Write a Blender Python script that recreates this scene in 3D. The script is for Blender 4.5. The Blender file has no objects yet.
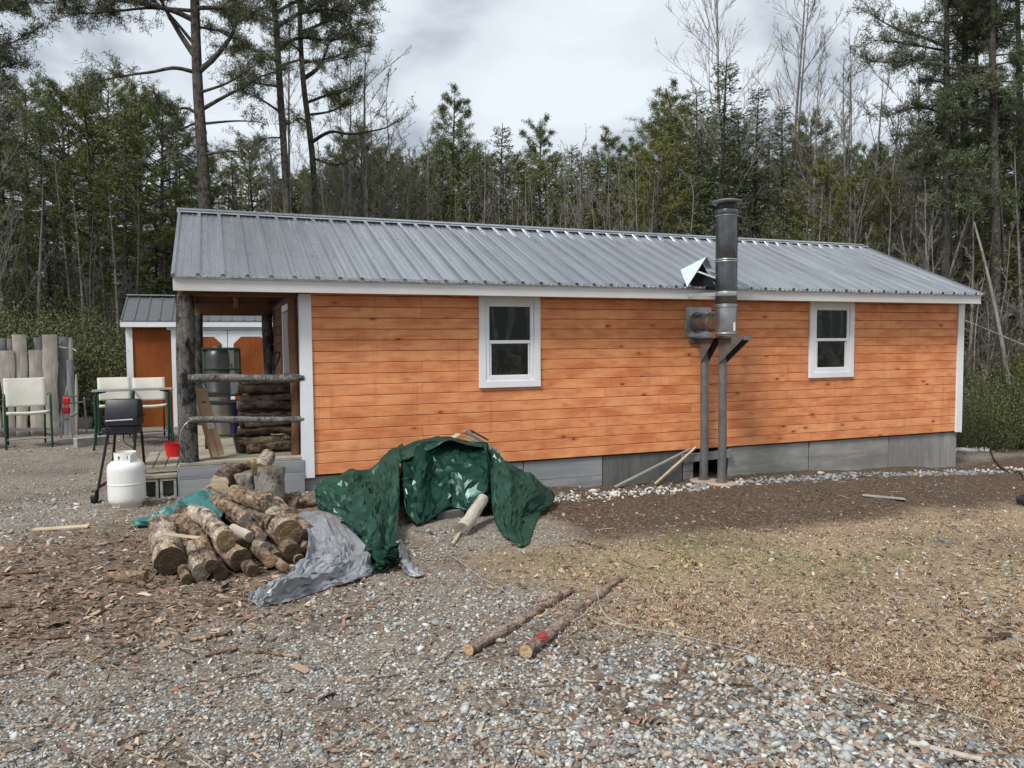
import bpy, bmesh, math, random
import numpy as np
from math import sin, cos, tan, pi, radians, sqrt, atan2
from mathutils import Vector, Matrix, Quaternion
rng = np.random.default_rng(7)
random.seed(7)
SC = bpy.context.scene
COL = SC.collection

# ------------------------------------------------------------------ camera model
CAM = np.array([-0.9183, -8.8969, 1.5]); F = 757.96
YAW, PITCH, ROLL = radians(21.3875), radians(-3.1215), radians(-0.4232)
FW = np.array([sin(YAW)*cos(PITCH), cos(YAW)*cos(PITCH), sin(PITCH)])
RT0 = np.array([cos(YAW), -sin(YAW), 0.0]); UP0 = np.cross(RT0, FW)
RT = cos(ROLL)*RT0 + sin(ROLL)*UP0; UP = -sin(ROLL)*RT0 + cos(ROLL)*UP0
def ray(px, py): return FW + RT*(px-512)/F - UP*(py-384)/F
def at(px, py, Y):
    v = ray(px, py); return CAM + v*((Y-CAM[1])/v[1])
def az(px, py, Z):
    v = ray(px, py); return CAM + v*((Z-CAM[2])/v[2])
def ad(px, py, D):            # point at view depth D
    return CAM + ray(px, py)*D
def ax(px, py, X):
    v = ray(px, py); return CAM + v*((X-CAM[0])/v[0])

cam_d = bpy.data.cameras.new('camera'); cam_o = bpy.data.objects.new('camera', cam_d); COL.objects.link(cam_o)
M4 = Matrix(((RT[0], UP[0], -FW[0], CAM[0]), (RT[1], UP[1], -FW[1], CAM[1]), (RT[2], UP[2], -FW[2], CAM[2]), (0, 0, 0, 1)))
cam_o.matrix_world = M4
cam_d.sensor_width = 36; cam_d.lens = F/1024*36; cam_d.clip_end = 2000; cam_d.clip_start = 0.05
SC.camera = cam_o

# ------------------------------------------------------------------ numeric noise
def _hash(ix, iy, iz, s):
    n = (ix*374761393 + iy*668265263 + iz*2147483647 + s*1274126177) & 0xFFFFFFFF
    n = ((n ^ (n >> 13))*1274126177) & 0xFFFFFFFF
    n = (n ^ (n >> 16)) & 0xFFFFFFFF
    return n/4294967295.0
def vnoise(P, s=0):
    P = np.asarray(P, float); I = np.floor(P).astype(np.int64); f = P-I; f = f*f*(3-2*f)
    r = 0
    for dx in (0, 1):
        wx = f[..., 0] if dx else 1-f[..., 0]
        for dy in (0, 1):
            wy = f[..., 1] if dy else 1-f[..., 1]
            for dz in (0, 1):
                wz = f[..., 2] if dz else 1-f[..., 2]
                r = r + wx*wy*wz*_hash(I[..., 0]+dx, I[..., 1]+dy, I[..., 2]+dz, s)
    return r
def fbm(P, o=4, s=0, g=.5):
    P = np.asarray(P, float); a = 1; r = 0; t = 0
    for i in range(o):
        r = r + a*vnoise(P*(2.03**i)+i*17.3, s+i); t += a; a *= g
    return r/t
def n2(x, y, sc, s=0, o=3):
    x = np.asarray(x, float)
    return fbm(np.stack([x*sc, np.asarray(y, float)*sc, np.zeros_like(x)+.37], -1), o, s)
def sstep(a, b, x):
    t = np.clip((x-a)/(b-a), 0, 1); return t*t*(3-2*t)

# ------------------------------------------------------------------ ground height
GC = np.array([(-1.3,0,-.13),(0,0,-.17),(2.1,0,-.25),(3.2,0,-.38),(3.8,0,-.44),(5.3,0,-.45),(6.8,0,-.45),(8.6,0,-.52),(10.5,0,-.6),(14,0,-.68),
 (-1.8,-1,-.1),(-4,5,-.06),(-4,-1,-.06),(-7,7,.0),(-9,10,.35),(-14,16,1.6),(-6,11,.2),(-2,10,-.2),(3,8,-.2),(8,8,-.4),(-1,-8.9,-.08),(-5,-8,-.08),(0,-5,-.13),(2,-3,-.2),(5,-5,-.2),(6,-2,-.36),(6,-1.2,-.40),(8,-1.5,-.42),(3.5,-1.1,-.38),
 (10,-4,-.35),(12,-1,-.5),(0,22,.4),(18,20,.1),(26,4,-.4),(10,-14,-.1),(-12,-12,0),(40,40,1),(-40,40,4),(0,60,4),(80,80,5),(0,140,9),(-120,60,6),(120,0,0),(0,-120,0)])
def gh(x, y):
    x = np.asarray(x, float); y = np.asarray(y, float)
    num = 0; den = 0
    for cx_, cy_, cz_ in GC:
        d2 = (x-cx_)**2+(y-cy_)**2+.55
        w = d2**-2.0
        num = num+w*cz_; den = den+w
    z = num/den
    # low berm of raked soil in front of the wall at the right
    b = np.exp(-((y+1.75+.06*(x-6))/.45)**2)*sstep(2.7, 4.2, x)*(1-sstep(9.5, 12, x))*.12
    fade = np.exp(-((x-2)**2+(y+3)**2)/400)
    return z + b + (n2(x, y, .9, 3)-.5)*.07*fade + (n2(x, y, 5, 5)-.5)*.022*fade
def gz(x, y): return float(gh(np.array([x]), np.array([y]))[0])
def gp(px, py, dz=0.0):
    z = -.15+dz
    for _ in range(12):
        p = az(px, py, z); z = .5*z+.5*(gz(p[0], p[1])+dz)
    return az(px, py, z)

# ------------------------------------------------------------------ mesh collector
def mesh_np(name, V, Fs, smooth=False):
    me = bpy.data.meshes.new(name)
    V = np.asarray(V, np.float32)
    me.vertices.add(len(V)); me.vertices.foreach_set('co', V.ravel())
    Fs = [np.asarray(f, np.int32) for f in Fs if len(f)]
    nl = sum(f.size for f in Fs); nf = sum(len(f) for f in Fs)
    me.loops.add(nl); me.loops.foreach_set('vertex_index', np.concatenate([f.ravel() for f in Fs]))
    tot = np.concatenate([np.full(len(f), f.shape[1], np.int32) for f in Fs])
    st = np.concatenate([[0], np.cumsum(tot)[:-1]]).astype(np.int32)
    me.polygons.add(nf); me.polygons.foreach_set('loop_start', st); me.polygons.foreach_set('loop_total', tot)
    if smooth: me.polygons.foreach_set('use_smooth', np.ones(nf, bool))
    me.update(calc_edges=True)
    return me
def link(name, me, mats=None, parent=None):
    o = bpy.data.objects.new(name, me); COL.objects.link(o)
    if mats is not None:
        for m in (mats if isinstance(mats, (list, tuple)) else [mats]): me.materials.append(m)
    if parent is not None: o.parent = parent
    return o
def tag(o, label=None, cat=None, group=None, kind=None):
    if label: o['label'] = label
    if cat: o['category'] = cat
    if group: o['group'] = group
    if kind: o['kind'] = kind
    return o
def empty(name, loc=(0, 0, 0), rz=0.0, **k):
    o = bpy.data.objects.new(name, None); COL.objects.link(o); o.location = tuple(loc); o.rotation_euler = (0, 0, rz)
    o.empty_display_size = .1
    return tag(o, **k)
class MB:
    def __init__(s): s.V = []; s.F = {3: [], 4: []}; s.N = []; s.n = 0
    def add(s, V, F):
        V = np.asarray(V, float).reshape(-1, 3)
        for f in F:
            f = np.asarray(f)+s.n
            if len(f) in (3, 4): s.F[len(f)].append(f)
            else: s.N.append(f)
        s.V.append(V); s.n += len(V)
    def addq(s, V, F):     # F is array (n,k) k=3/4
        V = np.asarray(V, float).reshape(-1, 3); F = np.asarray(F)
        s.F[F.shape[1]].extend(list(F+s.n)); s.V.append(V); s.n += len(V)
    def box(s, x0, x1, y0, y1, z0, z1, M=None):
        V = np.array([(x, y, z) for x in (x0, x1) for y in (y0, y1) for z in (z0, z1)], float)
        if M is not None: V = np.array([M @ Vector(v) for v in V])
        s.add(V, [(0, 1, 3, 2), (4, 6, 7, 5), (0, 4, 5, 1), (2, 3, 7, 6), (0, 2, 6, 4), (1, 5, 7, 3)])
        return s
    def bbox(s, x0, x1, y0, y1, z0, z1, b=.004, M=None):   # box with chamfered edges
        bm = bmesh.new(); bmesh.ops.create_cube(bm, size=1)
        for v in bm.verts: v.co = Vector(((x0+x1)/2+v.co.x*(x1-x0), (y0+y1)/2+v.co.y*(y1-y0), (z0+z1)/2+v.co.z*(z1-z0)))
        bmesh.ops.bevel(bm, geom=bm.edges[:], offset=b, segments=1, affect='EDGES', profile=.5)
        V = [tuple(M @ v.co) if M is not None else tuple(v.co) for v in bm.verts]
        bm.verts.index_update(); s.add(V, [[v.index for v in f.verts] for f in bm.faces]); bm.free(); return s
    def bar(s, p, q, w, h=None, up=(0, 0, 1), b=0):       # box section from p to q
        h = h or w; p = Vector(p); q = Vector(q); d = q-p; L = d.length; d.normalize(); u = Vector(up)
        if abs(d.dot(u)) > .95: u = Vector((1, 0, 0))
        r = d.cross(u).normalized(); u = r.cross(d)
        M = Matrix(((r.x, d.x, u.x, p.x), (r.y, d.y, u.y, p.y), (r.z, d.z, u.z, p.z), (0, 0, 0, 1)))
        if b: s.bbox(-w/2, w/2, 0, L, -h/2, h/2, b, M)
        else: s.box(-w/2, w/2, 0, L, -h/2, h/2, M)
        return s
    def tube(s, pts, rad, n=8, cap=True, noise=0, ns=6, seed=0):
        P = np.asarray(pts, float); k = len(P)
        R = np.full(k, rad, float) if np.isscalar(rad) else np.asarray(rad, float)
        T = np.gradient(P, axis=0); T /= np.linalg.norm(T, axis=1)[:, None]+1e-9
        a = np.array([0, 0, 1.]) if abs(T[0][2]) < .9 else np.array([1., 0, 0])
        U = np.cross(T, a); U /= np.linalg.norm(U, axis=1)[:, None]+1e-9; W = np.cross(T, U)
        th = np.arange(n)/n*2*pi
        ring = U[:, None]*np.cos(th)[None, :, None]+W[:, None]*np.sin(th)[None, :, None]
        V = P[:, None]+ring*R[:, None, None]
        if noise:
            V = P[:, None]+ring*(R[:, None]*(1+noise*(fbm(V*ns, 3, seed)-.5)*2))[..., None]
        i = np.arange(k-1)[:, None]*n; j = np.arange(n)[None]; j2 = (j+1) % n
        Fq = np.stack([i+j, i+j2, i+n+j2, i+n+j], -1).reshape(-1, 4)
        V = V.reshape(-1, 3); s.addq(V, Fq)
        if cap and n > 3:
            b0 = s.n-k*n; s.N.append(np.arange(n)[::-1]+b0); s.N.append(np.arange(n)+b0+(k-1)*n)
        return s
    def cyl(s, c, r, h, n=24, r2=None, axis='z'):
        c = np.array(c, float); d = {'z': (0, 0, 1), 'y': (0, 1, 0), 'x': (1, 0, 0)}[axis]
        return s.tube([c, c+np.array(d)*h], [r, r if r2 is None else r2], n)
    def lathe(s, prof, c=(0, 0, 0), n=32):
        prof = np.asarray(prof, float); th = np.arange(n)/n*2*pi; k = len(prof)
        V = np.stack([prof[:, 0][:, None]*np.cos(th), prof[:, 0][:, None]*np.sin(th), np.repeat(prof[:, 1][:, None], n, 1)], -1)+np.array(c)
        i = np.arange(k-1)[:, None]*n; j = np.arange(n)[None]; j2 = (j+1) % n
        s.addq(V.reshape(-1, 3), np.stack([i+j, i+j2, i+n+j2, i+n+j], -1).reshape(-1, 4)); return s
    def build(s, name, mat, parent=None, smooth=False, auto=None):
        V = np.concatenate(s.V)
        F = [tuple(int(x) for x in f) for k in (3, 4) for f in s.F[k]]+[tuple(int(x) for x in f) for f in s.N]
        me = bpy.data.meshes.new(name); me.from_pydata([tuple(v) for v in V], [], F); me.update()
        if smooth: me.polygons.foreach_set('use_smooth', np.ones(len(me.polygons), bool))
        if auto:
            me.polygons.foreach_set('use_smooth', np.ones(len(me.polygons), bool)); me.set_sharp_from_angle(angle=radians(auto))
        return link(name, me, mat, parent)

# ------------------------------------------------------------------ materials
class NT:
    def __init__(s, name):
        s.m = bpy.data.materials.new(name); s.m.use_nodes = True; s.t = s.m.node_tree; s.b = s.t.nodes['Principled BSDF']
    def n(s, t, ins=None, **k):
        nd = s.t.nodes.new(t)
        for a, v in k.items(): setattr(nd, a, v)
        for a, v in (ins or {}).items():
            if isinstance(v, bpy.types.NodeSocket): s.t.links.new(v, nd.inputs[a])
            else: nd.inputs[a].default_value = v
        return nd
    def coord(s, which='Object', scale=(1, 1, 1), rot=(0, 0, 0), loc=(0, 0, 0)):
        tc = s.n('ShaderNodeTexCoord'); return s.n('ShaderNodeMapping', {'Vector': tc.outputs[which], 'Scale': scale, 'Rotation': rot, 'Location': loc}).outputs[0]
    def geo(s, scale=(1, 1, 1)):
        g = s.n('ShaderNodeNewGeometry'); return s.n('ShaderNodeMapping', {'Vector': g.outputs['Position'], 'Scale': scale}).outputs[0]
    def noise(s, vec, scale, detail=5, rough=.55, dist=0, out=0):
        return s.n('ShaderNodeTexNoise', {'Vector': vec, 'Scale': scale, 'Detail': detail, 'Roughness': rough, 'Distortion': dist}).outputs[out]
    def vor(s, vec, scale, feature='F1', out='Distance', rnd=1):
        return s.n('ShaderNodeTexVoronoi', {'Vector': vec, 'Scale': scale, 'Randomness': rnd}, feature=feature).outputs[out]
    def ramp(s, fac, stops, interp='LINEAR'):
        r = s.n('ShaderNodeValToRGB', {'Fac': fac}); e = r.color_ramp; e.interpolation = interp
        while len(e.elements) < len(stops): e.elements.new(.5)
        for el, (p, c) in zip(e.elements, stops):
            el.position = p; el.color = (c if not np.isscalar(c) else (c, c, c)) + ((1,) if (np.isscalar(c) or len(c) == 3) else ())
        return r.outputs[0]
    def mix(s, f, a, b, bt='MIX'):
        m = s.n('ShaderNodeMix', data_type='RGBA', blend_type=bt)
        for i, v in ((0, f), (6, a), (7, b)):
            if isinstance(v, bpy.types.NodeSocket): s.t.links.new(v, m.inputs[i])
            elif i == 0: m.inputs[0].default_value = v
            else: m.inputs[i].default_value = tuple(v)+((1,) if len(v) == 3 else ())
        return m.outputs[2]
    def math(s, op, a, b=0.0, c=0.0, clamp=False):
        m = s.n('ShaderNodeMath', operation=op, use_clamp=clamp)
        for i, v in enumerate((a, b, c)):
            if isinstance(v, bpy.types.NodeSocket): s.t.links.new(v, m.inputs[i])
            else: m.inputs[i].default_value = v
        return m.outputs[0]
    def rnd(s): return s.n('ShaderNodeNewGeometry').outputs['Random Per Island']
    def orand(s): return s.n('ShaderNodeObjectInfo').outputs['Random']
    def attr(s, name, out='Color'): return s.n('ShaderNodeAttribute', attribute_name=name).outputs[out]
    def bump(s, h, strength=.5, dist=.01):
        b = s.n('ShaderNodeBump', {'Height': h, 'Strength': strength, 'Distance': dist}); s.t.links.new(b.outputs[0], s.b.inputs['Normal']); return s
    def set(s, col=None, rough=None, metal=None, spec=None, **k):
        for nm, v in (('Base Color', col), ('Roughness', rough), ('Metallic', metal), ('Specular IOR Level', spec)):
            if v is None: continue
            if isinstance(v, bpy.types.NodeSocket): s.t.links.new(v, s.b.inputs[nm])
            else: s.b.inputs[nm].default_value = (tuple(v)+(1,)) if nm == 'Base Color' else v
        for nm, v in k.items():
            s.b.inputs[nm.replace('_', ' ')].default_value = v
        return s
MAT = {}
def plain(name, col, rough=.5, metal=0, var=.12, scale=8, bump=.0, spec=.5, dirt=None):
    t = NT(name); v = t.coord('Object'); n = t.noise(v, scale, 6, .6)
    c0 = tuple(x*(1-var) for x in col); c1 = tuple(min(1, x*(1+var)) for x in col)
    c = t.ramp(n, [(.3, c0), (.7, c1)])
    if dirt:
        n3 = t.noise(v, scale*.35, 8, .7); c = t.mix(t.ramp(n3, [(.45, 0.), (.7, dirt[1])]), c, dirt[0])
    t.set(col=c, rough=t.ramp(t.noise(v, scale*2.3, 4), [(.3, max(0, rough-.08)), (.7, min(1, rough+.08))]), metal=metal, spec=spec)
    if bump: t.bump(t.noise(v, scale*6, 5), bump, .004)
    MAT[name] = t.m; return t.m

def mk_siding():
    t = NT('stained_pine'); r = t.rnd()
    tc = t.n('ShaderNodeTexCoord'); ob = tc.outputs['Object']
    off = t.n('ShaderNodeCombineXYZ', {'X': t.math('MULTIPLY', r, 37.0), 'Y': 0.0, 'Z': t.math('MULTIPLY', r, 11.0)})
    vec = t.n('ShaderNodeVectorMath', {0: ob, 1: off.outputs[0]}, operation='ADD').outputs[0]
    g = t.n('ShaderNodeMapping', {'Vector': vec, 'Scale': (1.2, 1, 26)}).outputs[0]
    grain = t.noise(g, 3.2, 7, .62, .6)
    blot = t.noise(t.n('ShaderNodeMapping', {'Vector': vec, 'Scale': (1.3, 1, 4)}).outputs[0], 1.6, 5, .6)
    base = t.ramp(r, [(0, (.62, .215, .088)), (.2, (.76, .285, .122)), (.4, (.68, .245, .10)), (.6, (.82, .335, .155)), (.8, (.72, .26, .108)), (1, (.86, .40, .205))])
    c = t.mix(t.ramp(grain, [(.35, 0.), (.68, .7)]), base, (.47, .125, .034))
    c = t.mix(t.ramp(blot, [(.35, .6), (.6, 0.)]), c, (.92, .44, .19))
    c = t.mix(t.ramp(blot, [(.5, 0.), (.75, .5)]), c, (.46, .13, .04))
    # knots: sparse dark ellipses
    kv = t.n('ShaderNodeMapping', {'Vector': vec, 'Scale': (3.0, .01, 6.5)}).outputs[0]
    kd = t.vor(kv, 1.0)
    kc = t.n('ShaderNodeTexVoronoi', {'Vector': kv, 'Scale': 1.0}).outputs['Color']
    gate = t.math('GREATER_THAN', t.n('ShaderNodeSeparateColor', {'Color': kc}).outputs[0], .3)
    kn = t.math('MULTIPLY', t.ramp(kd, [(.05, 1.), (.10, 0.)]), gate)
    kh = t.math('MULTIPLY', t.ramp(kd, [(.06, .7), (.28, 0.)]), gate)
    c = t.mix(kh, c, (.45, .1, .025)); c = t.mix(kn, c, (.07, .022, .01))
    # weather fading low and high
    dr = t.noise(t.n('ShaderNodeMapping', {'Vector': ob, 'Scale': (5, 1, .35)}).outputs[0], 2.0, 6, .7)
    c = t.mix(t.ramp(dr, [(.56, 0.), (.72, .45)]), c, (.30, .105, .05))
    st = t.noise(t.n('ShaderNodeMapping', {'Vector': ob, 'Scale': (1.1, 1, .5)}).outputs[0], 1.3, 6, .65)
    c = t.mix(t.ramp(st, [(.42, 0.), (.7, .38)]), c, (.42, .14, .055))
    fine = t.noise(t.n('ShaderNodeMapping', {'Vector': vec, 'Scale': (4, 1, 90)}).outputs[0], 4, 4)
    t.set(col=c, rough=t.ramp(fine, [(.3, .45), (.7, .68)]), spec=.35).bump(t.math('ADD', fine, t.math('MULTIPLY', grain, .6)), .35, .002)
    return t.m
MAT['siding'] = mk_siding()

def weathered(name, c0, c1, c2, axis='x', sc=1.0, bump=.5):
    t = NT(name); r = t.rnd(); tc = t.n('ShaderNodeTexCoord'); ob = tc.outputs['Object']
    off = t.n('ShaderNodeCombineXYZ', {'X': t.math('MULTIPLY', r, 37.0), 'Y': t.math('MULTIPLY', r, 19.0), 'Z': t.math('MULTIPLY', r, 11.0)})
    vec = t.n('ShaderNodeVectorMath', {0: ob, 1: off.outputs[0]}, operation='ADD').outputs[0]
    g_ = 14 if sc >= .8 or 'ply' not in name else 9; S = {'x': (1, g_, g_), 'y': (g_, 1, g_), 'z': (g_, g_, 1)}[axis]
    g = t.noise(t.n('ShaderNodeMapping', {'Vector': vec, 'Scale': S}).outputs[0], 3*sc, 8, .65, .5)
    b = t.noise(vec, 2.2*sc, 6, .65)
    c = t.ramp(g, [(.25, c0), (.5, c1), (.75, c2)])
    c = t.mix(t.ramp(b, [(.38, .75), (.55, 0.)]), c, tuple(x*.42 for x in c1))
    c = t.mix(t.math('MULTIPLY', r, .5), c, c2, 'MIX')
    t.set(col=c, rough=.85, spec=.25).bump(g, bump, .004); MAT[name] = t.m; return t.m
weathered('grey_board', (.06, .065, .07), (.19, .20, .215), (.36, .37, .385), 'x', .35)
weathered('grey_ply', (.07, .07, .066), (.22, .217, .205), (.38, .372, .35), 'x', .38)
weathered('end_ply', (.06, .06, .058), (.21, .207, .2), (.40, .39, .37), 'z', .38)
weathered('dark_ply', (.03, .033, .033), (.09, .095, .092), (.17, .17, .165), 'z', .4)
weathered('deck_wood', (.14, .12, .09), (.30, .265, .205), (.42, .38, .30), 'x')
weathered('post_wood', (.006, .006, .006), (.04, .038, .037), (.17, .165, .16), 'z', .8, .9)
weathered('rail_wood', (.03, .028, .027), (.13, .125, .12), (.30, .29, .275), 'x', .8, .8)
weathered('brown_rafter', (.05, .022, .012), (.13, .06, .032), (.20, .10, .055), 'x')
weathered('fence_slab', (.12, .105, .088), (.31, .28, .24), (.50, .465, .41), 'z')
weathered('fence_grey', (.07, .07, .075), (.17, .17, .175), (.30, .30, .31), 'z')
weathered('pale_wood', (.24, .18, .10), (.48, .38, .25), (.62, .52, .38), 'x')
weathered('bleached', (.11, .09, .07), (.36, .32, .265), (.56, .52, .45), 'z', .6)
weathered('shed_siding', (.12, .03, .008), (.23, .062, .014), (.31, .09, .022), 'z', .8, .3)
plain('white_trim', (.74, .76, .79), .45, var=.05, scale=3, dirt=((.45, .43, .4), .25))
plain('fascia_white', (.56, .55, .54), .5, var=.05, scale=2, dirt=((.36, .33, .3), .35))
plain('black_metal', (.012, .012, .013), .35, .3, var=.4, scale=20)
plain('black_enamel', (.008, .009, .014), .42, 0, var=.3, scale=20)
plain('tank_white', (.74, .74, .72), .32, var=.05, scale=9, dirt=((.35, .3, .24), .35))
plain('steel', (.30, .31, .32), .38, .85, var=.2, scale=10, dirt=((.14, .10, .07), .5))
plain('galv', (.42, .43, .44), .4, .8, var=.22, scale=14, dirt=((.2, .18, .16), .4))
plain('post_steel', (.17, .175, .18), .5, .5, var=.2, scale=12, dirt=((.12, .07, .045), .5))
plain('flue_steel', (.115, .118, .12), .27, .9, var=.25, scale=7, dirt=((.07, .06, .055), .5))
plain('shed_metal', (.16, .165, .175), .45, .5, var=.1)
plain('tape_brown', (.22, .14, .07), .4)
plain('heat_steel', (.40, .37, .33), .3, .9, var=.35, scale=9)
plain('green_frame', (.008, .055, .035), .4, var=.2, scale=12)
plain('red_plastic', (.55, .012, .015), .35, var=.1)
plain('blue_plastic', (.012, .02, .16), .4, var=.15)
plain('cardboard', (.34, .22, .12), .85, var=.12, scale=5, bump=.2)
plain('paper', (.7, .7, .68), .7, var=.05)
plain('black_plastic', (.015, .016, .018), .5, var=.3, bump=.1)
plain('concrete', (.30, .29, .27), .9, var=.3, scale=14, bump=.6)
plain('terracotta', (.33, .25, .2), .9, var=.2, scale=9, bump=.5)
plain('rope', (.36, .35, .32), .9, var=.15, scale=60)
plain('blackvoid', (.01, .01, .01), .9)
plain('snow_white', (.85, .87, .9), .6, var=.05, bump=.4)
plain('red_paint', (.36, .035, .035), .6)
plain('rust_iron', (.12, .055, .03), .85, .3, var=.4, scale=20)
plain('door_grey', (.30, .31, .31), .5, var=.1)

def mk_roof():
    t = NT('roof_metal'); v = t.coord('Object', (1, 1, 1))
    n = t.noise(t.n('ShaderNodeMapping', {'Vector': v, 'Scale': (3.2, .35, .35)}).outputs[0], 2, 6, .6)
    d = t.noise(v, 1.1, 6, .6)
    c = t.ramp(n, [(.3, (.38, .40, .43)), (.5, (.44, .46, .49)), (.7, (.50, .52, .55))])
    c = t.mix(t.ramp(d, [(.45, 0.), (.75, .15)]), c, (.22, .235, .26))
    sk = t.noise(t.n('ShaderNodeMapping', {'Vector': v, 'Scale': (15, .22, .22)}).outputs[0], 1.6, 5, .7)
    c = t.mix(t.ramp(sk, [(.5, 0.), (.66, .5)]), c, (.17, .185, .21)); c = t.mix(t.ramp(sk, [(.3, .4), (.46, 0.)]), c, (.66, .68, .71))  # light and dark reflection streaks painted into the metal colour
    r = t.ramp(sk, [(.3, .20), (.7, .38)])
    t.set(col=c, rough=r, metal=.82)
    t.bump(t.noise(t.n('ShaderNodeMapping', {'Vector': v, 'Scale': (1.5, .5, .5)}).outputs[0], 2.2, 3), .5, .02); return t.m
MAT['roof'] = mk_roof()
def mk_glass():
    t = NT('window_glass'); v = t.coord('Object'); n = t.noise(v, 5, 4, .6, 1.5)
    c = t.ramp(n, [(.45, (.006, .007, .008)), (.75, (.035, .045, .045))])  # opaque pane, darkness of the unlit room behind put into its colour
    t.set(col=c, rough=.05, spec=.4).bump(t.noise(v, 2.5, 2), .03, .02); return t.m
MAT['glass'] = mk_glass()
def mk_film():
    t = NT('plastic_film_glass'); v = t.coord('Object', (1, 1, .55)); n = t.noise(v, 4.5, 5, .6, 2.5)
    w = t.n('ShaderNodeTexWave', {'Vector': v, 'Scale': 1.4, 'Distortion': 9.0, 'Detail': 3.0}).outputs[0]
    c = t.ramp(t.math('MULTIPLY', n, w), [(.35, (.010, .015, .013)), (.62, (.05, .068, .06))])
    t.set(col=c, rough=.2, spec=.22).bump(n, .1, .01); return t.m
MAT['film'] = mk_film()

def mk_bark(name, dark, mid, lite, moss=None, sc=1):
    t = NT(name); oi = t.orand(); tc = t.n('ShaderNodeTexCoord')
    off = t.n('ShaderNodeCombineXYZ', {'X': t.math('MULTIPLY', oi, 31.0), 'Y': t.math('MULTIPLY', oi, 17.0), 'Z': t.math('MULTIPLY', oi, 53.0)})
    vec = t.n('ShaderNodeVectorMath', {0: tc.outputs['Object'], 1: off.outputs[0]}, operation='ADD').outputs[0]
    g = t.n('ShaderNodeMapping', {'Vector': vec, 'Scale': (1, 1, .35)}).outputs[0]
    n = t.noise(g, 22*sc, 8, .7, .4); v1 = t.vor(t.n('ShaderNodeVectorMath', {0: g, 1: t.n('ShaderNodeVectorMath', {0: t.noise(vec, 16*sc, 4, .6, out=1), 1: (.09/sc,)*3}, operation='MULTIPLY').outputs[0]}, operation='ADD').outputs[0], 30*sc, 'DISTANCE_TO_EDGE')
    big = t.noise(vec, 6*sc, 5, .6)
    c = t.ramp(n, [(.38, dark), (.5, mid), (.62, lite)])
    c = t.mix(t.ramp(big, [(.48, 0.), (.55, .8)]), c, lite); c = t.mix(t.ramp(t.noise(vec, 11*sc, 6, .75), [(.54, 0.), (.6, .8)]), c, dark)
    c = t.mix(t.ramp(t.noise(vec, 9*sc, 4, .6), [(.52, 0.), (.64, .6)]), c, tuple(x*1.2 for x in (lite[0]*1.15, lite[1]*1.0, lite[2]*.85)))
    c = t.mix(t.math('MULTIPLY', t.ramp(v1, [(.0, .6), (.07, 0.)]), t.ramp(n, [(.45, 1.), (.6, 0.)])), c, dark)
    c = t.mix(t.math('MULTIPLY', oi, .4), c, mid)
    h = t.math('ADD', n, t.math('MULTIPLY', t.ramp(v1, [(0, 0.), (.15, 1.)]), .6))
    t.set(col=c, rough=.9, spec=.2).bump(h, .9, .012); MAT[name] = t.m; return t.m
mk_bark('log_bark', (.02, .013, .009), (.14, .095, .065), (.38, .29, .215))
mk_bark('log_bark_pale', (.022, .015, .01), (.20, .15, .108), (.52, .455, .375))
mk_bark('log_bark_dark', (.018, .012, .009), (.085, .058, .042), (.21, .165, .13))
mk_bark('post_wood', (.008, .008, .008), (.05, .048, .047), (.15, .145, .14), sc=.8)
mk_bark('rail_wood', (.035, .033, .032), (.13, .125, .12), (.27, .26, .25), sc=1.2)
mk_bark('round_bark', (.04, .035, .03), (.19, .172, .15), (.36, .335, .30), sc=.8)
mk_bark('pole_bark', (.09, .055, .045), (.25, .17, .135), (.37, .29, .24))
mk_bark('trunk_bark', (.018, .016, .014), (.065, .058, .05), (.13, .122, .108), sc=.9)
mk_bark('trunk_dark', (.015, .014, .013), (.045, .042, .038), (.09, .085, .078), sc=.5)
mk_bark('trunk_grey', (.08, .076, .07), (.17, .16, .148), (.28, .27, .25), sc=.5)
mk_bark('trunk_birch', (.07, .065, .06), (.30, .285, .265), (.48, .46, .43), sc=.3)
def mk_cut(name, c0, c1, c2):
    t = NT(name); oi = t.orand(); v = t.coord('Object')
    sx = t.n('ShaderNodeSeparateXYZ', {0: v}); r = t.math('SQRT', t.math('ADD', t.math('MULTIPLY', sx.outputs[0], sx.outputs[0]), t.math('MULTIPLY', sx.outputs[1], sx.outputs[1])))
    nn = t.noise(v, 12, 5, .6); rr = t.math('ADD', t.math('MULTIPLY', r, 260.0), t.math('MULTIPLY', nn, 9.0))
    ring = t.math('SINE', rr); b = t.noise(v, 20, 6, .65)
    c = t.ramp(b, [(.3, c0), (.5, c1), (.7, c2)])
    c = t.mix(t.math('MULTIPLY', t.math('ADD', ring, 1.0), .17), c, c0)
    c = t.mix(t.math('MULTIPLY', oi, .55), c, c0)
    t.set(col=c, rough=.85, spec=.2).bump(t.math('ADD', b, t.math('MULTIPLY', ring, .2)), .5, .004); MAT[name] = t.m
mk_cut('cut_wood', (.07, .045, .025), (.23, .16, .085), (.40, .30, .17))
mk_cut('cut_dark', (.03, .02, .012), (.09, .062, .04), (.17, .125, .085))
mk_cut('cut_grey', (.10, .085, .07), (.26, .225, .185), (.42, .38, .32))
mk_cut('cut_fresh', (.2, .12, .06), (.45, .33, .19), (.58, .46, .3))

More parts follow.
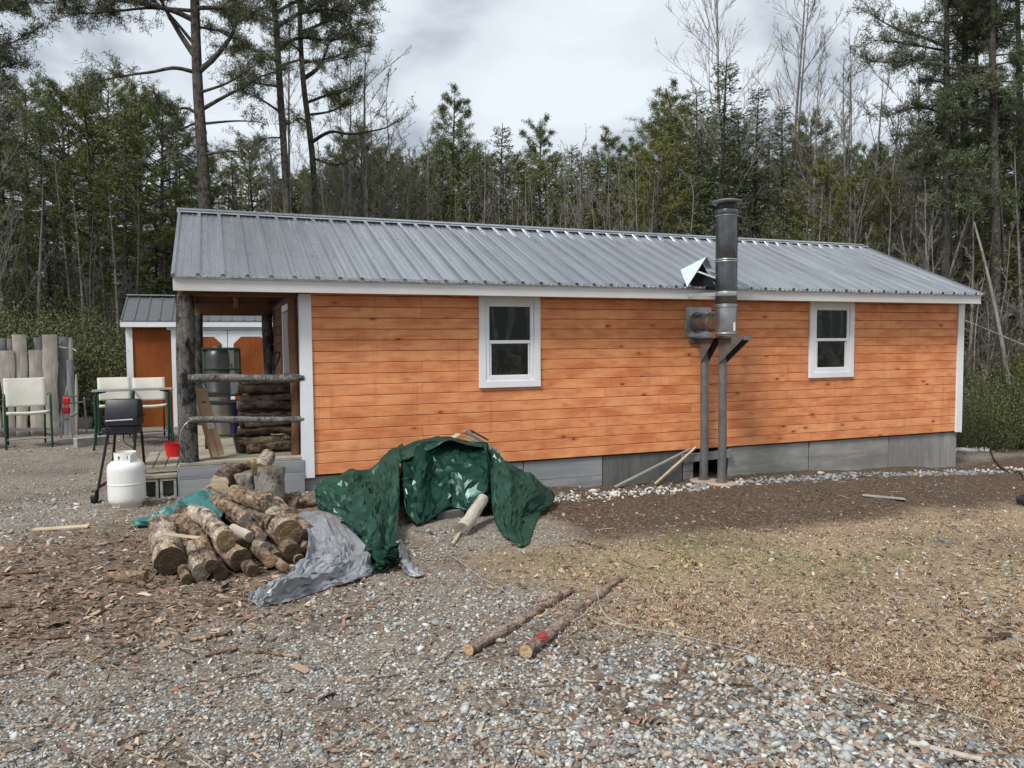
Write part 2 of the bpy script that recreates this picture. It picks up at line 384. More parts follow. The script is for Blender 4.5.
def mk_tarp(name, c0, c1, back=None, rough=.34, metal=0.0, spec=.5, tint=None):
    t = NT(name); v = t.coord('Object'); n = t.noise(v, 3, 7, .65); g = t.noise(v, 14, 6, .7)
    c = t.ramp(n, [(.35, c0), (.65, c1)])
    c = t.mix(t.ramp(g, [(.52, 0.), (.72, .3)]), c, tuple(min(1, x*1.5) for x in c1))
    if back is not None:
        bf = t.n('ShaderNodeNewGeometry').outputs['Backfacing']; c = t.mix(bf, c, back)
    w = t.n('ShaderNodeTexVoronoi', {'Vector': t.n('ShaderNodeMapping', {'Vector': v, 'Scale': (1, 1, 1.5)}).outputs[0], 'Scale': 9.0}, feature='F1').outputs['Distance']
    w2 = t.vor(t.n('ShaderNodeVectorMath', {0: v, 1: t.noise(v, 5, 3, out=1)}, operation='ADD').outputs[0], 22, 'F1')
    t.set(col=c, rough=t.ramp(g, [(.3, rough-.08), (.7, rough+.12)]), spec=spec, metal=metal).bump(t.math('ADD', w, t.math('MULTIPLY', w2, .5)), .10 if tint else .25, .015); MAT[name] = t.m
    if tint:
        nl_ = t.b.inputs['Normal'].links[0].from_socket; df = t.n('ShaderNodeBsdfDiffuse', {'Color': c, 'Normal': nl_}); gl = t.n('ShaderNodeBsdfGlossy', {'Color': (.62, .95, .85, 1), 'Roughness': rough-.02, 'Normal': nl_})
        ms = t.n('ShaderNodeMixShader', {0: .048}); t.t.links.new(df.outputs[0], ms.inputs[1]); t.t.links.new(gl.outputs[0], ms.inputs[2]); t.t.links.new(ms.outputs[0], t.t.nodes['Material Output'].inputs[0])
mk_tarp('tarp_green', (.012, .034, .024), (.026, .062, .045), rough=.36, spec=.5, tint=(.3, .85, .7))
mk_tarp('tarp_green_shaded', (.004, .021, .014), (.008, .031, .022), rough=.36, spec=.5, tint=(.3, .85, .7))  # darker copy of the green, shade of the tarp opening put into its colour
mk_tarp('tarp_silver', (.17, .18, .195), (.30, .315, .335), back=(.008, .05, .035), rough=.38, metal=.25, spec=.4)
mk_tarp('tarp_teal', (.02, .10, .095), (.055, .2, .19))

def mk_vcol(name, rough=.9, spec=.3, bump=0, sc=60, trans=0):
    t = NT(name); c = t.attr('Col'); v = t.geo()
    n = t.noise(v, sc, 4, .6); c = t.mix(t.ramp(n, [(.3, .4), (.7, 0.)]), c, t.mix(1.0, c, (.5, .5, .5), 'MULTIPLY'))
    t.set(col=c, rough=rough, spec=spec)
    if bump: t.bump(n, bump, .004)
    MAT[name] = t.m
mk_vcol('stones', .85, .3, .4, 90); mk_vcol('chips', .9, .2, .3, 120); mk_vcol('blades', .8, .25)
def mk_needle(name, a, b, c3):
    t = NT(name); r = t.rnd(); oi = t.orand()
    c = t.ramp(r, [(0, a), (.55, b), (1, c3)]); c = t.mix(t.math('MULTIPLY', oi, .45), c, a)
    t.set(col=c, rough=.6, spec=.3); t.b.inputs['Subsurface Weight'].default_value = 0
    MAT[name] = t.m
mk_needle('needles_spruce', (.042, .062, .03), (.08, .11, .046), (.14, .165, .075))
mk_needle('needles_pine', (.055, .08, .024), (.11, .14, .038), (.20, .22, .065))
mk_needle('needles_bush', (.07, .085, .03), (.125, .148, .05), (.20, .215, .085))
mk_needle('needles_olive', (.07, .085, .026), (.145, .155, .042), (.25, .24, .08))
mk_needle('needles_grey', (.065, .078, .045), (.115, .13, .07), (.19, .20, .12))

def mk_ground():
    t = NT('ground_soil'); g = t.geo(); z = t.n('ShaderNodeSeparateColor', {'Color': t.attr('Zone')})
    wob = t.noise(g, 3.5, 6, .65)
    # gravel
    cells = t.n('ShaderNodeTexVoronoi', {'Vector': g, 'Scale': 62.0}); cv = t.n('ShaderNodeSeparateColor', {'Color': cells.outputs['Color']})
    gr = t.ramp(cv.outputs[0], [(0, (.16, .13, .105)), (.3, (.28, .255, .22)), (.55, (.37, .34, .30)), (.8, (.45, .41, .35)), (1, (.6, .57, .52))])
    gr = t.mix(t.ramp(cells.outputs['Distance'], [(.3, 0.), (.65, .7)]), gr, (.12, .10, .08))
    fine = t.noise(g, 140, 4, .7); gr = t.mix(t.ramp(fine, [(.35, .4), (.65, 0.)]), gr, (.09, .075, .06))
    gr = t.mix(t.ramp(t.noise(g, 2.1, 5, .6), [(.42, 0.), (.66, .6)]), gr, (.22, .175, .13))
    # mulch / bark
    ch = t.n('ShaderNodeTexVoronoi', {'Vector': t.n('ShaderNodeMapping', {'Vector': g, 'Scale': (1, 2.2, 1), 'Rotation': (0, 0, .6)}).outputs[0], 'Scale': 38.0})
    cc = t.n('ShaderNodeSeparateColor', {'Color': ch.outputs['Color']})
    mu = t.ramp(cc.outputs[1], [(0, (.06, .04, .028)), (.4, (.16, .11, .077)), (.75, (.30, .215, .155)), (1, (.45, .35, .26))])
    mu = t.mix(t.ramp(fine, [(.4, .6), (.62, 0.)]), mu, (.03, .02, .014))
    z2 = t.n('ShaderNodeSeparateColor', {'Color': t.attr('Zone2')}).outputs[0]; mu = t.mix(t.math('MULTIPLY', z2, .62), mu, (.05, .033, .023))
    # dry grass with green flushes
    gv = t.noise(t.n('ShaderNodeMapping', {'Vector': g, 'Scale': (1, 3, 1)}).outputs[0], 60, 6, .7)
    ga = t.ramp(gv, [(.3, (.12, .088, .058)), (.5, (.32, .24, .155)), (.7, (.52, .42, .28))])
    ga = t.mix(t.math('MULTIPLY', z.outputs[2], t.ramp(t.noise(g, 7, 5, .7), [(.42, 0.), (.6, .6)])), ga, (.10, .12, .035))
    # forest floor
    w1 = t.mix(z.outputs[0], mu, gr); w2 = t.mix(z.outputs[1], w1, ga)
    w2 = t.mix(t.ramp(wob, [(.35, .25), (.55, 0.)]), w2, (.09, .07, .052))
    damp = t.noise(g, .75, 5, .6); w2 = t.mix(t.ramp(damp, [(.5, 0.), (.66, .5)]), w2, (.085, .07, .055))
    t.set(col=w2, rough=.95, spec=.2)
    h = t.math('ADD', t.math('MULTIPLY', cells.outputs['Distance'], -1.0), t.math('MULTIPLY', fine, .5))
    t.bump(h, .8, .012); return t.m
MAT['ground'] = mk_ground()
# ------------------------------------------------------------------ world and sun
SUN_EL, SUN_AZ = radians(52), radians(238)      # azimuth measured clockwise from +Y
W = bpy.data.worlds.new('World'); SC.world = W; W.use_nodes = True; wt = W.node_tree
def wn(t, ins=None, **k):
    nd = wt.nodes.new(t)
    for a, v in k.items(): setattr(nd, a, v)
    for a, v in (ins or {}).items():
        if isinstance(v, bpy.types.NodeSocket): wt.links.new(v, nd.inputs[a])
        else: nd.inputs[a].default_value = v
    return nd
sky = wn('ShaderNodeTexSky', sky_type='NISHITA', sun_disc=False, sun_elevation=SUN_EL, sun_rotation=SUN_AZ, air_density=1.4, dust_density=2.5)
skb = wn('ShaderNodeVectorMath', {0: sky.outputs[0]}, operation='SCALE'); skb.inputs['Scale'].default_value = 1.0
tc = wn('ShaderNodeTexCoord'); sep = wn('ShaderNodeSeparateXYZ', {0: tc.outputs['Generated']})
den = wn('ShaderNodeMath', {0: wn('ShaderNodeMath', {0: sep.outputs[2], 1: 0.0}, operation='MAXIMUM').outputs[0], 1: .22}, operation='ADD').outputs[0]
cx_ = wn('ShaderNodeMath', {0: sep.outputs[0], 1: den}, operation='DIVIDE').outputs[0]; cy_ = wn('ShaderNodeMath', {0: sep.outputs[1], 1: den}, operation='DIVIDE').outputs[0]
cv = wn('ShaderNodeCombineXYZ', {0: cx_, 1: cy_, 2: 0.0}).outputs[0]
n1 = wn('ShaderNodeTexNoise', {'Vector': cv, 'Scale': 1.9, 'Detail': 6.0, 'Roughness': .5, 'Distortion': .25}).outputs[0]
n2_ = wn('ShaderNodeTexNoise', {'Vector': cv, 'Scale': .7, 'Detail': 3.0, 'Roughness': .5}).outputs[0]
nm = wn('ShaderNodeMath', {0: n1, 1: .6}, operation='MULTIPLY').outputs[0]
nm = wn('ShaderNodeMath', {0: n2_, 1: .4, 2: nm}, operation='MULTIPLY_ADD').outputs[0]
cr = wn('ShaderNodeValToRGB', {'Fac': nm}); e = cr.color_ramp; e.elements[0].position = .43; e.elements[1].position = .575
e.elements[0].color = (2.9, 3.3, 3.75, 1); e.elements[1].color = (5.6, 6.05, 6.4, 1)
m_ = e.elements.new(.495); m_.color = (4.9, 5.3, 5.7, 1)
mx = wn('ShaderNodeMix', data_type='RGBA'); mx.inputs[0].default_value = .93
wt.links.new(skb.outputs[0], mx.inputs[6]); wt.links.new(cr.outputs[0], mx.inputs[7])
bg = wt.nodes['Background']; wt.links.new(mx.outputs[2], bg.inputs[0]); bg.inputs[1].default_value = .106
sl = bpy.data.lights.new('sun', 'SUN'); sl.energy = 2.6; sl.angle = radians(15); sl.color = (1, .96, .9)
so = bpy.data.objects.new('sun', sl); COL.objects.link(so)
sd = Vector((sin(SUN_AZ)*cos(SUN_EL), cos(SUN_AZ)*cos(SUN_EL), sin(SUN_EL)))
so.rotation_euler = sd.to_track_quat('Z', 'Y').to_euler()
SC.view_settings.view_transform = 'Standard'; SC.view_settings.look = 'None'; SC.view_settings.gamma = 1; SC.view_settings.exposure = 0.58
SC.cycles.max_bounces = 6; SC.cycles.diffuse_bounces = 3; SC.cycles.glossy_bounces = 3; SC.cycles.transmission_bounces = 2; SC.cycles.transparent_max_bounces = 8
SC.cycles.use_denoising = True; SC.cycles.use_adaptive_sampling = True; SC.cycles.adaptive_threshold = .015

# ------------------------------------------------------------------ ground
def zones(x, y):
    wob = (n2(x, y, 1.1, 21)-.5)*1.1+(n2(x, y, 4, 22)-.5)*.5
    bx = 1.35+np.where(y < -5.2, (-5.2-y)*.42, 0)-np.where(y > -3.9, (y+3.9)*.3, 0)
    grass = sstep(-.35, .35, x-bx+wob)*sstep(-.3, .35, -3.15-y+wob*.5+.05*(x-3))*(1-sstep(11, 13, x)*.5)
    berm = sstep(-.2, .3, x-2.0+wob*.5)*sstep(-.4, .3, y+3.3+wob*.5)*(1-sstep(-.1, .5, y))
    bark = (1-sstep(.45, 1.25, np.sqrt(((x+1.75)/2.3)**2+((y+2.9)/1.75)**2)+wob*.5))
    forest = np.maximum(sstep(8.5, 11, y), sstep(11.5, 14, x)); forest = np.maximum(forest, 1-sstep(-13, -9, x))
    patch = sstep(.56, .7, n2(x, y, 2.3, 30))*.55
    grav = np.clip(1-np.maximum.reduce([berm, bark*.85, forest, patch]), 0, 1)
    green = sstep(.5, .68, n2(x, y, .9, 33))*.9*grass
    moss = np.exp(-(((x-2.3)/.7)**2+((y+3.85)/.35)**2)); green = np.clip(green+moss*.6, 0, 1)
    return grav, grass, green, berm, bark, forest
def axis_pts(a, b, st, far, g=1.16):
    c = list(np.arange(a, b+1e-6, st)); s = st; v = c[0]; L = []
    while v > -far: s *= g; v -= s; L.append(v)
    s = st; v = c[-1]; R = []
    while v < far: s *= g; v += s; R.append(v)
    return np.array(L[::-1]+c+R)
gx = axis_pts(-4.5, 7.5, .035, 400); gy = axis_pts(-7.6, .6, .035, 400)
GX, GY = np.meshgrid(gx, gy); shp = GX.shape; fx, fy = GX.ravel(), GY.ravel()
z = gh(fx, fy); gr_, gs_, gn_, bm_, bk_, fo_ = zones(fx, fy)
near = ((fx > -5) & (fx < 8) & (fy > -8) & (fy < 1))
z = z+near*((n2(fx, fy, 22, 40)-.5)*.022+(n2(fx, fy, 60, 41, 2)-.5)*.010+bk_*(n2(fx, fy, 9, 43)-.4)*.05+bm_*((n2(fx, fy, 11, 44)-.5)*.05+.010*np.sin((fx*.55+fy)*26+6*n2(fx, fy, 2, 45))))
i = np.arange(shp[0]-1)[:, None]*shp[1]; j = np.arange(shp[1]-1)[None]
Fq = np.stack([i+j, i+j+1, i+shp[1]+j+1, i+shp[1]+j], -1).reshape(-1, 4)
gme = mesh_np('ground', np.stack([fx, fy, z], -1), [Fq], True)
ca = gme.color_attributes.new('Zone', 'FLOAT_COLOR', 'POINT')
ca.data.foreach_set('color', np.stack([gr_, gs_, gn_, np.ones_like(gr_)], -1).astype(np.float32).ravel())
ca = gme.color_attributes.new('Zone2', 'FLOAT_COLOR', 'POINT'); ca.data.foreach_set('color', np.stack([bm_, bk_, fo_, np.ones_like(gr_)], -1).astype(np.float32).ravel())
tag(link('ground', gme, MAT['ground']), kind='structure')

# ------------------------------------------------------------------ scatter
def rotm(rx, ry, rz):
    cx, sx, cy, sy, cz, sz = np.cos(rx), np.sin(rx), np.cos(ry), np.sin(ry), np.cos(rz), np.sin(rz)
    return np.stack([np.stack([cz*cy, cz*sy*sx-sz*cx, cz*sy*cx+sz*sx], -1), np.stack([sz*cy, sz*sy*sx+cz*cx, sz*sy*cx-cz*sx], -1), np.stack([-sy, cy*sx, cy*cx], -1)], -2)
def scatter(name, TV, TF, P, R, S, C, mat, jit=0, label=None, smooth=False, kind='stuff'):
    N = len(P); k = len(TV); TV = np.asarray(TV, float); TF = np.asarray(TF)
    V = TV[None]*S[:, None, :]
    if jit: V = V*(1+(rng.random((N, k, 1))-.5)*2*jit)
    V = np.einsum('nij,nkj->nki', R, V)+P[:, None, :]
    Fs = (TF[None]+(np.arange(N)*k)[:, None, None]).reshape(-1, TF.shape[1])
    me = mesh_np(name, V.reshape(-1, 3), [Fs], smooth)
    a = me.color_attributes.new('Col', 'FLOAT_COLOR', 'POINT')
    CC = np.concatenate([np.repeat(C, k, 0), np.ones((N*k, 1))], 1).astype(np.float32); a.data.foreach_set('color', CC.ravel())
    o = link(name, me, MAT[mat]); tag(o, kind=kind)
    if label: tag(o, label=label, cat=name.replace('_', ' '))
    return o
bmi = bmesh.new(); bmesh.ops.create_icosphere(bmi, subdivisions=1, radius=1)
ICO_V = np.array([v.co[:] for v in bmi.verts]); ICO_F = np.array([[v.index for v in f.verts] for f in bmi.faces]); bmi.free()
def spt(n, x0=-300, x1=1330, y0=372, y1=830, pw=1.0):      # points on the ground, denser near the viewer's side of the yard
    px = rng.uniform(x0, x1, n); py = y0+(y1-y0)*rng.random(n)**pw
    v = FW[None]+RT[None]*((px-512)/F)[:, None]-UP[None]*((py-384)/F)[:, None]
    t = (-.2-CAM[2])/v[:, 2]; P = CAM+v*t[:, None]; return P[:, 0], P[:, 1]
def free(x, y):           # outside the cabin and shed
    return ~(((x > -1.28) & (x < 10.5) & (y > -.02) & (y < 4.3)) | ((y > 8) & (y < 12) & (x > -2.6) & (x < 2)))
def zat(x, y):
    return gh(x, y)+((x > -5) & (x < 8) & (y > -8) & (y < 1))*((n2(x, y, 22, 40)-.5)*.022)
def pick(cols, n, jit=.25, p=None):
    c = np.array(cols)[rng.choice(len(cols), n, p=p)]; return np.clip(c*(1+(rng.random((n, 1))-.5)*2*jit), 0, 1)
# gravel
x, y = spt(105000); g0, g1, g2, b0, b1, f0 = zones(x, y)
dens = np.clip(g0*(1-g1*.72)+.10*b0, 0.02, 1)*(.45+.55*n2(x, y, 1.7, 50)*1.6)
coarse = sstep(.35, .75, n2(x, y, .8, 51)+.28*np.exp(-(((x-.7)/1.3)**2+((y+6)/1.1)**2)))
k = free(x, y) & (rng.random(len(x)) < dens); x, y, coarse = x[k], y[k], coarse[k]; n = len(x)
s = (.0044+.0072*rng.random(n)**1.8)*(1+1.1*coarse*rng.random(n)); big = rng.random(n) < .012; s[big] *= 2.0
S = np.stack([s*rng.uniform(.8, 1.5, n), s*rng.uniform(.7, 1.1, n), s*rng.uniform(.35, .75, n)], -1)
P = np.stack([x, y, zat(x, y)+s*.22], -1)
cc = pick([(.22, .24, .25), (.33, .355, .355), (.43, .405, .36), (.35, .295, .24), (.54, .54, .515), (.09, .092, .092), (.28, .205, .155), (.46, .475, .47)], n, .25, [.19, .17, .18, .15, .07, .08, .07, .09])
scatter('gravel', ICO_V, ICO_F, P, rotm(rng.normal(0, .35, n), rng.normal(0, .35, n), rng.uniform(0, 6.3, n)), S, cc, 'stones', .36, 'loose grey and tan crushed gravel covering the yard')
# bark flakes and wood chips
x, y = spt(80000); g0, g1, g2, b0, b1, f0 = zones(x, y)
dens = .13+.75*b1+.12*b0+.10*sstep(.52, .66, n2(x, y, 1.6, 60))+.75*g1+.6*np.exp(-(((x+1.0)/1.3)**2+((y+3.4)/.9)**2))
k = free(x, y) & (rng.random(len(x)) < dens); x, y = x[k], y[k]; b1 = b1[k]; n = len(x)
L = (.005+.020*rng.random(n)**1.6)*(1+.7*b1*rng.random(n)); bigc = rng.random(n) < .012; L[bigc] *= 2.0
FV = np.array([(-1, -1, .0), (-1, 1, .1), (-.3, 1.1, .35), (-.3, -.9, .3), (.4, .9, .3), (.4, -1, .33), (1, .6, 0), (1, -.7, -.05)]); FF = np.array([(0, 3, 2, 1), (3, 5, 4, 2), (5, 7, 6, 4)])
S = np.stack([L, L*rng.uniform(.12, .5, n), L*rng.uniform(.05, .4, n)], -1)
P = np.stack([x, y, zat(x, y)+.006+rng.random(n)*.014], -1)
cc = pick([(.16, .105, .078), (.26, .175, .13), (.34, .24, .175), (.46, .35, .26), (.07, .045, .033), (.28, .16, .12), (.62, .51, .39)], n, .2, [.22, .24, .17, .09, .16, .09, .03])
scatter('bark_chips', FV, FF, P, rotm(rng.normal(0, .3, n), rng.normal(0, .3, n), rng.uniform(0, 6.3, n)), S, cc, 'chips', .15, 'brown bark flakes and wood chips littered over the yard')
# fallen leaves
x, y = spt(9000, 380, 1330); g0, g1, g2, b0, b1, f0 = zones(x, y)
k = free(x, y) & (rng.random(len(x)) < (.015+.5*g1*sstep(.4, .7, n2(x, y, 2, 70))+.1*b0+.4*np.exp(-(((x-1.5)/.6)**2+((y+4.6)/.7)**2)))); x, y = x[k], y[k]; n = len(x)
th = np.linspace(0, 2*pi, 10, endpoint=False); rr = np.where(np.arange(10) % 2 == 0, 1.0, .5)
LV = np.concatenate([[(0, 0, 0)], np.stack([rr*np.cos(th), rr*np.sin(th), .25*np.sin(th*2)], -1)]); LF = np.array([(0, a+1, (a+1) % 10+1) for a in range(10)])
s = rng.uniform(.014, .034, n); S = np.stack([s, s*.75, s*.9], -1)
cc = pick([(.42, .28, .17), (.30, .17, .11), (.5, .37, .24), (.20, .11, .07), (.30, .20, .14)], n, .2)
scatter('fallen_leaves', LV, LF, np.stack([x, y, zat(x, y)+.014], -1), rotm(rng.normal(0, .4, n), rng.normal(0, .4, n), rng.uniform(0, 6.3, n)), S, cc, 'chips', .15, 'curled tan fallen leaves scattered on the grass')
# dry grass and needles
BV = np.array([(-1, 0, 0), (1, 0, 0), (.7, .5, .35), (-.7, .5, .35), (0, 1, .3)]); BF = np.array([(0, 1, 2), (0, 2, 3), (3, 2, 4)])
x, y = spt(150000, 470, 1330, 455, 830, .9); g0, g1, g2, b0, b1, f0 = zones(x, y)
k = free(x, y) & (rng.random(len(x)) < np.clip(g1*(.35+.9*sstep(.38, .6, n2(x, y, 1.9, 66)))+b0*.85, 0, 1)); x, y, g1, g2, b0 = x[k], y[k], g1[k], g2[k], b0[k]; n = len(x)
L = rng.uniform(.010, .034, n)*(1-.25*b0); wd = rng.uniform(.0008, .0018, n)*(1+.12*np.hypot(x-CAM[0], y-CAM[1]))
cc = pick([(.50, .38, .25), (.39, .28, .185), (.62, .51, .35), (.25, .165, .11), (.13, .088, .062)], n, .2, [.27, .27, .14, .2, .12])
mu = pick([(.11, .072, .05), (.17, .115, .08), (.075, .05, .035), (.27, .195, .135), (.42, .33, .24)], n, .2, [.3, .28, .22, .14, .06]); cc = np.where((b0 > .5)[:, None], mu, cc)
gg = pick([(.10, .14, .04), (.16, .18, .06), (.25, .24, .09)], n, .2); cc = np.where((rng.random(n) < g2*.75)[:, None], gg, cc)
mo = np.exp(-(((x-2.45)/.75)**2+((y+3.95)/.38)**2)); cc = np.where((rng.random(n) < mo*.8)[:, None], pick([(.56, .46, .20), (.48, .42, .17), (.38, .36, .14)], n, .15), cc)
lift = np.where(rng.random(n) < .05, rng.uniform(.2, .8, n), rng.uniform(-.05, .16, n))
scatter('dry_grass', BV, BF, np.stack([x, y, zat(x, y)+.005+.012*rng.random(n)], -1), rotm(lift, rng.normal(0, .3, n), rng.uniform(0, 6.3, n)), np.stack([wd, L, L], -1), cc, 'blades', 0, 'matted straw coloured dead grass and needles with green flushes')
# small twigs
x, y = spt(3200); g0, g1, g2, b0, b1, f0 = zones(x, y)
k = free(x, y) & (rng.random(len(x)) < .25+.5*b1+.3*b0); x, y = x[k], y[k]; n = len(x)
TVv = np.array([(-1, -1, -1), (-1, 1, -1), (-1, 0, 1), (0.1, -.9, 0), (.1, .9, 0), (.1, 0, 1.5), (1, -.5, -1), (1, .5, -1), (1, 0, .6)]); TFf = np.array([(0, 3, 4, 1), (1, 4, 5, 2), (2, 5, 3, 0), (3, 6, 7, 4), (4, 7, 8, 5), (5, 8, 6, 3)])
L = rng.uniform(.03, .13, n); w = rng.uniform(.0015, .004, n)
scatter('twigs', TVv, TFf, np.stack([x, y, zat(x, y)+.008], -1), rotm(rng.normal(0, .1, n), rng.normal(0, .08, n), rng.uniform(0, 6.3, n)), np.stack([L, w, w], -1), pick([(.16, .11, .075), (.3, .23, .17), (.09, .06, .045), (.4, .33, .25)], n), 'chips', 0, 'thin broken twigs strewn on the ground')
# rubble line under the wall drip edge
n = 1100; x = rng.uniform(2.6, 11.0, n); y = -.62+rng.normal(0, .17, n)-.03*np.abs(x-5)+np.where(x > 9.8, rng.normal(0, .12, n), 0)
s = rng.uniform(.010, .034, n)*(1+.7*(rng.random(n) < .10)); S = np.stack([s*rng.uniform(.9, 1.5, n), s*rng.uniform(.7, 1.1, n), s*rng.uniform(.3, .6, n)], -1)
cc = pick([(.55, .53, .48), (.38, .38, .37), (.22, .235, .25), (.30, .26, .21), (.45, .41, .35)], n, .2, [.16, .27, .32, .12, .13])
wl_ = x < 4.7; cc[wl_ & (rng.random(n) < .5)] = (.58, .56, .5); sl2 = (x > 5.9) & (x < 10); k_ = sl2 & (rng.random(n) < .75); cc[k_] = pick([(.24, .26, .28), (.33, .35, .37), (.18, .19, .2)], n, .2)[k_]
scatter('rubble', ICO_V, ICO_F, np.stack([x, y, zat(x, y)+s*.2], -1), rotm(rng.normal(0, .5, n), rng.normal(0, .5, n), rng.uniform(0, 6.3, n)), S, cc, 'stones', .25, 'pale broken stones laid in a strip along the cabin base')
# melting snow behind the right corner
n = 60; x = rng.uniform(11.2, 13.4, n); y = rng.uniform(1.2, 3.4, n); s = rng.uniform(.07, .2, n)
scatter('snow', ICO_V, ICO_F, np.stack([x, y, gh(x, y)+.0], -1), rotm(rng.normal(0, .1, n), rng.normal(0, .1, n), rng.uniform(0, 6.3, n)), np.stack([s*1.5, s, s*.3], -1), pick([(.8, .82, .85)], n, .05), 'stones', .1, 'last patches of melting snow in the brush by the right corner', True)
# ------------------------------------------------------------------ cabin
cab = empty('cabin', (0, 0, 0), label='long low cabin sided in orange stained pine boards under a grey ribbed metal roof', cat='cabin')
XL, XR, LW, D = -1.3, 10.50, 10.47, 4.25
ZE, RZ, RY = 2.062, 3.2634, 2.125
def up(m, name, mat, par=None, **k): return m.build(name, MAT[mat], par, **k)
# windows (x0,x1,z0,z1) outer casing
WINS = [(2.1203, 2.9425), (7.2885, 8.146)]; WZ0, WZ1 = .9405, 2.02
def boards(x0, x1, z0, z1, st, joints, cuts, yf=-.02, r=random.Random(3)):
    m = MB(); k = 0; z = z0
    while z < z1-1e-4:
        zt = min(z+st, z1); js = [x0]+sorted(r.sample(joints, 1+(k % 2)) if len(joints) > 2 else joints)+[x1]
        segs = []
        for a, b in zip(js[:-1], js[1:]):
            pieces = [(a+.0012, b-.0012)]
            for (cx0, cx1, cz0, cz1) in cuts:
                if z > cz0-.03 and z < cz1-.01:
                    np_ = []
                    for (p, q) in pieces:
                        if q <= cx0 or p >= cx1: np_.append((p, q)); continue
                        if p < cx0: np_.append((p, cx0))
                        if q > cx1: np_.append((cx1, q))
                    pieces = np_
            segs += pieces
        for (a, b) in segs:
            g = .0038; e = .003; dz = r.uniform(-.001, .001)
            V = [(a, yf+.014, z+g*.1), (b, yf+.014, z+g*.1), (a, yf+.004, z+g), (b, yf+.004, z+g), (a, yf+dz, z+g+e), (b, yf+dz, z+g+e),
                 (a, yf+dz, zt-g-e), (b, yf+dz, zt-g-e), (a, yf+.004, zt-g), (b, yf+.004, zt-g), (a, yf+.014, zt-g*.2), (b, yf+.014, zt-g*.2)]
            m.add(V, [(2*i, 2*i+1, 2*i+3, 2*i+2) for i in range(5)])
        z = zt; k += 1
    return m
cuts = [(a+.02, b-.02, WZ0+.02, WZ1) for a, b in WINS]
fw = boards(.11, LW-.09, -.005, 2.12, .1289, [3.88, 5.23, 8.62, 1.4, 6.9], cuts).build('siding', MAT['siding'], cab)
b = MB(); b.box(0, LW, -.004, .09, -.02, 2.12); b.box(.0, LW, D-.1, D, -.6, 2.2); b.box(LW-.09, LW, .092, D-.1, -.02, 2.2); b.box(.0, .09, .092, D-.1, -.02, 2.15)
up(b, 'wall_frame', 'blackvoid', cab)
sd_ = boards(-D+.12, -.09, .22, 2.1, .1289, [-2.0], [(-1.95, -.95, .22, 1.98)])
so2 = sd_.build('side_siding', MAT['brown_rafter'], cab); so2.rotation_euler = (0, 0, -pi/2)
gs = boards(.09, D-.09, -.02, 2.2, .1289, [2.0], []); go_ = gs.build('gable_siding', MAT['siding'], cab); go_.rotation_euler = (0, 0, pi/2); go_.location = (LW, 0, 0)
for i, xx in enumerate((0, LW)):
    t = MB(); s = 1 if i == 0 else -1
    t.bbox(min(xx, xx+s*.115), max(xx, xx+s*.115), -.042, -.018, -.03 if i == 0 else -.02, 2.07, .003); t.bbox(min(xx, xx-s*.022), max(xx, xx-s*.022), -.042, .09, -.03, 2.07, .003)
    up(t, 'corner_trim', 'white_trim', cab)
# gable triangles
for xx in (LW-.03,):
    t = MB(); t.add([(xx, 0, 2.1), (xx, D, 2.1), (xx, RY, RZ-.02), (xx-.04, 0, 2.1), (xx-.04, D, 2.1), (xx-.04, RY, RZ-.02)], [(0, 1, 2), (3, 5, 4), (0, 3, 4, 1), (1, 4, 5, 2), (2, 5, 3, 0)]); up(t, 'gable_wall', 'brown_rafter', cab)
# foundation skirt
def skirt(x0, x1, mat, nb=1, zt=-.012, y=.012, label=None):
    zb = min(gz(x0, 0), gz(x1, 0), gz((x0+x1)/2, 0))-.12; m = MB(); h = (zt-zb)/nb
    for i in range(nb): m.bbox(x0+.006, x1-.006, y, y+.03, zb+i*h+.002, zb+(i+1)*h-.002, .003)
    o = up(m, 'foundation_panel', mat, cab)
    if label: o['label'] = label
skirt(0, 1.35, 'grey_board', 2); skirt(1.35, 2.72, 'grey_board', 2); skirt(2.72, 3.86, 'grey_board', 2, label='two grey weathered planks')
skirt(3.86, 5.12, 'dark_ply', label='dark charcoal plywood panel'); skirt(5.88, 7.35, 'grey_ply'); skirt(7.36, 8.95, 'grey_ply', zt=-.016); skirt(8.955, 10.45, 'end_ply', zt=-.01, y=.016, label='plywood panel with dark vertical stains at the right corner')
m = MB(); m.bar((5.1, .0, -.13), (5.9, .0, -.10), .09, .11); up(m, 'sill_beam', 'grey_board', cab)
m = MB(); m.bbox(5.14, 5.30, .02, .3, -.52, -.33, .006); m.bbox(5.14, 5.30, .02, .3, -.325, -.19, .006); up(m, 'pier_block', 'concrete', cab)
m = MB(); m.box(0, LW, 1.2, 1.25, -.8, -.02); m.box(LW-.05, LW, .05, D, -.9, -.02); up(m, 'crawl_shade_wall', 'dark_ply', cab)  # walls added behind the skirt gap to keep the crawl space dark
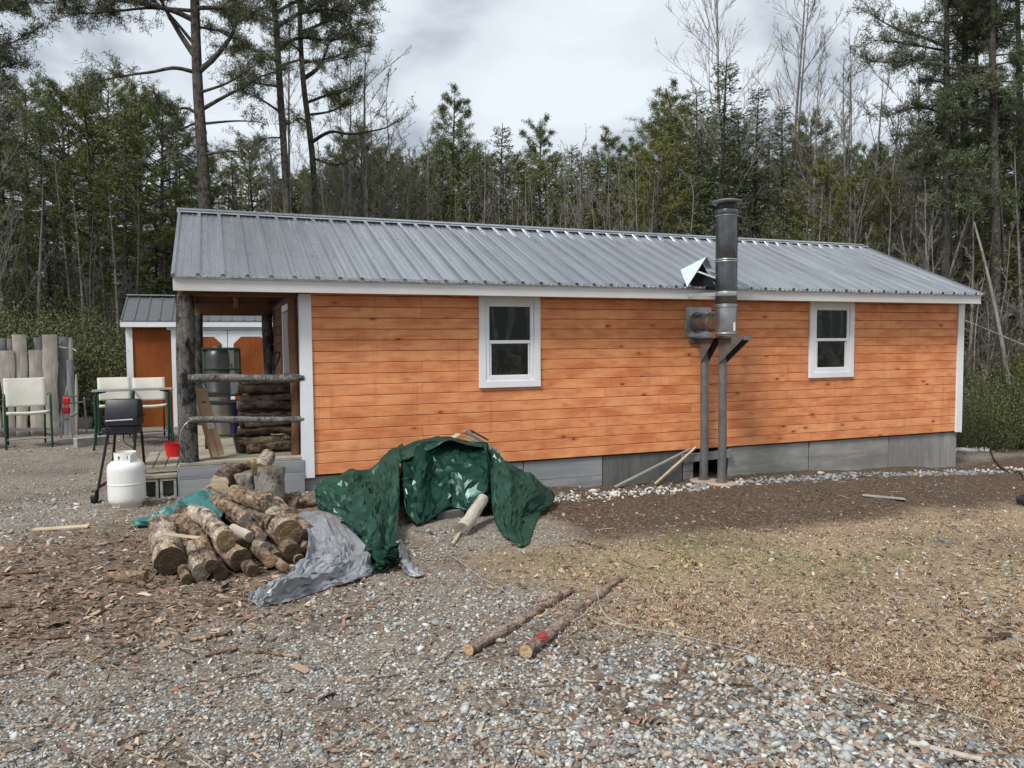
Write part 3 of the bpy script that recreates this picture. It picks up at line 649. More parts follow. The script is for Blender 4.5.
# windows
def window(x0, x1, label):
    z0, z1 = WZ0, WZ1; c = .085
    m = MB(); m.bbox(x0, x0+c, -.048, -.012, z0+c, z1+.08, .003); m.bbox(x1-c, x1, -.048, -.012, z0+c, z1+.08, .003); m.bbox(x0, x1, -.052, -.012, z0, z0+c-.002, .003); m.bbox(x0+c, x1-c, -.046, -.012, z1-.02, z1+.08, .003)
    w = up(m, 'window', 'white_trim', cab); w['label'] = label
    a0, a1, s0, s1 = x0+c+.002, x1-c-.002, z0+c, z1-.02; f = .05; mid = (s0+s1)/2-.012
    m = MB(); m.bbox(a0, a0+f, -.038, .0, s0, s1, .004); m.bbox(a1-f, a1, -.038, .0, s0, s1, .004); m.bbox(a0+f, a1-f, -.036, .0, s0+.02, s0+f+.02, .004); m.bbox(a0+f, a1-f, -.036, .0, s1-f, s1, .004)
    m.bbox(a0+f, a1-f, -.040, .0, mid-.012, mid+.03, .004)
    m.bbox(a0-.001, a1+.001, -.045, .0, s0-.004, s0+.018, .003)
    m.bbox(a0+f+.006, a0+f+.026, -.028, .0, s0+.07, mid-.014, .002); m.bbox(a1-f-.026, a1-f-.006, -.028, .0, s0+.07, mid-.014, .002)
    up(m, 'sash', 'white_trim', w)
    m = MB(); m.box(a0+f, a1-f, -.016, -.010, s0+f, mid); up(m, 'lower_pane', 'glass', w)
    m = MB(); m.box(a0+f, a1-f, -.018, -.010, mid+.02, s1-f); up(m, 'upper_pane', 'film', w)
window(*WINS[0], 'white double hung window nearer the porch'); window(*WINS[1], 'white double hung window beyond the flue pipe')
# eaves
m = MB(); m.bbox(XL, XR, -.311, -.286, ZE, 2.205, .003); f_ = up(m, 'fascia', 'fascia_white', cab)
m = MB(); m.box(XL+.01, XR-.01, -.284, -.03, ZE+.045, ZE+.06); up(m, 'soffit', 'brown_rafter', cab)
sl_ = (RZ-2.2)/(RY+.33)
m = MB(); m.bbox(XL, XR, D+.286, D+.311, ZE, 2.205, .003); up(m, 'rear_fascia', 'fascia_white', cab)
for xx in (XL, XR-.022):
    for (ya, yb) in ((-.284, RY), (D+.284, RY)):
        m = MB(); za = 2.2+.0; m.bar((xx+.011, ya, 2.13), (xx+.011, yb, RZ-.085), .022, .13, up=(0, 0, 1)); up(m, 'rake_board', 'fascia_white', cab)
# ribbed metal roof
def roof_sheet(sgn):
    pit = .2423; prof = []; n = int((XR+.04-XL)/pit)+1
    base = [(0, .038), (.016, .038), (.029, .0), (.078, .0), (.085, .0085), (.093, .0085), (.100, 0), (.150, 0), (.157, .0085), (.165, .0085), (.172, 0), (.214, 0), (.227, .038)]
    for k in range(n):
        for (u, h) in base:
            xx = XL+k*pit+u
            if xx <= XR+.025: prof.append((xx, h))
    ye, ze = -.345, 2.204; n_ = 26; rows = np.linspace(0, 1, n_); V = []; L = RY-ye; nrm = Vector((0, -(RZ-ze), L)).normalized()
    for r in rows:
        for (xx, h) in prof:
            w = (fbm(np.array([xx*.8, r*3, 0.3]), 2, 5)-.5)*.006*(1 if h < .01 else .3)
            hh = h+w; y = ye+L*r+nrm.y*hh; zz = ze+(RZ-ze)*r+nrm.z*hh
            V.append((xx, y if sgn > 0 else 2*RY-y, zz))
    k = len(prof); i = np.arange(n_-1)[:, None]*k; j = np.arange(k-1)[None]; Fq = np.stack([i+j, i+j+1, i+k+j+1, i+k+j], -1).reshape(-1, 4)
    if sgn < 0: Fq = Fq[:, ::-1]
    m = MB(); m.addq(V, Fq); return m, n, nrm, ye, ze, L
m, n, nrm, ye, ze, L = roof_sheet(1); ro = up(m, 'roof', 'roof', cab)
md = ro.modifiers.new('thick', 'SOLIDIFY'); md.thickness = .0012; md.offset = -1
m2, *_ = roof_sheet(-1); r2 = up(m2, 'roof', 'roof', cab); r2['label'] = 'rear slope of ribbed metal roof'
s = MB()
for k in range(n):
    for r in (.03, .33, .66, .95):
        xx = XL+k*.2423+.055+random.uniform(-.006, .006); yy = ye+L*r; zz = ze+(RZ-ze)*r
        s.tube([(xx, yy, zz), (xx, yy+nrm.y*.007, zz+nrm.z*.007)], [.0085, .007], 6)
up(s, 'roof_screws', 'post_steel', ro)['kind'] = 'stuff'
m = MB()
c = .13; q = (RZ-2.204)/L
m.add([(XL-.03, RY-c, RZ-c*q+.044), (XR+.03, RY-c, RZ-c*q+.044), (XR+.03, RY, RZ+.05), (XL-.03, RY, RZ+.05), (XL-.03, RY+c, RZ-c*q+.044), (XR+.03, RY+c, RZ-c*q+.044),
       (XL-.03, RY-c-.004, RZ-c*q+.03), (XR+.03, RY-c-.004, RZ-c*q+.03)], [(0, 1, 2, 3), (3, 2, 5, 4), (6, 7, 1, 0)])
up(m, 'ridge_cap', 'roof', cab)
m = MB(); m.box(XL-.01, XR+.01, RY-.105, RY-.085, RZ-.05, RZ+.008); up(m, 'ridge_closure', 'black_plastic', cab)
m = MB(); m.box(XL+.01, XR-.01, -.325, -.318, 2.19, 2.232); up(m, 'eave_closure', 'galv', cab)
for xx, sg in ((XL+.0, -1), (XR+.022, 1)):    # gable edge trim
    m = MB(); m.bar((xx, ye, ze+.012), (xx, RY, RZ+.012), .03, .03); up(m, 'rake_trim', 'roof', cab)
# roof deck boards and rafters seen above the porch
m = MB()
for k in range(9):
    a = k/9; b_ = (k+.96)/9; y0, y1 = -.3+(RY+.3)*a, -.3+(RY+.3)*b_; z0, z1 = 2.185+(RZ-2.2)*a, 2.185+(RZ-2.2)*b_
    for mir in (0, 1):
        Y = [y0, y1] if not mir else [2*RY-y0, 2*RY-y1]
        m.add([(XL+.03, Y[0], z0), (XR-.03, Y[0], z0), (XR-.03, Y[1], z1), (XL+.03, Y[1], z1), (XL+.03, Y[0], z0-.02), (XR-.03, Y[0], z0-.02), (XR-.03, Y[1], z1-.02), (XL+.03, Y[1], z1-.02)], [(0, 1, 2, 3), (7, 6, 5, 4), (0, 4, 5, 1), (3, 2, 6, 7)])
up(m, 'roof_boards', 'brown_rafter', cab)
for xx in (-1.2, -.62, -.08):
    m = MB(); m.bar((xx, -.28, 2.12), (xx, RY, RZ-.1), .045, .12); m.bar((xx, D+.28, 2.12), (xx, RY, RZ-.1), .045, .12); up(m, 'rafter', 'brown_rafter', cab)
m = MB(); m.bbox(XL+.03, 0, .0, .09, 2.03, 2.15, .004); up(m, 'porch_beam', 'brown_rafter', cab)
m = MB(); m.bbox(XL+.03, 0, D-.1, D, 1.97, 2.16, .004); up(m, 'porch_beam', 'brown_rafter', cab)
m = MB(); m.bbox(XL+.03, 0, 2.1, 2.16, 2.18, 2.3, .004); m.bbox(-.66, -.6, 2.05, 2.11, 2.0, 3.0, .003); up(m, 'tie_beam', 'brown_rafter', cab)
# porch
def post(x, y, z0, z1, r, mat='post_wood', sq=.72):
    m = MB(); zz = np.linspace(z0, z1, 24); w = [(x+.008*sin(3*t+x*9), y+.006*cos(2.3*t), t) for t in zz]
    m.tube(w, r, 14, noise=.10, ns=7, seed=int(abs(x*100+y*10))); return up(m, 'porch_post', mat, cab, auto=60)
pl = at(189.3, 462, .06)
post(pl[0], .07, .2, 2.04, .098); post(-1.17, D-.1, .2, 2.0, .085); post(-.1, D-.14, .2, 2.0, .085); post(-.075, .13, .2, 2.04, .05, 'brown_rafter')
m = MB()
for k in range(26):
    y0 = -.03+k*.166
    if y0 > D: break
    m.bbox(XL, -.001, y0, min(y0+.16, D), .19, .224, .003)
up(m, 'porch_deck', 'deck_wood', cab)
m = MB(); m.bbox(XL-.005, .0, -.055, -.035, .045, .188, .003); m.bbox(XL-.005, .0, -.06, -.038, -.22, .042, .003); up(m, 'deck_rim', 'grey_board', cab)
m = MB(); m.bbox(XL-.025, XL-.003, -.03, D, -.2, .188, .003); up(m, 'deck_side', 'grey_board', cab)
for (pz, r) in ((378.6, .044), (420.2, .037)):
    a = at(188, pz, -.0); b_ = at(302, pz-.8 if r > .04 else pz-1.2, -.0)
    m = MB(); xs = np.linspace(a[0], b_[0]+.02, 16); m.tube([(x, -.01+.006*sin(4*x), a[2]+(b_[2]-a[2])*(x-a[0])/(b_[0]-a[0])+.006*sin(5*x)) for x in xs], r, 12, noise=.10, ns=9, seed=int(pz)); up(m, 'porch_rail', 'rail_wood', cab, auto=60)
# side door into the cabin from the porch
m = MB(); m.bbox(-.03, -.005, 1.0, 1.9, .23, 1.93, .004); dr = up(m, 'door', 'door_grey', cab)
m = MB(); m.bbox(-.045, -.012, .9, .99, .23, 2.0, .003); m.bbox(-.045, -.012, 1.91, 2.0, .23, 2.0, .003); m.bbox(-.046, -.012, .9, 2.0, 1.94, 2.02, .003); up(m, 'door_frame', 'white_trim', cab)
m = MB(); m.tube([(-.03, 1.08, 1.12), (-.09, 1.08, 1.12), (-.09, 1.18, 1.12)], .012, 8); up(m, 'handle', 'steel', dr)
# vent thimble plate on the wall
p0 = at(685.5, 308, -.03); p1 = at(708, 337, -.03); XP = (p0[0]+p1[0])/2
m = MB(); m.bbox(p0[0], p0[0]+.42, -.04, -.021, p1[2], p0[2]+.02, .003)
for sx_ in (.03, .39):
    for sz_ in (.03, .36): m.tube([(p0[0]+sx_, -.04, p1[2]+sz_), (p0[0]+sx_, -.047, p1[2]+sz_)], .009, 6)
up(m, 'thimble_plate', 'galv', cab)
m = MB(); m.bbox(p0[0]+.06, p0[0]+.36, -.05, -.022, p1[2]-.085, p1[2]-.005, .004); up(m, 'plate_bracket', 'post_steel', cab)

# ------------------------------------------------------------------ flue pipe and its stand
# find stand-off of the pipe in front of the wall so it stays outside the eave
PX = p0[0]+.20; PY = -.66
v = ray(726, 320); PX = CAM[0]+v[0]*((PY-CAM[1])/v[1])
def zpx(py, X=PX, Y=PY):
    lo, hi = -2.0, 6.0
    for _ in range(50):
        mid = (lo+hi)/2; d_ = np.array([X, Y, mid])-CAM; yy = 384-F*(d_@UP)/(d_@FW)
        if yy > py: lo = mid
        else: hi = mid
    return (lo+hi)/2
fl = empty('flue_pipe', (PX, PY, 1.5), label='tall stainless steel stove flue with a round cap standing in front of the eave', cat='chimney')
FX = Vector((PX, PY, 1.5))
zb, z1, z2, z3, zc = zpx(338), zpx(306), zpx(261), zpx(216), zpx(202)
R0 = .139
def sec(name, za, zb_, r, mat, n=40):
    m = MB(); m.lathe([(0, za), (r*.98, za), (r, za+.01), (r, zb_-.01), (r*.98, zb_), (0, zb_)], (PX, PY, 0), n); o = up(m, name, mat, None, auto=40); o.parent = fl; o.matrix_parent_inverse = Matrix.Translation(-FX); return o
def fpar(o): o.parent = fl; o.matrix_parent_inverse = Matrix.Translation(-FX); return o
sec('flue_section', zb+.02, z1-.012, R0*.98, 'steel'); sec('flue_section', z1+.012, z2-.012, R0, 'flue_steel'); sec('flue_section', z2+.012, z3-.0, R0, 'flue_steel')
def band(z, w=.026): return sec('locking_band', z-w/2, z+w/2, R0*1.06, 'galv')
band(z1-.008, .016); band(z1+.014, .014); band(z2-.011, .016); band(z2+.014, .016); band(z3-.0, .02); band(zb+.06, .02)
sec('cap_neck', z3+.005, z3+.07, R0*1.10, 'flue_steel'); sec('cap_neck', z3+.07, zc-.01, R0*.93, 'black_metal')
m = MB(); m.lathe([(0, zc-.03), (R0*1.25, zc-.028), (R0*1.36, zc-.012), (R0*1.38, zc+.0), (R0*1.3, zc+.012), (R0*.8, zc+.03), (0, zc+.038)], (PX, PY, 0), 48); fpar(up(m, 'cap', 'post_steel', None, auto=50))
# horizontal pipe from the wall plate to the tee
zh = (p0[2]+p1[2])/2
m = MB(); a = np.array([p0[0]+.215, -.045, zh]); b_ = np.array([PX-.0, PY, zh-.01]); dd = b_-a
m.tube([a, a+dd*.45, a+dd*.9], R0*.86, 32); fpar(up(m, 'horizontal_pipe', 'heat_steel', None, auto=50))
m = MB(); m.tube([a, a+dd*.07], R0*1.02, 32); m.tube([a+dd*.46, a+dd*.56], R0*.96, 32); fpar(up(m, 'pipe_collar', 'steel', None, auto=50))
m = MB(); m.bbox(PX+R0*.1, PX+R0*.3, PY-R0*1.0-.004, PY-R0*.9, zb+.09, zb+.2, .002); fpar(up(m, 'sticker', 'paper', None))
# strap from the eave round the flue
zs_ = zpx(294); m = MB(); m.bar((PX-.36, -.33, zs_-.002), (PX-.05, PY-.06, zs_-.0), .006, .045); m.bar((PX+.1, -.33, zs_), (PX+.13, PY, zs_), .006, .045); fpar(up(m, 'wall_strap', 'galv', None)); sec('strap_band', zs_-.03, zs_+.03, R0*1.03, 'galv')
# stand
st = empty('flue_stand', (PX, PY, -.4), label='steel stand of two pipe legs and triangular brackets carrying the flue', cat='stand')
SX = Vector((PX, PY, -.4))
def spar(o): o.parent = st; o.matrix_parent_inverse = Matrix.Translation(-SX); return o
XA = at(704, 400, -.17)[0]; XB = at(722, 400, -.56)[0]
for (x_, y_, top) in ((XA, -.17, zb+.02), (XB, -.56, zb+.02)):
    g = gz(x_, y_); m = MB(); m.tube([(x_, y_, g+.03), (x_+.012, y_, g+.6), (x_, y_, top-.03)], [.058, .056, .055], 18); m.cyl((x_, y_, g+.02), .075, .03, 18); spar(up(m, 'leg', 'post_steel', None, auto=50))
    m = MB(); yb_ = y_-(.30 if y_ > -.3 else .50)
    for dx in (-.062, .058):
        m.add([(x_+dx, y_, top), (x_+dx, yb_, top), (x_+dx, yb_, top-.03), (x_+dx, y_, top-.36), (x_+dx+.005, y_, top), (x_+dx+.005, yb_, top), (x_+dx+.005, yb_, top-.03), (x_+dx+.005, y_, top-.36)],
          [(0, 1, 2, 3), (7, 6, 5, 4), (0, 4, 5, 1), (1, 5, 6, 2), (2, 6, 7, 3), (3, 7, 4, 0)])
    m.box(x_-.06, x_+.06, yb_, y_, top-.006, top)
    if y_ < -.3:
        m.box(x_-.057, x_+.057, yb_-.003, yb_+.002, top-.05, top)
    spar(up(m, 'knee_bracket', 'post_steel', None))
m = MB(); xa_, xb_ = min(XA, PX)-.10, max(XB, PX)+.17
m.bbox(xa_, xb_, PY-.17, -.05, zb-.0, zb+.014, .002); spar(up(m, 'support_plate', 'post_steel', None))
for (x_, y_, lb) in ((XA, -.19, 'round pale paving disc under the flue stand leg nearer the wall'), (XB, -.58, 'round pale paving disc under the outer flue stand leg')):
    m = MB(); g = gz(x_, y_); m.lathe([(0, g-.02), (.19, g-.02), (.20, g+.0), (.20, g+.022), (.19, g+.03), (0, g+.03)], (x_, y_, 0), 30); o = up(m, 'paving_disc', 'terracotta', None, auto=40); tag(o, lb, 'paving stone', 'paving discs under the flue stand')
# two poles leaning on the skirt
for (a, b_, r, mt, lb) in (((615, 487), (690, 449), .018, 'grey_ply', 'long thin grey pole leaning low along the cabin skirt'), ((655, 484), (696, 447), .017, 'pale_wood', 'shorter tan batten leaning on the skirt beside the flue stand')):
    A = gp(*a, .02); B_ = at(*b_, -.06); m = MB(); m.bar(A, B_, r*2, r*1.4, b=.003); tag(up(m, 'leaning_pole', mt, None), lb, 'pole')
plain('hood_sheet', (.55, .62, .68), .3, .4, var=.08)
plain('hood_sheet', (.55, .62, .68), .3, .4, var=.08)
# folded sheet hood lying on the roof by the flue
def roofpt(px, py, lift=0.0):
    # ray against the front roof plane
    n_ = np.array([0, -(RZ-2.204), RY+.345]); n_ = n_/np.linalg.norm(n_); p_ = np.array([0, -.345, 2.23])+n_*lift; v = ray(px, py); t = ((p_-CAM)@n_)/(v@n_); return CAM+v*t
F1 = roofpt(687, 287); F2 = roofpt(724, 291); Bk = at(680.5, 270, F1[1]+.22); A_ = (F1+F2)/2
v = ray(706.5, 256.5); t_ = (F1[1]-.02-CAM[1])/v[1]; A_ = CAM+v*t_; BR = roofpt(730, 270); Bp = (Bk+BR)/2+np.array([0, .1, .03])
m = MB(); V = [F1, A_, F2, Bk, BR, Bp]
m.add(V, [(0, 1, 3), (1, 5, 3), (1, 2, 4), (1, 4, 5)]); hd = up(m, 'metal_hood', 'hood_sheet', None); md = hd.modifiers.new('t', 'SOLIDIFY'); md.thickness = .003
tag(hd, 'folded sheet metal hood open to the front on the roof edge beside the flue', 'hood')
m = MB(); q1 = F1*.5+A_*.5; q2 = A_*.35+F2*.65; m.bar(q1+np.array([.02, 0, 0]), q2, .03, .02); o = up(m, 'tie_strip', 'white_trim', hd)
m = MB(); cc_ = (F1+A_+F2)/3; m.add([F1*.96+cc_*.04+np.array([0, .12, .01]), A_+np.array([0, .14, -.03]), F2*.97+cc_*.03+np.array([0, .12, .01])], [(0, 1, 2)]); o = up(m, 'hood_shade_sheet', 'blackvoid', hd)  # black sheet standing in for the shade inside the open hood

# ------------------------------------------------------------------ shed
s0 = at(126.5, 324, 8.1); sh = empty('storage_shed', (s0[0], 8.1, gz(s0[0], 8.1)), label='small orange brown storage shed with white trim and double doors behind the porch', cat='shed')
def hpar(o, r=sh):
    o.parent = r; o.matrix_parent_inverse = Matrix.Translation(-Vector(r.location)); return o
SXL = s0[0]; SW = 3.9; SD = 2.6; SZ = s0[2]; SB = -.32
ridge = at(137.5, 296.5, 8.1+SD/2); eave = at(125, 320.5, 7.95)
m = MB(); m.box(SXL, SXL+SW, 8.1, 8.1+SD, SB, SZ); m.add([(SXL, 8.1, SZ), (SXL, 8.1+SD, SZ), (SXL, 8.1+SD/2, ridge[2]-.03)], [(0, 1, 2)]); m.add([(SXL+SW, 8.1, SZ), (SXL+SW, 8.1+SD, SZ), (SXL+SW, 8.1+SD/2, ridge[2]-.03)], [(0, 2, 1)]); hpar(up(m, 'wall', 'shed_siding', None))
m = MB()
for k in range(19):
    x_ = SXL-.08+k*.2286
    for sgn in (1, -1):
        ya, yb_ = (7.95, 8.1+SD/2) if sgn > 0 else (8.1+SD+.15, 8.1+SD/2)
        m.bar((x_, ya, eave[2]+.012), (x_, yb_, ridge[2]+.012), .022, .02)
for sgn in (1, -1):
    ya, yb_ = (7.95, 8.1+SD/2) if sgn > 0 else (8.1+SD+.15, 8.1+SD/2)
    m.add([(SXL-.1, ya, eave[2]), (SXL+SW+.1, ya, eave[2]), (SXL+SW+.1, yb_, ridge[2]), (SXL-.1, yb_, ridge[2]), (SXL-.1, ya, eave[2]-.02), (SXL+SW+.1, ya, eave[2]-.02)], [(0, 1, 2, 3), (4, 5, 1, 0)])
sr = hpar(up(m, 'roof', 'shed_metal', None)); m = MB(); m.bar((SXL-.1, 8.1+SD/2, ridge[2]+.03), (SXL+SW+.1, 8.1+SD/2, ridge[2]+.03), .2, .02); o = up(m, 'ridge_cap', 'roof', None); o.parent = sr
m = MB(); m.bbox(SXL-.1, SXL+SW+.1, 7.955, 7.98, eave[2]-.13, eave[2]-.022, .003); hpar(up(m, 'fascia', 'white_trim', None))
m = MB(); m.bbox(SXL-.02, SXL+.1, 8.07, 8.098, SB, SZ-.02, .003); hpar(up(m, 'corner_trim', 'white_trim', None)); m = MB(); m.bbox(SXL+SW-.1, SXL+SW+.02, 8.07, 8.098, SB, SZ-.02, .003); hpar(up(m, 'corner_trim', 'white_trim', None))
for (ya, yb_) in ((7.96, 8.1+SD/2), (8.1+SD+.14, 8.1+SD/2)):
    m = MB(); m.bar((SXL-.09, ya, eave[2]-.05), (SXL-.09, yb_, ridge[2]-.06), .02, .1); hpar(up(m, 'rake_board', 'white_trim', None))
# doors
dx0 = at(173.5, 380, 8.06)[0]; dxm = at(228.6, 380, 8.06)[0]; dx1 = dxm+(dxm-dx0); zt_ = at(228, 330, 8.06)[2]
m = MB(); m.bbox(dx0-.02, dx0+.13, 8.045, 8.07, SB+.1, zt_+.0, .003); m.bbox(dx1-.13, dx1+.02, 8.045, 8.07, SB+.1, zt_, .003); m.bbox(dx0-.1, dx1+.1, 8.04, 8.068, zt_+.002, zt_+.15, .003); hpar(up(m, 'door_casing', 'white_trim', None))
for i_, (a, b_) in enumerate(((dx0+.135, dxm-.006), (dxm+.006, dx1-.135))):
    m = MB(); m.bbox(a, b_, 8.03, 8.05, SB+.12, zt_-.01, .003); dr = hpar(up(m, 'door', 'white_trim', None))
    for (u0, u1) in ((SB+.32, .62), (.78, zt_-.14)):
        w0, w1 = a+.11, b_-.11; ch_ = .15; m = MB(); y_ = 8.022
        V = [(w0+ch_, y_, u0), (w1-ch_, y_, u0), (w1, y_, u0+ch_), (w1, y_, u1-ch_), (w1-ch_, y_, u1), (w0+ch_, y_, u1), (w0, y_, u1-ch_), (w0, y_, u0+ch_)]
        m.add(V+[(p[0], y_+.012, p[2]) for p in V], [tuple(range(8))]+[(k, (k+1) % 8, (k+1) % 8+8, k+8) for k in range(8)]); o = up(m, 'door_panel', 'shed_siding', None); o.parent = dr
    for hz in (335.5, 380, 420):
        zz = at(179, hz, 8.04)[2]; xh = a if i_ == 0 else b_
        m = MB(); sgn = 1 if i_ == 0 else -1
        m.box(min(xh-sgn*.05, xh+sgn*.06), max(xh-sgn*.05, xh+sgn*.06), 8.012, 8.02, zz-.018, zz+.018); m.box(xh-sgn*.05-.012, xh-sgn*.05+.012, 8.012, 8.04, zz-.05, zz+.05); o = up(m, 'hinge', 'black_metal', None); o.parent = dr
m = MB(); m.box(dxm-.12, dxm+.05, 8.025, 8.04, zt_+.06, zt_+.10); hpar(up(m, 'name_plate', 'galv', None))
m = MB()
for k in range(4): m.bar((SXL+.2+k*1.15, 8.0, SB-.02), (SXL+.2+k*1.15, 8.1+SD, SB-.02), .1, .12)
hpar(up(m, 'skid', 'grey_board', None))
# ------------------------------------------------------------------ logs
LOGN = [0]
def log(A, B, r, label, group='logs of the loose firewood heap', bark='log_bark', cut='cut_wood', r2=None, bend=0.0, bdir=(0, 0, 1), rough=.16, name='firewood_log', n=30, split=False, cat='log'):
    LOGN[0] += 1; sd = LOGN[0]
    A = Vector(A); B = Vector(B); d = B-A; L = d.length; q = d.to_track_quat('Z', 'Y'); r2 = r2 or r
    bl = q.inverted() @ Vector(bdir)
    k = max(10, min(60, int(L/.016))); t = np.linspace(0, 1, k)
    P = np.stack([bl.x*bend*np.sin(t*pi)+.25*r*(n2(t*3, t*0+sd, 1, 1)-.5), bl.y*bend*np.sin(t*pi)+.25*r*(n2(t*3, t*0+sd+9, 1, 2)-.5), t*L], -1)
    R = r+(r2-r)*t
    th = np.arange(n)/n*2*pi
    ring = np.stack([np.cos(th), np.sin(th), np.zeros(n)], -1)
    if split: ring = ring*np.where(np.cos(th-sd) < -.15, .55, 1)[:, None]
    V = P[:, None]+ring[None]*R[:, None, None]
    q_ = V/max(r, .03)*1.5+sd*7.1
    f = 1+rough*(fbm(q_*np.array([1, 1, .5]), 4, sd)-.5)*1.5+.07*(fbm(V/r*.45+sd*3.7, 2, sd+5)-.5)*2+.30*rough*sstep(.47, .53, fbm(q_*np.array([1.3, 1.3, .7])+31, 2, sd+3))+rough*.25*(vnoise(q_*5.5, sd+8)-.5)
    V = P[:, None]+ring[None]*(R[:, None]*f)[..., None]
    i = np.arange(k-1)[:, None]*n; j = np.arange(n)[None]; j2 = (j+1) % n
    m = MB(); m.addq(V.reshape(-1, 3), np.stack([i+j, i+j2, i+n+j2, i+n+j], -1).reshape(-1, 4))
    o = m.build(name, MAT[bark], None, smooth=True); o.location = A; o.rotation_mode = 'QUATERNION'; o.rotation_quaternion = q
    for e_, s_ in ((0, -1), (k-1, 1)):
        c = MB(); rg = V[e_]; ce = P[e_]; c0 = c.n
        inn = ce+(rg-ce)*.55; rgz = rg+np.array([0, 0, s_*.001]); 
        inz = inn+np.array([0, 0, s_*.004])+np.stack([np.zeros(n), np.zeros(n), (n2(inn[:, 0]*90, inn[:, 1]*90, 1, sd)-.5)*.008], -1)
        c.add(np.concatenate([ce[None]+np.array([[0, 0, s_*.004]]), inz, rgz*np.array([1, 1, 1])]), [(0, a+1, (a+1) % n+1) for a in range(n)]+[(a+1, a+1+n, (a+1) % n+1+n, (a+1) % n+1) for a in range(n)])
        c.build('cut_end', MAT[cut], o)
    tag(o, label, cat, group); return o
def lg(a, b, za, zb_, rp, label, **k):      # end points given by where they lie and how high above the ground
    def P(q, z):
        g = gp(q[0], q[1], z); return g
    A, B_ = P(a, za), P(b, zb_)
    dep = (A-CAM)@FW; return log(A, B_, rp*.93/F*dep, label, **k)
HP = 'logs of the loose firewood heap'
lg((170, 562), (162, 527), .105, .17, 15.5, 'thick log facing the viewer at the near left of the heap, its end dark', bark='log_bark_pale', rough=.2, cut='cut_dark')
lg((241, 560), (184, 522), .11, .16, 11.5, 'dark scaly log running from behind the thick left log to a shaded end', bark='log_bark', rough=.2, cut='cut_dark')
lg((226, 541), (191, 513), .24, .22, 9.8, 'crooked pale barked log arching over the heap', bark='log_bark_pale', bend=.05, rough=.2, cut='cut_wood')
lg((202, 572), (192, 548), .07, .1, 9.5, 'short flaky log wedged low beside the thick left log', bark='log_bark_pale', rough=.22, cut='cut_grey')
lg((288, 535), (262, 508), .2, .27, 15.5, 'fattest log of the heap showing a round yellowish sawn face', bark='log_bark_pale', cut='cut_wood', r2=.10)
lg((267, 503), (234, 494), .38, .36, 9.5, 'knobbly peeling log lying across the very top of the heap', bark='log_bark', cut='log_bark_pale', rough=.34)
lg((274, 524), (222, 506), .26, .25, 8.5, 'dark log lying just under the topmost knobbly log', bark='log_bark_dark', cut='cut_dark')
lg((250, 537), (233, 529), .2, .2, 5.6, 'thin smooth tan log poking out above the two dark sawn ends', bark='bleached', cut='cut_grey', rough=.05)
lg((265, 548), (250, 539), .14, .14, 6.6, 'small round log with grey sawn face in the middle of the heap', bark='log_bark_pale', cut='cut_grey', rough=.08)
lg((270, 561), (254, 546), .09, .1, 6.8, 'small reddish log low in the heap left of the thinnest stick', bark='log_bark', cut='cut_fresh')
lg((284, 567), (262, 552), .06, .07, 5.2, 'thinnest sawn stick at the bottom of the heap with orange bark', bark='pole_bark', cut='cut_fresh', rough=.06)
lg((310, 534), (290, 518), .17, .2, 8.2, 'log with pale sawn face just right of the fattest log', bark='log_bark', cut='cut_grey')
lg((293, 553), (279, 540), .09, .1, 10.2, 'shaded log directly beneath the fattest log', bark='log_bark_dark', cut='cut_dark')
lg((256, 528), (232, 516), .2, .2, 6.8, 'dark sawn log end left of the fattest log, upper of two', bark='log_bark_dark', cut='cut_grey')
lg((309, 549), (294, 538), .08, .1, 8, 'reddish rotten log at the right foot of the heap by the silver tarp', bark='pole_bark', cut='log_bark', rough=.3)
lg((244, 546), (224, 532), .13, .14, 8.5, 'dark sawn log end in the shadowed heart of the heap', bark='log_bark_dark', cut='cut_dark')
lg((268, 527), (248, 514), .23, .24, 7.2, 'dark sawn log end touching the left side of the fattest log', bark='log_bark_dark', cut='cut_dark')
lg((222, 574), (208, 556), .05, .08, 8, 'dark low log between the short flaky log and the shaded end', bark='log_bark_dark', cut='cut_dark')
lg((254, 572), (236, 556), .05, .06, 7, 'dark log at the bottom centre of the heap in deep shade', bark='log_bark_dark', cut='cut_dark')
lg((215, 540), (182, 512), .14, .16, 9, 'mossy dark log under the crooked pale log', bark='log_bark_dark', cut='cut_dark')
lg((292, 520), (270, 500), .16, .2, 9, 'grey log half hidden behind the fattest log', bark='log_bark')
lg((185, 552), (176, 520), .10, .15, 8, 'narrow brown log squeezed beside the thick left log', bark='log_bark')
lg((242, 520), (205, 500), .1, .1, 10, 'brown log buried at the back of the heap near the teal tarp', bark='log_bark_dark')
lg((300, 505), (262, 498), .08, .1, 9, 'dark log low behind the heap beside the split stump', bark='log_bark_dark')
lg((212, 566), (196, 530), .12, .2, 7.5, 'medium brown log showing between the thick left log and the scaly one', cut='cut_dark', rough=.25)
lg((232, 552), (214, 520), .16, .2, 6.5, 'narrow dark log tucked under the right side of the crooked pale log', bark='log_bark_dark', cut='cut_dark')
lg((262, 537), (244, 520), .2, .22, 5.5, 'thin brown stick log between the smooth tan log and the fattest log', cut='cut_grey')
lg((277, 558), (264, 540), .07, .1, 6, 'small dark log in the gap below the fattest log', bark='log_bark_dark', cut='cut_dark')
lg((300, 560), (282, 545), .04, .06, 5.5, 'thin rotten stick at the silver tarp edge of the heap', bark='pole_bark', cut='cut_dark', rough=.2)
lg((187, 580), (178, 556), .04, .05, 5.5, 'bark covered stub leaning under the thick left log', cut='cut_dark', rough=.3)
lg((246, 520), (216, 498), .27, .27, 7.5, 'log with loose hanging bark near the top behind the crooked one', bark='log_bark', cut='cut_grey', rough=.3)
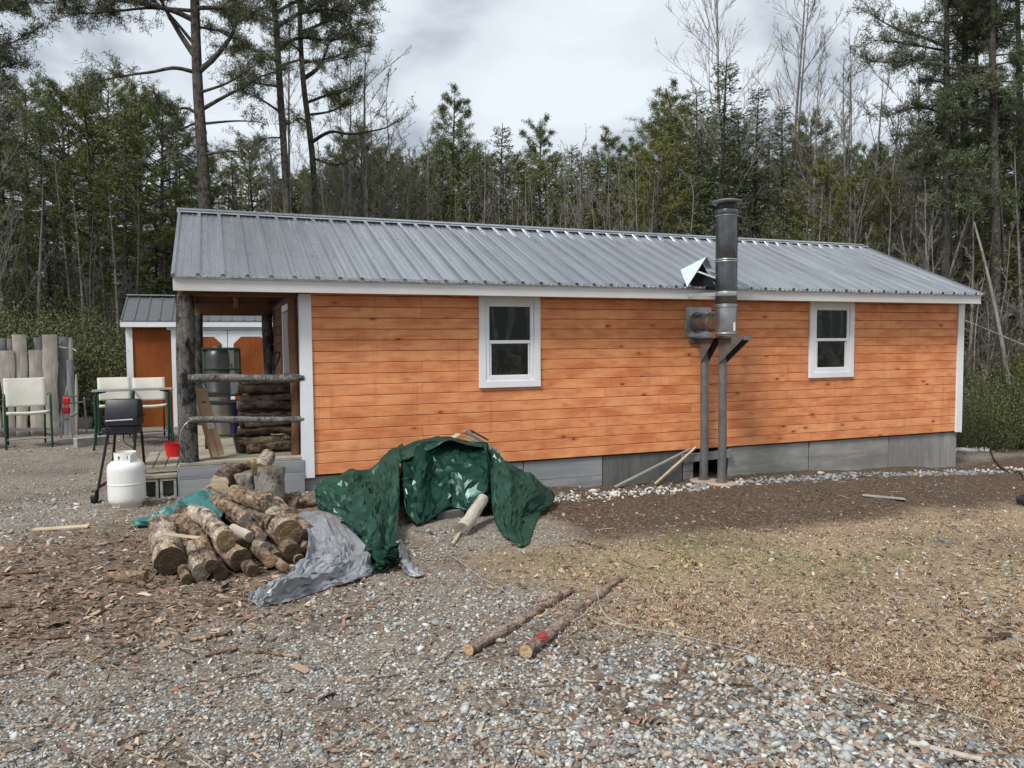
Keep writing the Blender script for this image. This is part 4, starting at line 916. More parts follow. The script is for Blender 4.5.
lg((106, 578), (146, 577), .03, .035, 6.5, 'lone barky log lying flat on the litter left of the heap', bark='log_bark', rough=.25, group=None)
# stump rounds and the logs on it
def upright(px, pyb, pyt, rp, label, **k):
    g = gp(px, pyb); dep = (g-CAM)@FW; h = (pyb-pyt)/F*dep; r = rp/F*dep
    return log((g[0], g[1], g[2]-.01), (g[0]+.02, g[1]+.01, g[2]+h), r, label, **k)
GU = 'upright wood rounds in front of the deck'
upright(246, 508, 474, 13, 'upright splitting round with a chipped pale top left of the taller one', bark='round_bark', cut='cut_grey', rough=.2, group=GU, name='wood_round', split=True, cat='wood round')
upright(270, 513, 467, 12.5, 'taller weathered grey upright round against the deck', bark='round_bark', cut='cut_wood', rough=.2, group=GU, name='wood_round', cat='wood round')
GT = 'logs resting on the upright rounds'
A0 = at(258.5, 470, -.95); B0 = at(268, 456, -.6); log(A0, B0, .075, 'short log with grooved tan end lying on the taller round', group=GT, bark='log_bark_pale')
log(at(231, 471, -.8), at(256, 463, -.6), .045, 'slim broken branch log behind the short log on the rounds', group=GT, bark='log_bark')
log(at(222, 482, -1.1), at(232, 470, -.75), .10, 'jagged split chunk with torn pale end beside the rounds', group=GT, bark='log_bark_dark', cut='pale_wood', rough=.35, split=True)
log(gp(206, 497, .08), gp(214, 490, .14), .075, 'rough pale broken chunk at the left foot of the rounds', group=GT, bark='log_bark_pale', cut='cut_fresh', rough=.35)
log(gp(216, 505, .04), gp(240, 500, .06), .07, 'dark log on the ground under the rounds', group=GT, bark='log_bark_dark')
GS = 'scraps by the white corner trim'
log(gp(291, 507, .06), gp(316, 504, .05), .026, 'thin stick lying across scraps by the white corner trim', group=GS, bark='log_bark', name='stick', cat='stick')
log(gp(287, 500, .10), gp(300, 496, .13), .05, 'jagged pale stump scrap by the white corner trim', group=GS, bark='log_bark_pale', cut='cut_fresh', rough=.5)
log(gp(298, 502, .1), gp(308, 498, .16), .035, 'leaning split scrap with orange face by the white corner trim', group=GS, bark='pole_bark', cut='cut_fresh', split=True)
log(gp(285, 514, .03), gp(317, 512, .03), .04, 'brown log lying lowest by the white corner trim', group=GS, bark='log_bark')
# porch stack
PG = 'split logs stacked on the porch against the wall'
rr_ = random.Random(5)
for row in range(9):
    for q in range(3):
        zz = .28+row*.098+rr_.uniform(-.012, .012); yy = .42+q*.12+rr_.uniform(-.02, .02)+.015*row; x0_ = -.64+rr_.uniform(-.05, .06)
        log((x0_, yy, zz), (-.07, yy+rr_.uniform(-.03, .03), zz+rr_.uniform(-.02, .02)), rr_.uniform(.042, .058), 'brown split log in the stack on the porch beside the wall', group=PG, bark=rr_.choice(['log_bark', 'log_bark_dark', 'log_bark_dark']), cut='cut_wood', bend=rr_.uniform(-.02, .03), rough=.28, n=12, split=rr_.random() < .5)
# wood under the green tarp
GW = 'logs stacked under the green tarp'
for k in range(30):
    row = k//10; q = k % 10
    xx = .85+q*.135+rr_.uniform(-.03, .03)+.04*row; g = gz(xx, -.8); zz = g+.06+row*.115; L_ = .42
    log((xx+.03, -.98-rr_.uniform(0, .1)+row*.12, zz), (xx, -.36, zz+.02), rr_.uniform(.045, .075), 'brown log end in the stack sheltered by the green tarp', group=GW, bark=rr_.choice(['log_bark', 'log_bark_dark', 'log_bark_pale']), cut=rr_.choice(['cut_wood', 'cut_wood', 'cut_fresh']), n=12, split=rr_.random() < .4)
for (a, b, r, lb, mt) in (((464, 431), (496, 450), .030, 'weathered lath sticking out of the top of the tarp heap, upper of the bundle', 'grey_ply'), ((467, 436), (500, 453), .024, 'weathered lath in the bundle on the tarp heap, lowest', 'bleached'), ((470, 430), (488, 440), .018, 'short splintered lath on top of the tarp heap', 'post_wood')):
    A = at(*a, -.75); B_ = at(*b, -.72); m = MB(); m.bar(A, B_, r*2, r*1.1, b=.002); tag(up(m, 'lath', mt, None), lb, 'lath', 'laths on the tarp heap')
A = at(446, 443, -.85); B_ = at(459, 434.5, -.8); m = MB(); m.bar(A, B_, .09, .03, b=.003); tag(up(m, 'board_offcut', 'pale_wood', None), 'pale board corner poking out at the peak of the tarp heap', 'board')
for k in range(12):
    xx = .98+k*.088; g = gz(xx, -1.15); log((xx+.05, -1.52-rr_.uniform(0, .1), g+.035+.06*(k % 2)), (xx, -1.15, g+.04+.06*(k % 2)), rr_.uniform(.03, .05), 'small split stick stuffed under the hem inside the tarp opening', group='sticks under the hem of the green tarp', bark=rr_.choice(['log_bark', 'log_bark_dark']), cut='cut_dark', n=10, split=True)
m = MB(); m.bbox(0, .30, 0, .10, 0, .085, .006); o = up(m, 'grey_block', 'dark_ply', None); g1_ = gp(437, 520); o.location = g1_+np.array([0, .0, -.01]); o.rotation_euler = (0, 0, .12); tag(o, 'grey timber block on the ground inside the tarp opening', 'block')
log(gp(462, 529, .06), gp(483, 499, .22)+np.array([0, .0, .0]), .062, 'bleached peeled log propped in the mouth of the green tarp', group=None, bark='bleached', cut='cut_grey', r2=.055, bend=-.015, rough=.12, name='bleached_log')
log(gp(452, 545, .015), gp(462, 530, .02), .016, 'short peeled orange stick below the bleached log', group=None, bark='pale_wood', rough=.05, name='stick', cat='stick')

# ------------------------------------------------------------------ tarps
def crspline(P, n):
    P = np.asarray(P, float); k = len(P); t = np.linspace(0, k-1-1e-9, n); i = t.astype(int); f = (t-i)
    g = lambda a: P[np.clip(a, 0, k-1)]
    f = f.reshape((-1,)+(1,)*(P.ndim-1)); p0_, p1_, p2_, p3_ = g(i-1), g(i), g(i+1), g(i+2)
    return .5*((2*p1_)+(-p0_+p2_)*f+(2*p0_-5*p1_+4*p2_-p3_)*f*f+(-p0_+3*p1_-3*p2_+p3_)*f**3)
def cloth(grid, nu, nv, amp=.03, sc=4, seed=0, fold=None, edge=.5, su=7, sv=6, nk=20, p0=2.8, pd=.86):
    nu = max(14, int(nu*.17)); nv = max(14, int(nv*.17)); G = np.asarray(grid, float); A = crspline(G, nv); A = np.swapaxes(crspline(np.swapaxes(A, 0, 1), nu), 0, 1)
    du = np.gradient(A, axis=1); dv = np.gradient(A, axis=0); N = np.cross(du, dv); N /= np.linalg.norm(N, axis=-1, keepdims=True)+1e-9
    u = np.linspace(0, 1, nu)[None, :, None]; v = np.linspace(0, 1, nv)[:, None, None]
    warp = (fbm(A*1.7+seed, 3, seed)[..., None]-.5)*1.6
    UV = np.stack([np.broadcast_to(u[..., 0], A.shape[:2])*su, np.broadcast_to(v[..., 0], A.shape[:2])*sv, np.zeros(A.shape[:2])+seed*1.37], -1)
    rk = np.random.default_rng(seed*13+1); wp = np.stack([vnoise(UV*.7+11, seed+5)-.5, vnoise(UV*.7+23, seed+6)-.5, np.zeros(A.shape[:2])], -1); h = 0
    UV2 = UV+wp*.4
    for kf in range(nk):
        th_ = rk.uniform(0, pi); Pk = p0*pd**kf+.25; dn_ = UV2[..., 0]*cos(th_)+UV2[..., 1]*sin(th_)+rk.uniform(0, 9)
        tri = 1-2*np.abs((dn_/Pk) % 1-.5); mk = sstep(.38, .62, vnoise(UV*.55+kf*3.1, seed+20+kf)); h = h+Pk*tri*mk*.30
    h = h-h.mean()
    if fold is not None: h = h+fold(u[..., 0], v[..., 0], A)
    ed = np.minimum(np.minimum(u, 1-u), np.minimum(v, 1-v))[..., 0]; h = h*(edge+(1-edge)*sstep(0, .1, ed))
    jt = np.random.default_rng(seed+99).normal(0, 1, A.shape)*ed[..., None].clip(0, .06)*16.6*.0068; A = A+N*(h*amp)[..., None]+jt
    A[..., 2] = np.maximum(A[..., 2], gh(A[..., 0], A[..., 1])+.012)
    k = nu; i = np.arange(nv-1)[:, None]*k; j = np.arange(nu-1)[None]
    return A.reshape(-1, 3), np.stack([i+j, i+j+1, i+k+j+1, i+k+j], -1).reshape(-1, 4)
def tarp(name, patches, mat, label, cat='tarp', parent=None, **kw):
    m = MB()
    for p in patches:
        Fp = np.asarray(p[1]); fl_ = np.random.default_rng(3).random(len(Fp)) < .5; Q = Fp.copy(); Q[fl_] = Q[fl_][:, [1, 2, 3, 0]]; m.addq(p[0], np.concatenate([Q[:, [0, 1, 2]], Q[:, [0, 2, 3]]]))
    o = m.build(name, MAT[mat], parent, auto=15); md = o.modifiers.new('t', 'SOLIDIFY'); md.thickness = .003
    if parent is None: tag(o, label, cat)
    elif label: o['label'] = label
    return o
# (px, py, Y) control points
def tp(px, py, Y):
    q = at(px, py, Y)
    return q if q[2] > gz(q[0], q[1])+.015 else gp(px, py, .015)
T = lambda rows: [[tp(*c) for c in r] for r in rows]
G_ = lambda px, py, dz=.0: tuple((px, py, gp(px, py, dz)[1]))
left = T([
 [(319, 491, -1.0), (327, 482, -.95), (350, 472, -.8), (370, 467, -.7), (389, 453, -.65), (404, 446, -.7)],
 [(317, 500, -1.3), (329, 492, -1.35), (352, 484, -1.25), (374, 478, -1.1), (392, 466, -1.1), (404, 458, -1.15)],
 [(319, 506, -1.5), (330, 502, -1.7), (352, 497, -1.7), (375, 492, -1.6), (389, 484, -1.6), (400, 476, -1.6)],
 [(320, 512, -1.7), (332, 512, -2.0), (352, 512, -2.1), (372, 510, -2.1), (386, 508, -2.1), (399, 504, -2.05)],
 [(322, 516, -1.9), (334, 519, -2.2), (352, 524, -2.5), (371, 530, -2.7), (384, 535, -2.75), (397, 536, -2.8)],
 [(324, 518, -2.0), (336, 522, -2.35), (354, 528, -2.65), (368, 551, G_(368, 553)[2]), (380, 571, G_(380, 571, .02)[2]), (395, 565, G_(395, 565, .03)[2])]])
fo1 = lambda u, v, A: .9*np.sin(u*22+v*5)*(v > -1)*sstep(.1, .6, v)*.5
band_ = T([
 [(402, 447, -.72), (420, 441, -.68), (436, 437.8, -.7), (451, 437, -.72), (466, 440.5, -.74), (482, 444.5, -.78)],
 [(402, 452, -1.0), (418, 447, -1.0), (434, 442, -1.0), (450, 438.5, -1.0), (466, 441.8, -1.0), (483, 445.5, -1.0)],
 [(402, 459, -1.22), (418, 455, -1.22), (434, 449, -1.2), (449, 440.5, -1.2), (466, 443.5, -1.18), (484, 447.5, -1.12)]])
inner = T([
 [(401, 455, -1.1), (414, 450, -1.08), (430, 442.5, -1.0), (449, 440.5, -.96), (467, 441.5, -.96), (487, 444.5, -.98)],
 [(401, 472, -1.4), (415, 467, -1.5), (430, 461, -1.3), (449, 462, -1.32), (469, 461, -1.3), (489, 463, -1.25)],
 [(403, 489, -1.65), (415, 495, -1.75), (432, 488, -1.55), (450, 483, -1.5), (469, 484, -1.6), (491, 484, -1.5)],
 [(405, 498, -1.8), (415, 524.5, -2.05), (434, 517, -1.85), (452, 507, -1.7), (469, 509, -1.8), (492, 503, -1.7)]])
def fanf(u, v, A): return 1.3*np.abs(np.sin(u*9.5+.9*v))-.6
flap = T([
 [(482, 443.5, -.8), (487, 444.5, -.85), (492, 448, -.85), (499, 455, -.82)],
 [(488, 464, -1.2), (498, 462, -1.2), (508, 463, -1.05), (517, 469, -.85)],
 [(491, 489, -1.65), (505, 485, -1.6), (522, 482, -1.3), (541, 485, -.95)],
 [(493, 514, -2.1), (507, 508, -2.05), (528, 500, -1.7), (554.5, 498.5, -1.22)],
 [(500, 533, -2.5), (510, 527, -2.45), (522, 519, -2.25), (541, 514, -1.85)],
 [(514, 545, -2.85), (519, 546, G_(519, 546, .02)[2]), (523, 546.5, G_(523, 546, .02)[2]), (529, 543, -2.65)]])
o = tarp('green_tarp', [cloth(left, 230, 230, .062, 4.2, 3, None, su=8, sv=9), cloth(band_, 130, 46, .03, 6, 8, su=6, sv=2)], 'tarp_green', 'large crumpled dark green tarp draped over a wood heap by the cabin wall')
tarp('hanging_sheet', [cloth(inner, 180, 130, .055, 3.6, 14, lambda u, v, A: .8*fanf(u, v, A), su=6, sv=4)], 'tarp_green_shaded', 'fold hanging inside the opening, its shade put into the green', parent=o)
tarp('side_flap', [cloth(flap, 150, 200, .056, 4.6, 21, su=5, sv=9)], 'tarp_green', 'right flap reaching the ground in a point', parent=o)
tl = T([[(366, 549, G_(366, 553, .08)[2]), (376, 546, G_(372, 556, .09)[2]), (386, 545, G_(390, 560, .1)[2]), (398, 541, G_(398, 558, .1)[2])],
        [(370, 562, G_(370, 564, .03)[2]), (378, 562, G_(378, 566, .06)[2]), (388, 559, G_(388, 566, .06)[2]), (396, 556, G_(396, 562, .05)[2])],
        [(377, 572, G_(377, 572, .01)[2]), (382, 572, G_(382, 572, .02)[2]), (390, 567, G_(390, 568, .02)[2]), (397, 565, G_(397, 566, .01)[2])]])
tarp('trailing_end', [cloth(tl, 80, 80, .05, 6, 5, su=3, sv=3)], 'tarp_green_shaded', None, parent=o)
tt = T([[G_(396, 541, .1), G_(400, 539, .12), G_(403, 541, .08)], [G_(396, 552, .06), G_(401, 553, .12), G_(407, 557, .02)], [G_(399, 562, .03), G_(407, 565, .07), G_(417, 568, .02)], [G_(409, 576, .01), G_(417, 577, .015), G_(425, 575, .01)]])
tarp('turned_corner', [cloth(tt, 40, 50, .014, 7, 9, su=2, sv=4)], 'tarp_silver', 'turned up silver corner', parent=o)
# silver tarp
Lf = [(254, 605, .01), (262, 592, .06), (282, 577, .1), (301, 561, .16), (308, 545, .2), (307, 529, .22), (293, 517, .2)]
Rt = [(259, 608.5, .005), (284, 603, .01), (318, 592, .01), (350, 583, .01), (373, 573, .015), (371, 549, .10), (340, 517, .16)]
rows = []
for (a, b) in zip(Lf, Rt):
    pa, pb = gp(a[0], a[1], a[2]), gp(b[0], b[1], b[2]); r_ = []
    for f_i in (0, .2, .42, .62, .82, 1):
        q = pa+(pb-pa)*f_i; q = q+np.array([0, 0, .05*sin(pi*f_i)*(1 if a[0] > 270 else .4)]); r_.append(q)
    rows.append(r_)
o = tarp('silver_tarp', [cloth(rows, 180, 250, .08, 3.6, 33, None, edge=.35, su=4, sv=8, nk=12, p0=3.6, pd=.80)], 'tarp_silver', 'crumpled silver grey tarp spilling from the log heap onto the gravel')
# teal tarp
Lf = [(133, 521, .02), (152, 519, .06), (168, 509, .12), (184, 498, .16), (203, 495, .19), (218, 492.5, .22), (227, 496, .24)]
Rt = [(134, 528, .01), (154, 526, .02), (178, 522, .1), (190, 514, .17), (204, 513, .2), (220, 518, .2), (223, 514, .22)]
rows = []
for (a, b) in zip(Lf, Rt):
    pa, pb = gp(a[0], a[1], a[2]), gp(b[0], b[1], b[2]); rows.append([pa+(pb-pa)*f_i+np.array([0, 0, .05*sin(pi*f_i)]) for f_i in (0, .33, .66, 1)])
tarp('teal_tarp', [cloth(rows, 80, 150, .042, 5.5, 44, None, su=3, sv=9, nk=12, p0=3, pd=.82)], 'tarp_teal', 'small teal tarp bunched behind the log heap')

# ------------------------------------------------------------------ poles, rope, planks on the ground
def gpole(a, b, rp, label, za=None, **k):
    A0 = gp(*a); dep = (A0-CAM)@FW; r = rp/F*dep; A = gp(a[0], a[1], r); B_ = gp(b[0], b[1], r*.7); return log(A, B_, r, label, r2=r*.68, name='peeled_pole', bark='pole_bark', cut='cut_fresh', rough=.07, **k)
PGR = 'cut poles lying on the gravel'
gpole((469, 650), (571, 590), 5.6, 'shorter cut pole lying on the gravel, the one nearer the tarps', group=PGR, bend=.02, bdir=(1, 0, 0), cat='pole')
pp = gpole((526, 652), (620, 578), 6.6, 'longer cut pole with red paint near its sawn end', group=PGR, cat='pole')
bl_ = pp.rotation_quaternion.inverted() @ Vector((-.35, -.5, .8)); up_a = atan2(bl_.y, bl_.x); m = MB(); V = []; Lp = (gp(620, 578, .03)-gp(526, 652, .04)); Lp = float(np.linalg.norm(Lp)); r0_ = 6.6/F*((gp(526, 652)-CAM)@FW)
for q in range(9):
    for a_ in range(11): V.append((r0_*1.07*cos(up_a-.8+a_*.19+.1*sin(q*2.)), r0_*1.07*sin(up_a-.8+a_*.19+.1*sin(q*2.)), Lp*(.075+.008*q+.008*sin(a_*2.3+q))))
m.add(V, [(q*11+a_, q*11+a_+1, q*11+a_+12, q*11+a_+11) for q in range(8) for a_ in range(10) if (q*7+a_*5) % 6]); o = m.build('red_paint_mark', MAT['red_paint'], pp, smooth=True)
def rope(pts, r, label, mat='rope', cat='rope', dz=.012, name='rope'):
    P = np.array([gp(p[0], p[1], (p[2] if len(p) > 2 else dz)) for p in pts]); P = crspline(P, len(P)*10); P[:, 2] = np.maximum(P[:, 2], gh(P[:, 0], P[:, 1])+r+.008)
    m = MB(); m.tube(P, r, 6); return tag(m.build(name, MAT[mat], None, smooth=True), label, cat)
rope([(570, 622), (585, 614), (594, 604), (597, 592, .1), (597, 586, .09), (598, 596, .09), (600, 606, .03), (606, 616), (615, 622), (628, 627)], .0035, 'white cord looped over the longer cut pole')
rope([(628, 627), (660, 632), (700, 640), (760, 655), (830, 675), (900, 697), (960, 713), (1026, 731)], .0032, 'long pale cord stretched over the grass to the lower right')
rope([(452, 556), (466, 566), (480, 577), (500, 588), (520, 604), (533, 616)], .0022, 'thin pale wire running from the tarp to the cut poles')
rope([(988, 437), (992, 455), (1000, 467), (1024, 480)], .012, 'black hose lying from the cabin corner into the brush', mat='black_plastic', cat='hose', name='hose')
def plank(a, b, w, t, label, mat='pale_wood', dz=.012, roll=0, cat='plank', name='plank'):
    A, B_ = gp(*a, dz), gp(*b, dz); m = MB(); m.bar(A, B_, w, t, b=min(t, w)*.2); return tag(up(m, name, mat, None), label, cat)
plank((33, 530), (89, 526), .085, .02, 'short pale board lying on the bark litter left of the gas grill')
plank((908, 742), (982, 760), .028, .014, 'pale splintered batten at the lower right edge of the yard', mat='bleached')
plank((862, 495), (905, 499), .09, .012, 'flat grey slat half sunk in the grass at the right', mat='grey_ply')
plank((85, 619), (112, 604), .03, .010, 'bright split kindling piece in front of the log heap', mat='pale_wood')
plank((200, 538), (165, 534), .05, .010, 'orange split slab on top of the thick left log', mat='pale_wood', dz=.29)
plank((1, 575), (40, 571), .03, .012, 'thin brown slat at the left edge of the bark litter', mat='brown_rafter')
plank((575, 540), (606, 549), .012, .010, 'thin dark stick lying on the brown soil near the tarp tip', mat='post_wood', cat='stick', name='stick')
plank((626, 709), (652, 721), .035, .012, 'dark curved bark strip on the gravel in the centre foreground', mat='log_bark_dark', cat='bark strip', name='bark_strip')
plank((478, 735), (483, 722), .018, .008, 'small pale chip standing out in the near gravel', mat='bleached', cat='wood chip', name='wood_chip')
rrr = random.Random(9)
for k, (a, b) in enumerate((((60, 600), (95, 612)), ((190, 640), (232, 632)), ((205, 655), (236, 648)), ((20, 640), (70, 636)), ((250, 540+110), (300, 657)))):
    log(gp(*a, .012), gp(*b, .014), .012, ['dark twig at the lower left litter', 'brown branch piece below the log heap', 'curved bark branch below the heap, nearer the viewer', 'long thin branch on the left gravel', 'faint twig on gravel below the silver tarp'][k], group=None, bark='log_bark', n=7, bend=.01, bdir=(1, 0, 0), name='stick', cat='stick')
# black object at the right edge
g = gp(1037, 506); m = MB(); m.lathe([(0, 0), (.17, 0), (.2, .03), (.2, .075), (.17, .1), (.09, .11), (.085, .07), (0, .07)], (0, 0, 0), 26); o = up(m, 'black_tub', 'black_plastic', None, auto=40); o.location = g; tag(o, 'black round plastic tub cut off by the right edge of the yard', 'tub')

# ------------------------------------------------------------------ gas grill and tank
dT = 7.15
g = gp(127.5, 506); gq = Vector(g)
tk = empty('propane_tank', gq, label='white propane tank standing under the front of the small black grill', cat='gas tank')
dep = (g-CAM)@FW; r = 17.3/F*dep; h = 53/F*dep
m = MB(); pr = [(0, .012), (r*.72, .012), (r*.74, 0), (r*.78, 0), (r*.80, .03), (r*.93, .05), (r*.985, .075), (r, .10), (r, .12), (r, h*.42), (r, h*.43), (r*1.012, h*.435), (r*1.012, h*.455), (r, h*.46), (r, h*.47), (r, h*.70), (r, h*.72), (r*.985, h*.76), (r*.94, h*.80), (r*.8, h*.85), (r*.5, h*.885), (0, h*.895)]
m.lathe(pr, (0, 0, 0), 44); o = up(m, 'tank_body', 'tank_white', tk, auto=50)
m = MB()
for a0, a1 in ((.55, 2.55), (3.3, 5.9)):
    th = np.linspace(a0, a1, 14); 
    for q in range(13):
        c0, s0_, c1, s1_ = cos(th[q]), sin(th[q]), cos(th[q+1]), sin(th[q+1]); R_ = r*.62
        z0, z1_ = h*.85, h*1.03
        if 3.9 < th[q] < 4.3 or 4.85 < th[q] < 5.25: z0_ = h*.97
        else: z0_ = z0
        m.add([(R_*c0, R_*s0_, z0_), (R_*c1, R_*s1_, z0_), (R_*c1, R_*s1_, z1_), (R_*c0, R_*s0_, z1_), (R_*.95*c0, R_*.95*s0_, z0_), (R_*.95*c1, R_*.95*s1_, z0_), (R_*.95*c1, R_*.95*s1_, z1_), (R_*.95*c0, R_*.95*s0_, z1_)], [(0, 1, 2, 3), (7, 6, 5, 4), (3, 2, 6, 7), (0, 4, 5, 1)])
        if z0_ > z0: m.add([(R_*c0, R_*s0_, z0), (R_*c1, R_*s1_, z0), (R_*c1, R_*s1_, z0+h*.045), (R_*c0, R_*s0_, z0+h*.045)], [(0, 1, 2, 3)])
o = up(m, 'collar', 'tank_white', tk)
m = MB(); m.lathe([(0, h*.88), (.022, h*.88), (.022, h*.97), (.03, h*.975), (.03, h*1.0), (0, h*1.0)], (0, 0, 0), 14); m.tube([(0, 0, h*.93), (-.06, -.05, h*.94)], .014, 8); up(m, 'valve', 'steel', tk)
m = MB(); m.box(r*.55, r*.62, -.09, .02, h*.86, h*1.0, Matrix.Rotation(-.5, 4, 'Z')); up(m, 'tag', 'paper', tk)
# grill: frame coordinates along the wall direction, standing just behind the tank
gb = gp(126, 500); gd = (gb-CAM)@FW; GB = Vector((gb[0], gb[1]+.12, gb[2]))
gr = empty('gas_grill', GB, rz=-.18, label='small black gas grill on splayed legs with its lid closed', cat='grill')
sc_ = gd/F
W_ = 40*sc_
zl = 72*sc_      # firebox bottom height
ht = 103*sc_
m = MB()
prof = [(-.5, 0), (-.5, .30), (-.42, .72), (-.28, .97), (.28, .97), (.44, .72), (.5, .30), (.5, 0)]
wl = .315; dl = .26
lidz = zl+.03; lh = (ht-lidz)*.93
V = []; nseg = len(prof)
for xx, inset in ((-wl/2, .03), (-wl/2+.03, 0), (wl/2-.03, 0), (wl/2, .03)):
    for (a, b_) in prof: V.append((xx, a*dl*(1-inset*2), lidz+b_*lh*(1-inset)))
Fc = []
for s_ in range(3):
    for q in range(nseg-1): Fc.append((s_*nseg+q, s_*nseg+q+1, (s_+1)*nseg+q+1, (s_+1)*nseg+q))
Fc.append(tuple(range(nseg))[::-1]); Fc.append(tuple(range(3*nseg, 4*nseg)))
m.add(V, Fc); up(m, 'lid', 'black_enamel', gr, auto=30)
m = MB(); m.tube([(-wl*.42, -dl/2-.01, lidz+lh*.18), (-wl*.42, -dl/2-.045, lidz+lh*.2), (wl*.42, -dl/2-.045, lidz+lh*.24), (wl*.42, -dl/2-.01, lidz+lh*.22)], .009, 8); up(m, 'lid_handle', 'steel', gr)
m = MB(); m.bbox(-wl*.46, wl*.46, -dl*.48, dl*.48, zl-.07, zl+.028, .015); up(m, 'firebox', 'black_enamel', gr)
m = MB(); m.bbox(-wl*.62, -wl*.47, -dl*.5, dl*.2, zl-.02, zl+.0, .006); m.bbox(wl*.47, wl*.6, -dl*.3, dl*.3, lidz+.08, lidz+.10, .004); up(m, 'side_shelf', 'black_plastic', gr)
m = MB(); m.tube([(-wl*.5, -dl*.5, zl-.04), (-wl*.5, -dl*.6, zl-.04)], .024, 12); up(m, 'knob', 'black_plastic', gr)
for sx in (-1, 1):
    for sy in (-1, 1):
        m = MB(); m.tube([(sx*wl*.42, sy*.12, zl-.06), (sx*(wl*.42+.10*(sx < 0)), sy*.24, .02)], .014, 8); up(m, 'leg', 'black_metal', gr)
for sx in (-1, 1):
    m = MB(); m.bar((sx*(wl*.42+.07*(sx < 0)), -.2, .17), (sx*(wl*.42+.07*(sx < 0)), .2, .17), .015, .03); up(m, 'brace', 'black_metal', gr)
m = MB(); m.bar((-wl*.45, .16, .3), (wl*.42, .16, .3), .02, .02); up(m, 'cross_bar', 'black_metal', gr)
for sx in (-1, 1):
    m = MB(); x_ = sx*(wl*.42+.11*(sx < 0))-.0; m.tube([(x_-.02, -.24, .07), (x_+.02, -.24, .07)], .07, 20); up(m, 'wheel', 'black_plastic', gr, auto=40)
m = MB(); P = crspline(np.array([(.0, -.05, zl-.07), (.02, -.1, zl-.15), (.10, -.12, zl-.2), (.14, -.15, zl-.27), (.02, -.2, h*.98)]), 30); m.tube(P, .007, 6); up(m, 'gas_hose', 'black_plastic', gr, smooth=True)
# ------------------------------------------------------------------ step, blocks, red bin
zs = .16
a = at(141, 467, .08); xa = a[0]; xb = XL-.03
stp = empty('wooden_step', (xa, .08, gz(xa, 0)), label='low plank step on hollow grey blocks against the porch side', cat='step')
def stpar(o): o.parent = stp; o.matrix_parent_inverse = Matrix.Translation(-Vector(stp.location)); return o
ztp = a[2]; xa = a[0]
for k in range(3):
    m = MB(); x0_ = xa+k*(xb-xa)/3; m.bbox(x0_+.004, x0_+(xb-xa)/3-.004, .08, 1.3, ztp-.035, ztp, .004); stpar(up(m, 'tread_board', 'deck_wood', None))
m = MB(); m.bbox(xa+.0, xb, .0, .2, ztp-.125, ztp-.085, .004); stpar(up(m, 'lower_board', 'deck_wood', None))
for k in range(2):
    x0_ = xa+.005+k*(xb-xa)/2; w_ = (xb-xa)/2-.015; gz0 = gz(x0_, .03)-.03; zt = ztp-.13; m = MB(); e_ = .028
    m.bbox(x0_, x0_+w_, .01, .35, gz0, gz0+e_, .003); m.bbox(x0_, x0_+w_, .01, .35, zt-e_, zt, .003)
    for q in (0, 1): m.bbox(x0_+q*(w_-e_), x0_+q*(w_-e_)+e_, .01, .35, gz0+e_, zt-e_, .003)
    m.box(x0_+e_, x0_+w_-e_, .2, .22, gz0+e_, zt-e_); stpar(up(m, 'hollow_block', 'concrete', None))
rb = at(175.5, 450, .8); m = MB(); w0 = .13; th = .15
m.lathe([(0, .003), (.085, .0), (.105, th), (.112, th), (.112, th+.008), (.1, th+.008), (.08, .012), (0, .012)], (0, 0, 0), 28); o = up(m, 'red_bin', 'red_plastic', None, auto=40); o.scale = (1.15, .9, 1); o.location = (rb[0], .8, ztp+.0); tag(o, 'small bright red plastic bin standing on the wooden step', 'bin')
P = np.array([at(181, 447, -.06), at(180, 437, -.07), at(182.5, 428, -.07), at(188, 422, -.06), at(194, 420, -.02)]); m = MB(); m.tube(crspline(P, 30), .006, 6); tag(m.build('wire_loop', MAT['galv'], None, smooth=True), 'thin bent grey wire arching off the lower porch rail post', 'wire')

# ------------------------------------------------------------------ things on the porch
ZD = .224
# steel cylinder
c = at(218.5, 400, 2.3); c[2] = ZD; ttop = at(218, 346, 2.3)[2]-ZD; rc = 11.5/F*((c-CAM)@FW)
cy = empty('steel_cylinder', c, label='tall dull grey metal water cylinder standing on the porch behind the mesh chair', cat='cylinder')
m = MB(); m.lathe([(0, 0), (rc*.96, 0), (rc, .03), (rc, ttop*.49), (rc*1.03, ttop*.495), (rc*1.03, ttop*.51), (rc, ttop*.515), (rc, ttop*.88), (rc*.9, ttop*.94), (rc*.55, ttop*.975), (0, ttop*.98)], (0, 0, 0), 36); up(m, 'cylinder_body', 'galv', cy, auto=40)
m = MB(); m.lathe([(0, ttop*.97), (.05, ttop*.97), (.05, ttop), (0, ttop)], (.0, 0, 0), 14); m.tube([(rc*.98, -.02, ttop*.8), (rc*1.15, -.06, ttop*.8), (rc*1.15, -.06, ttop*.7)], .012, 8); up(m, 'tap', 'steel', cy)
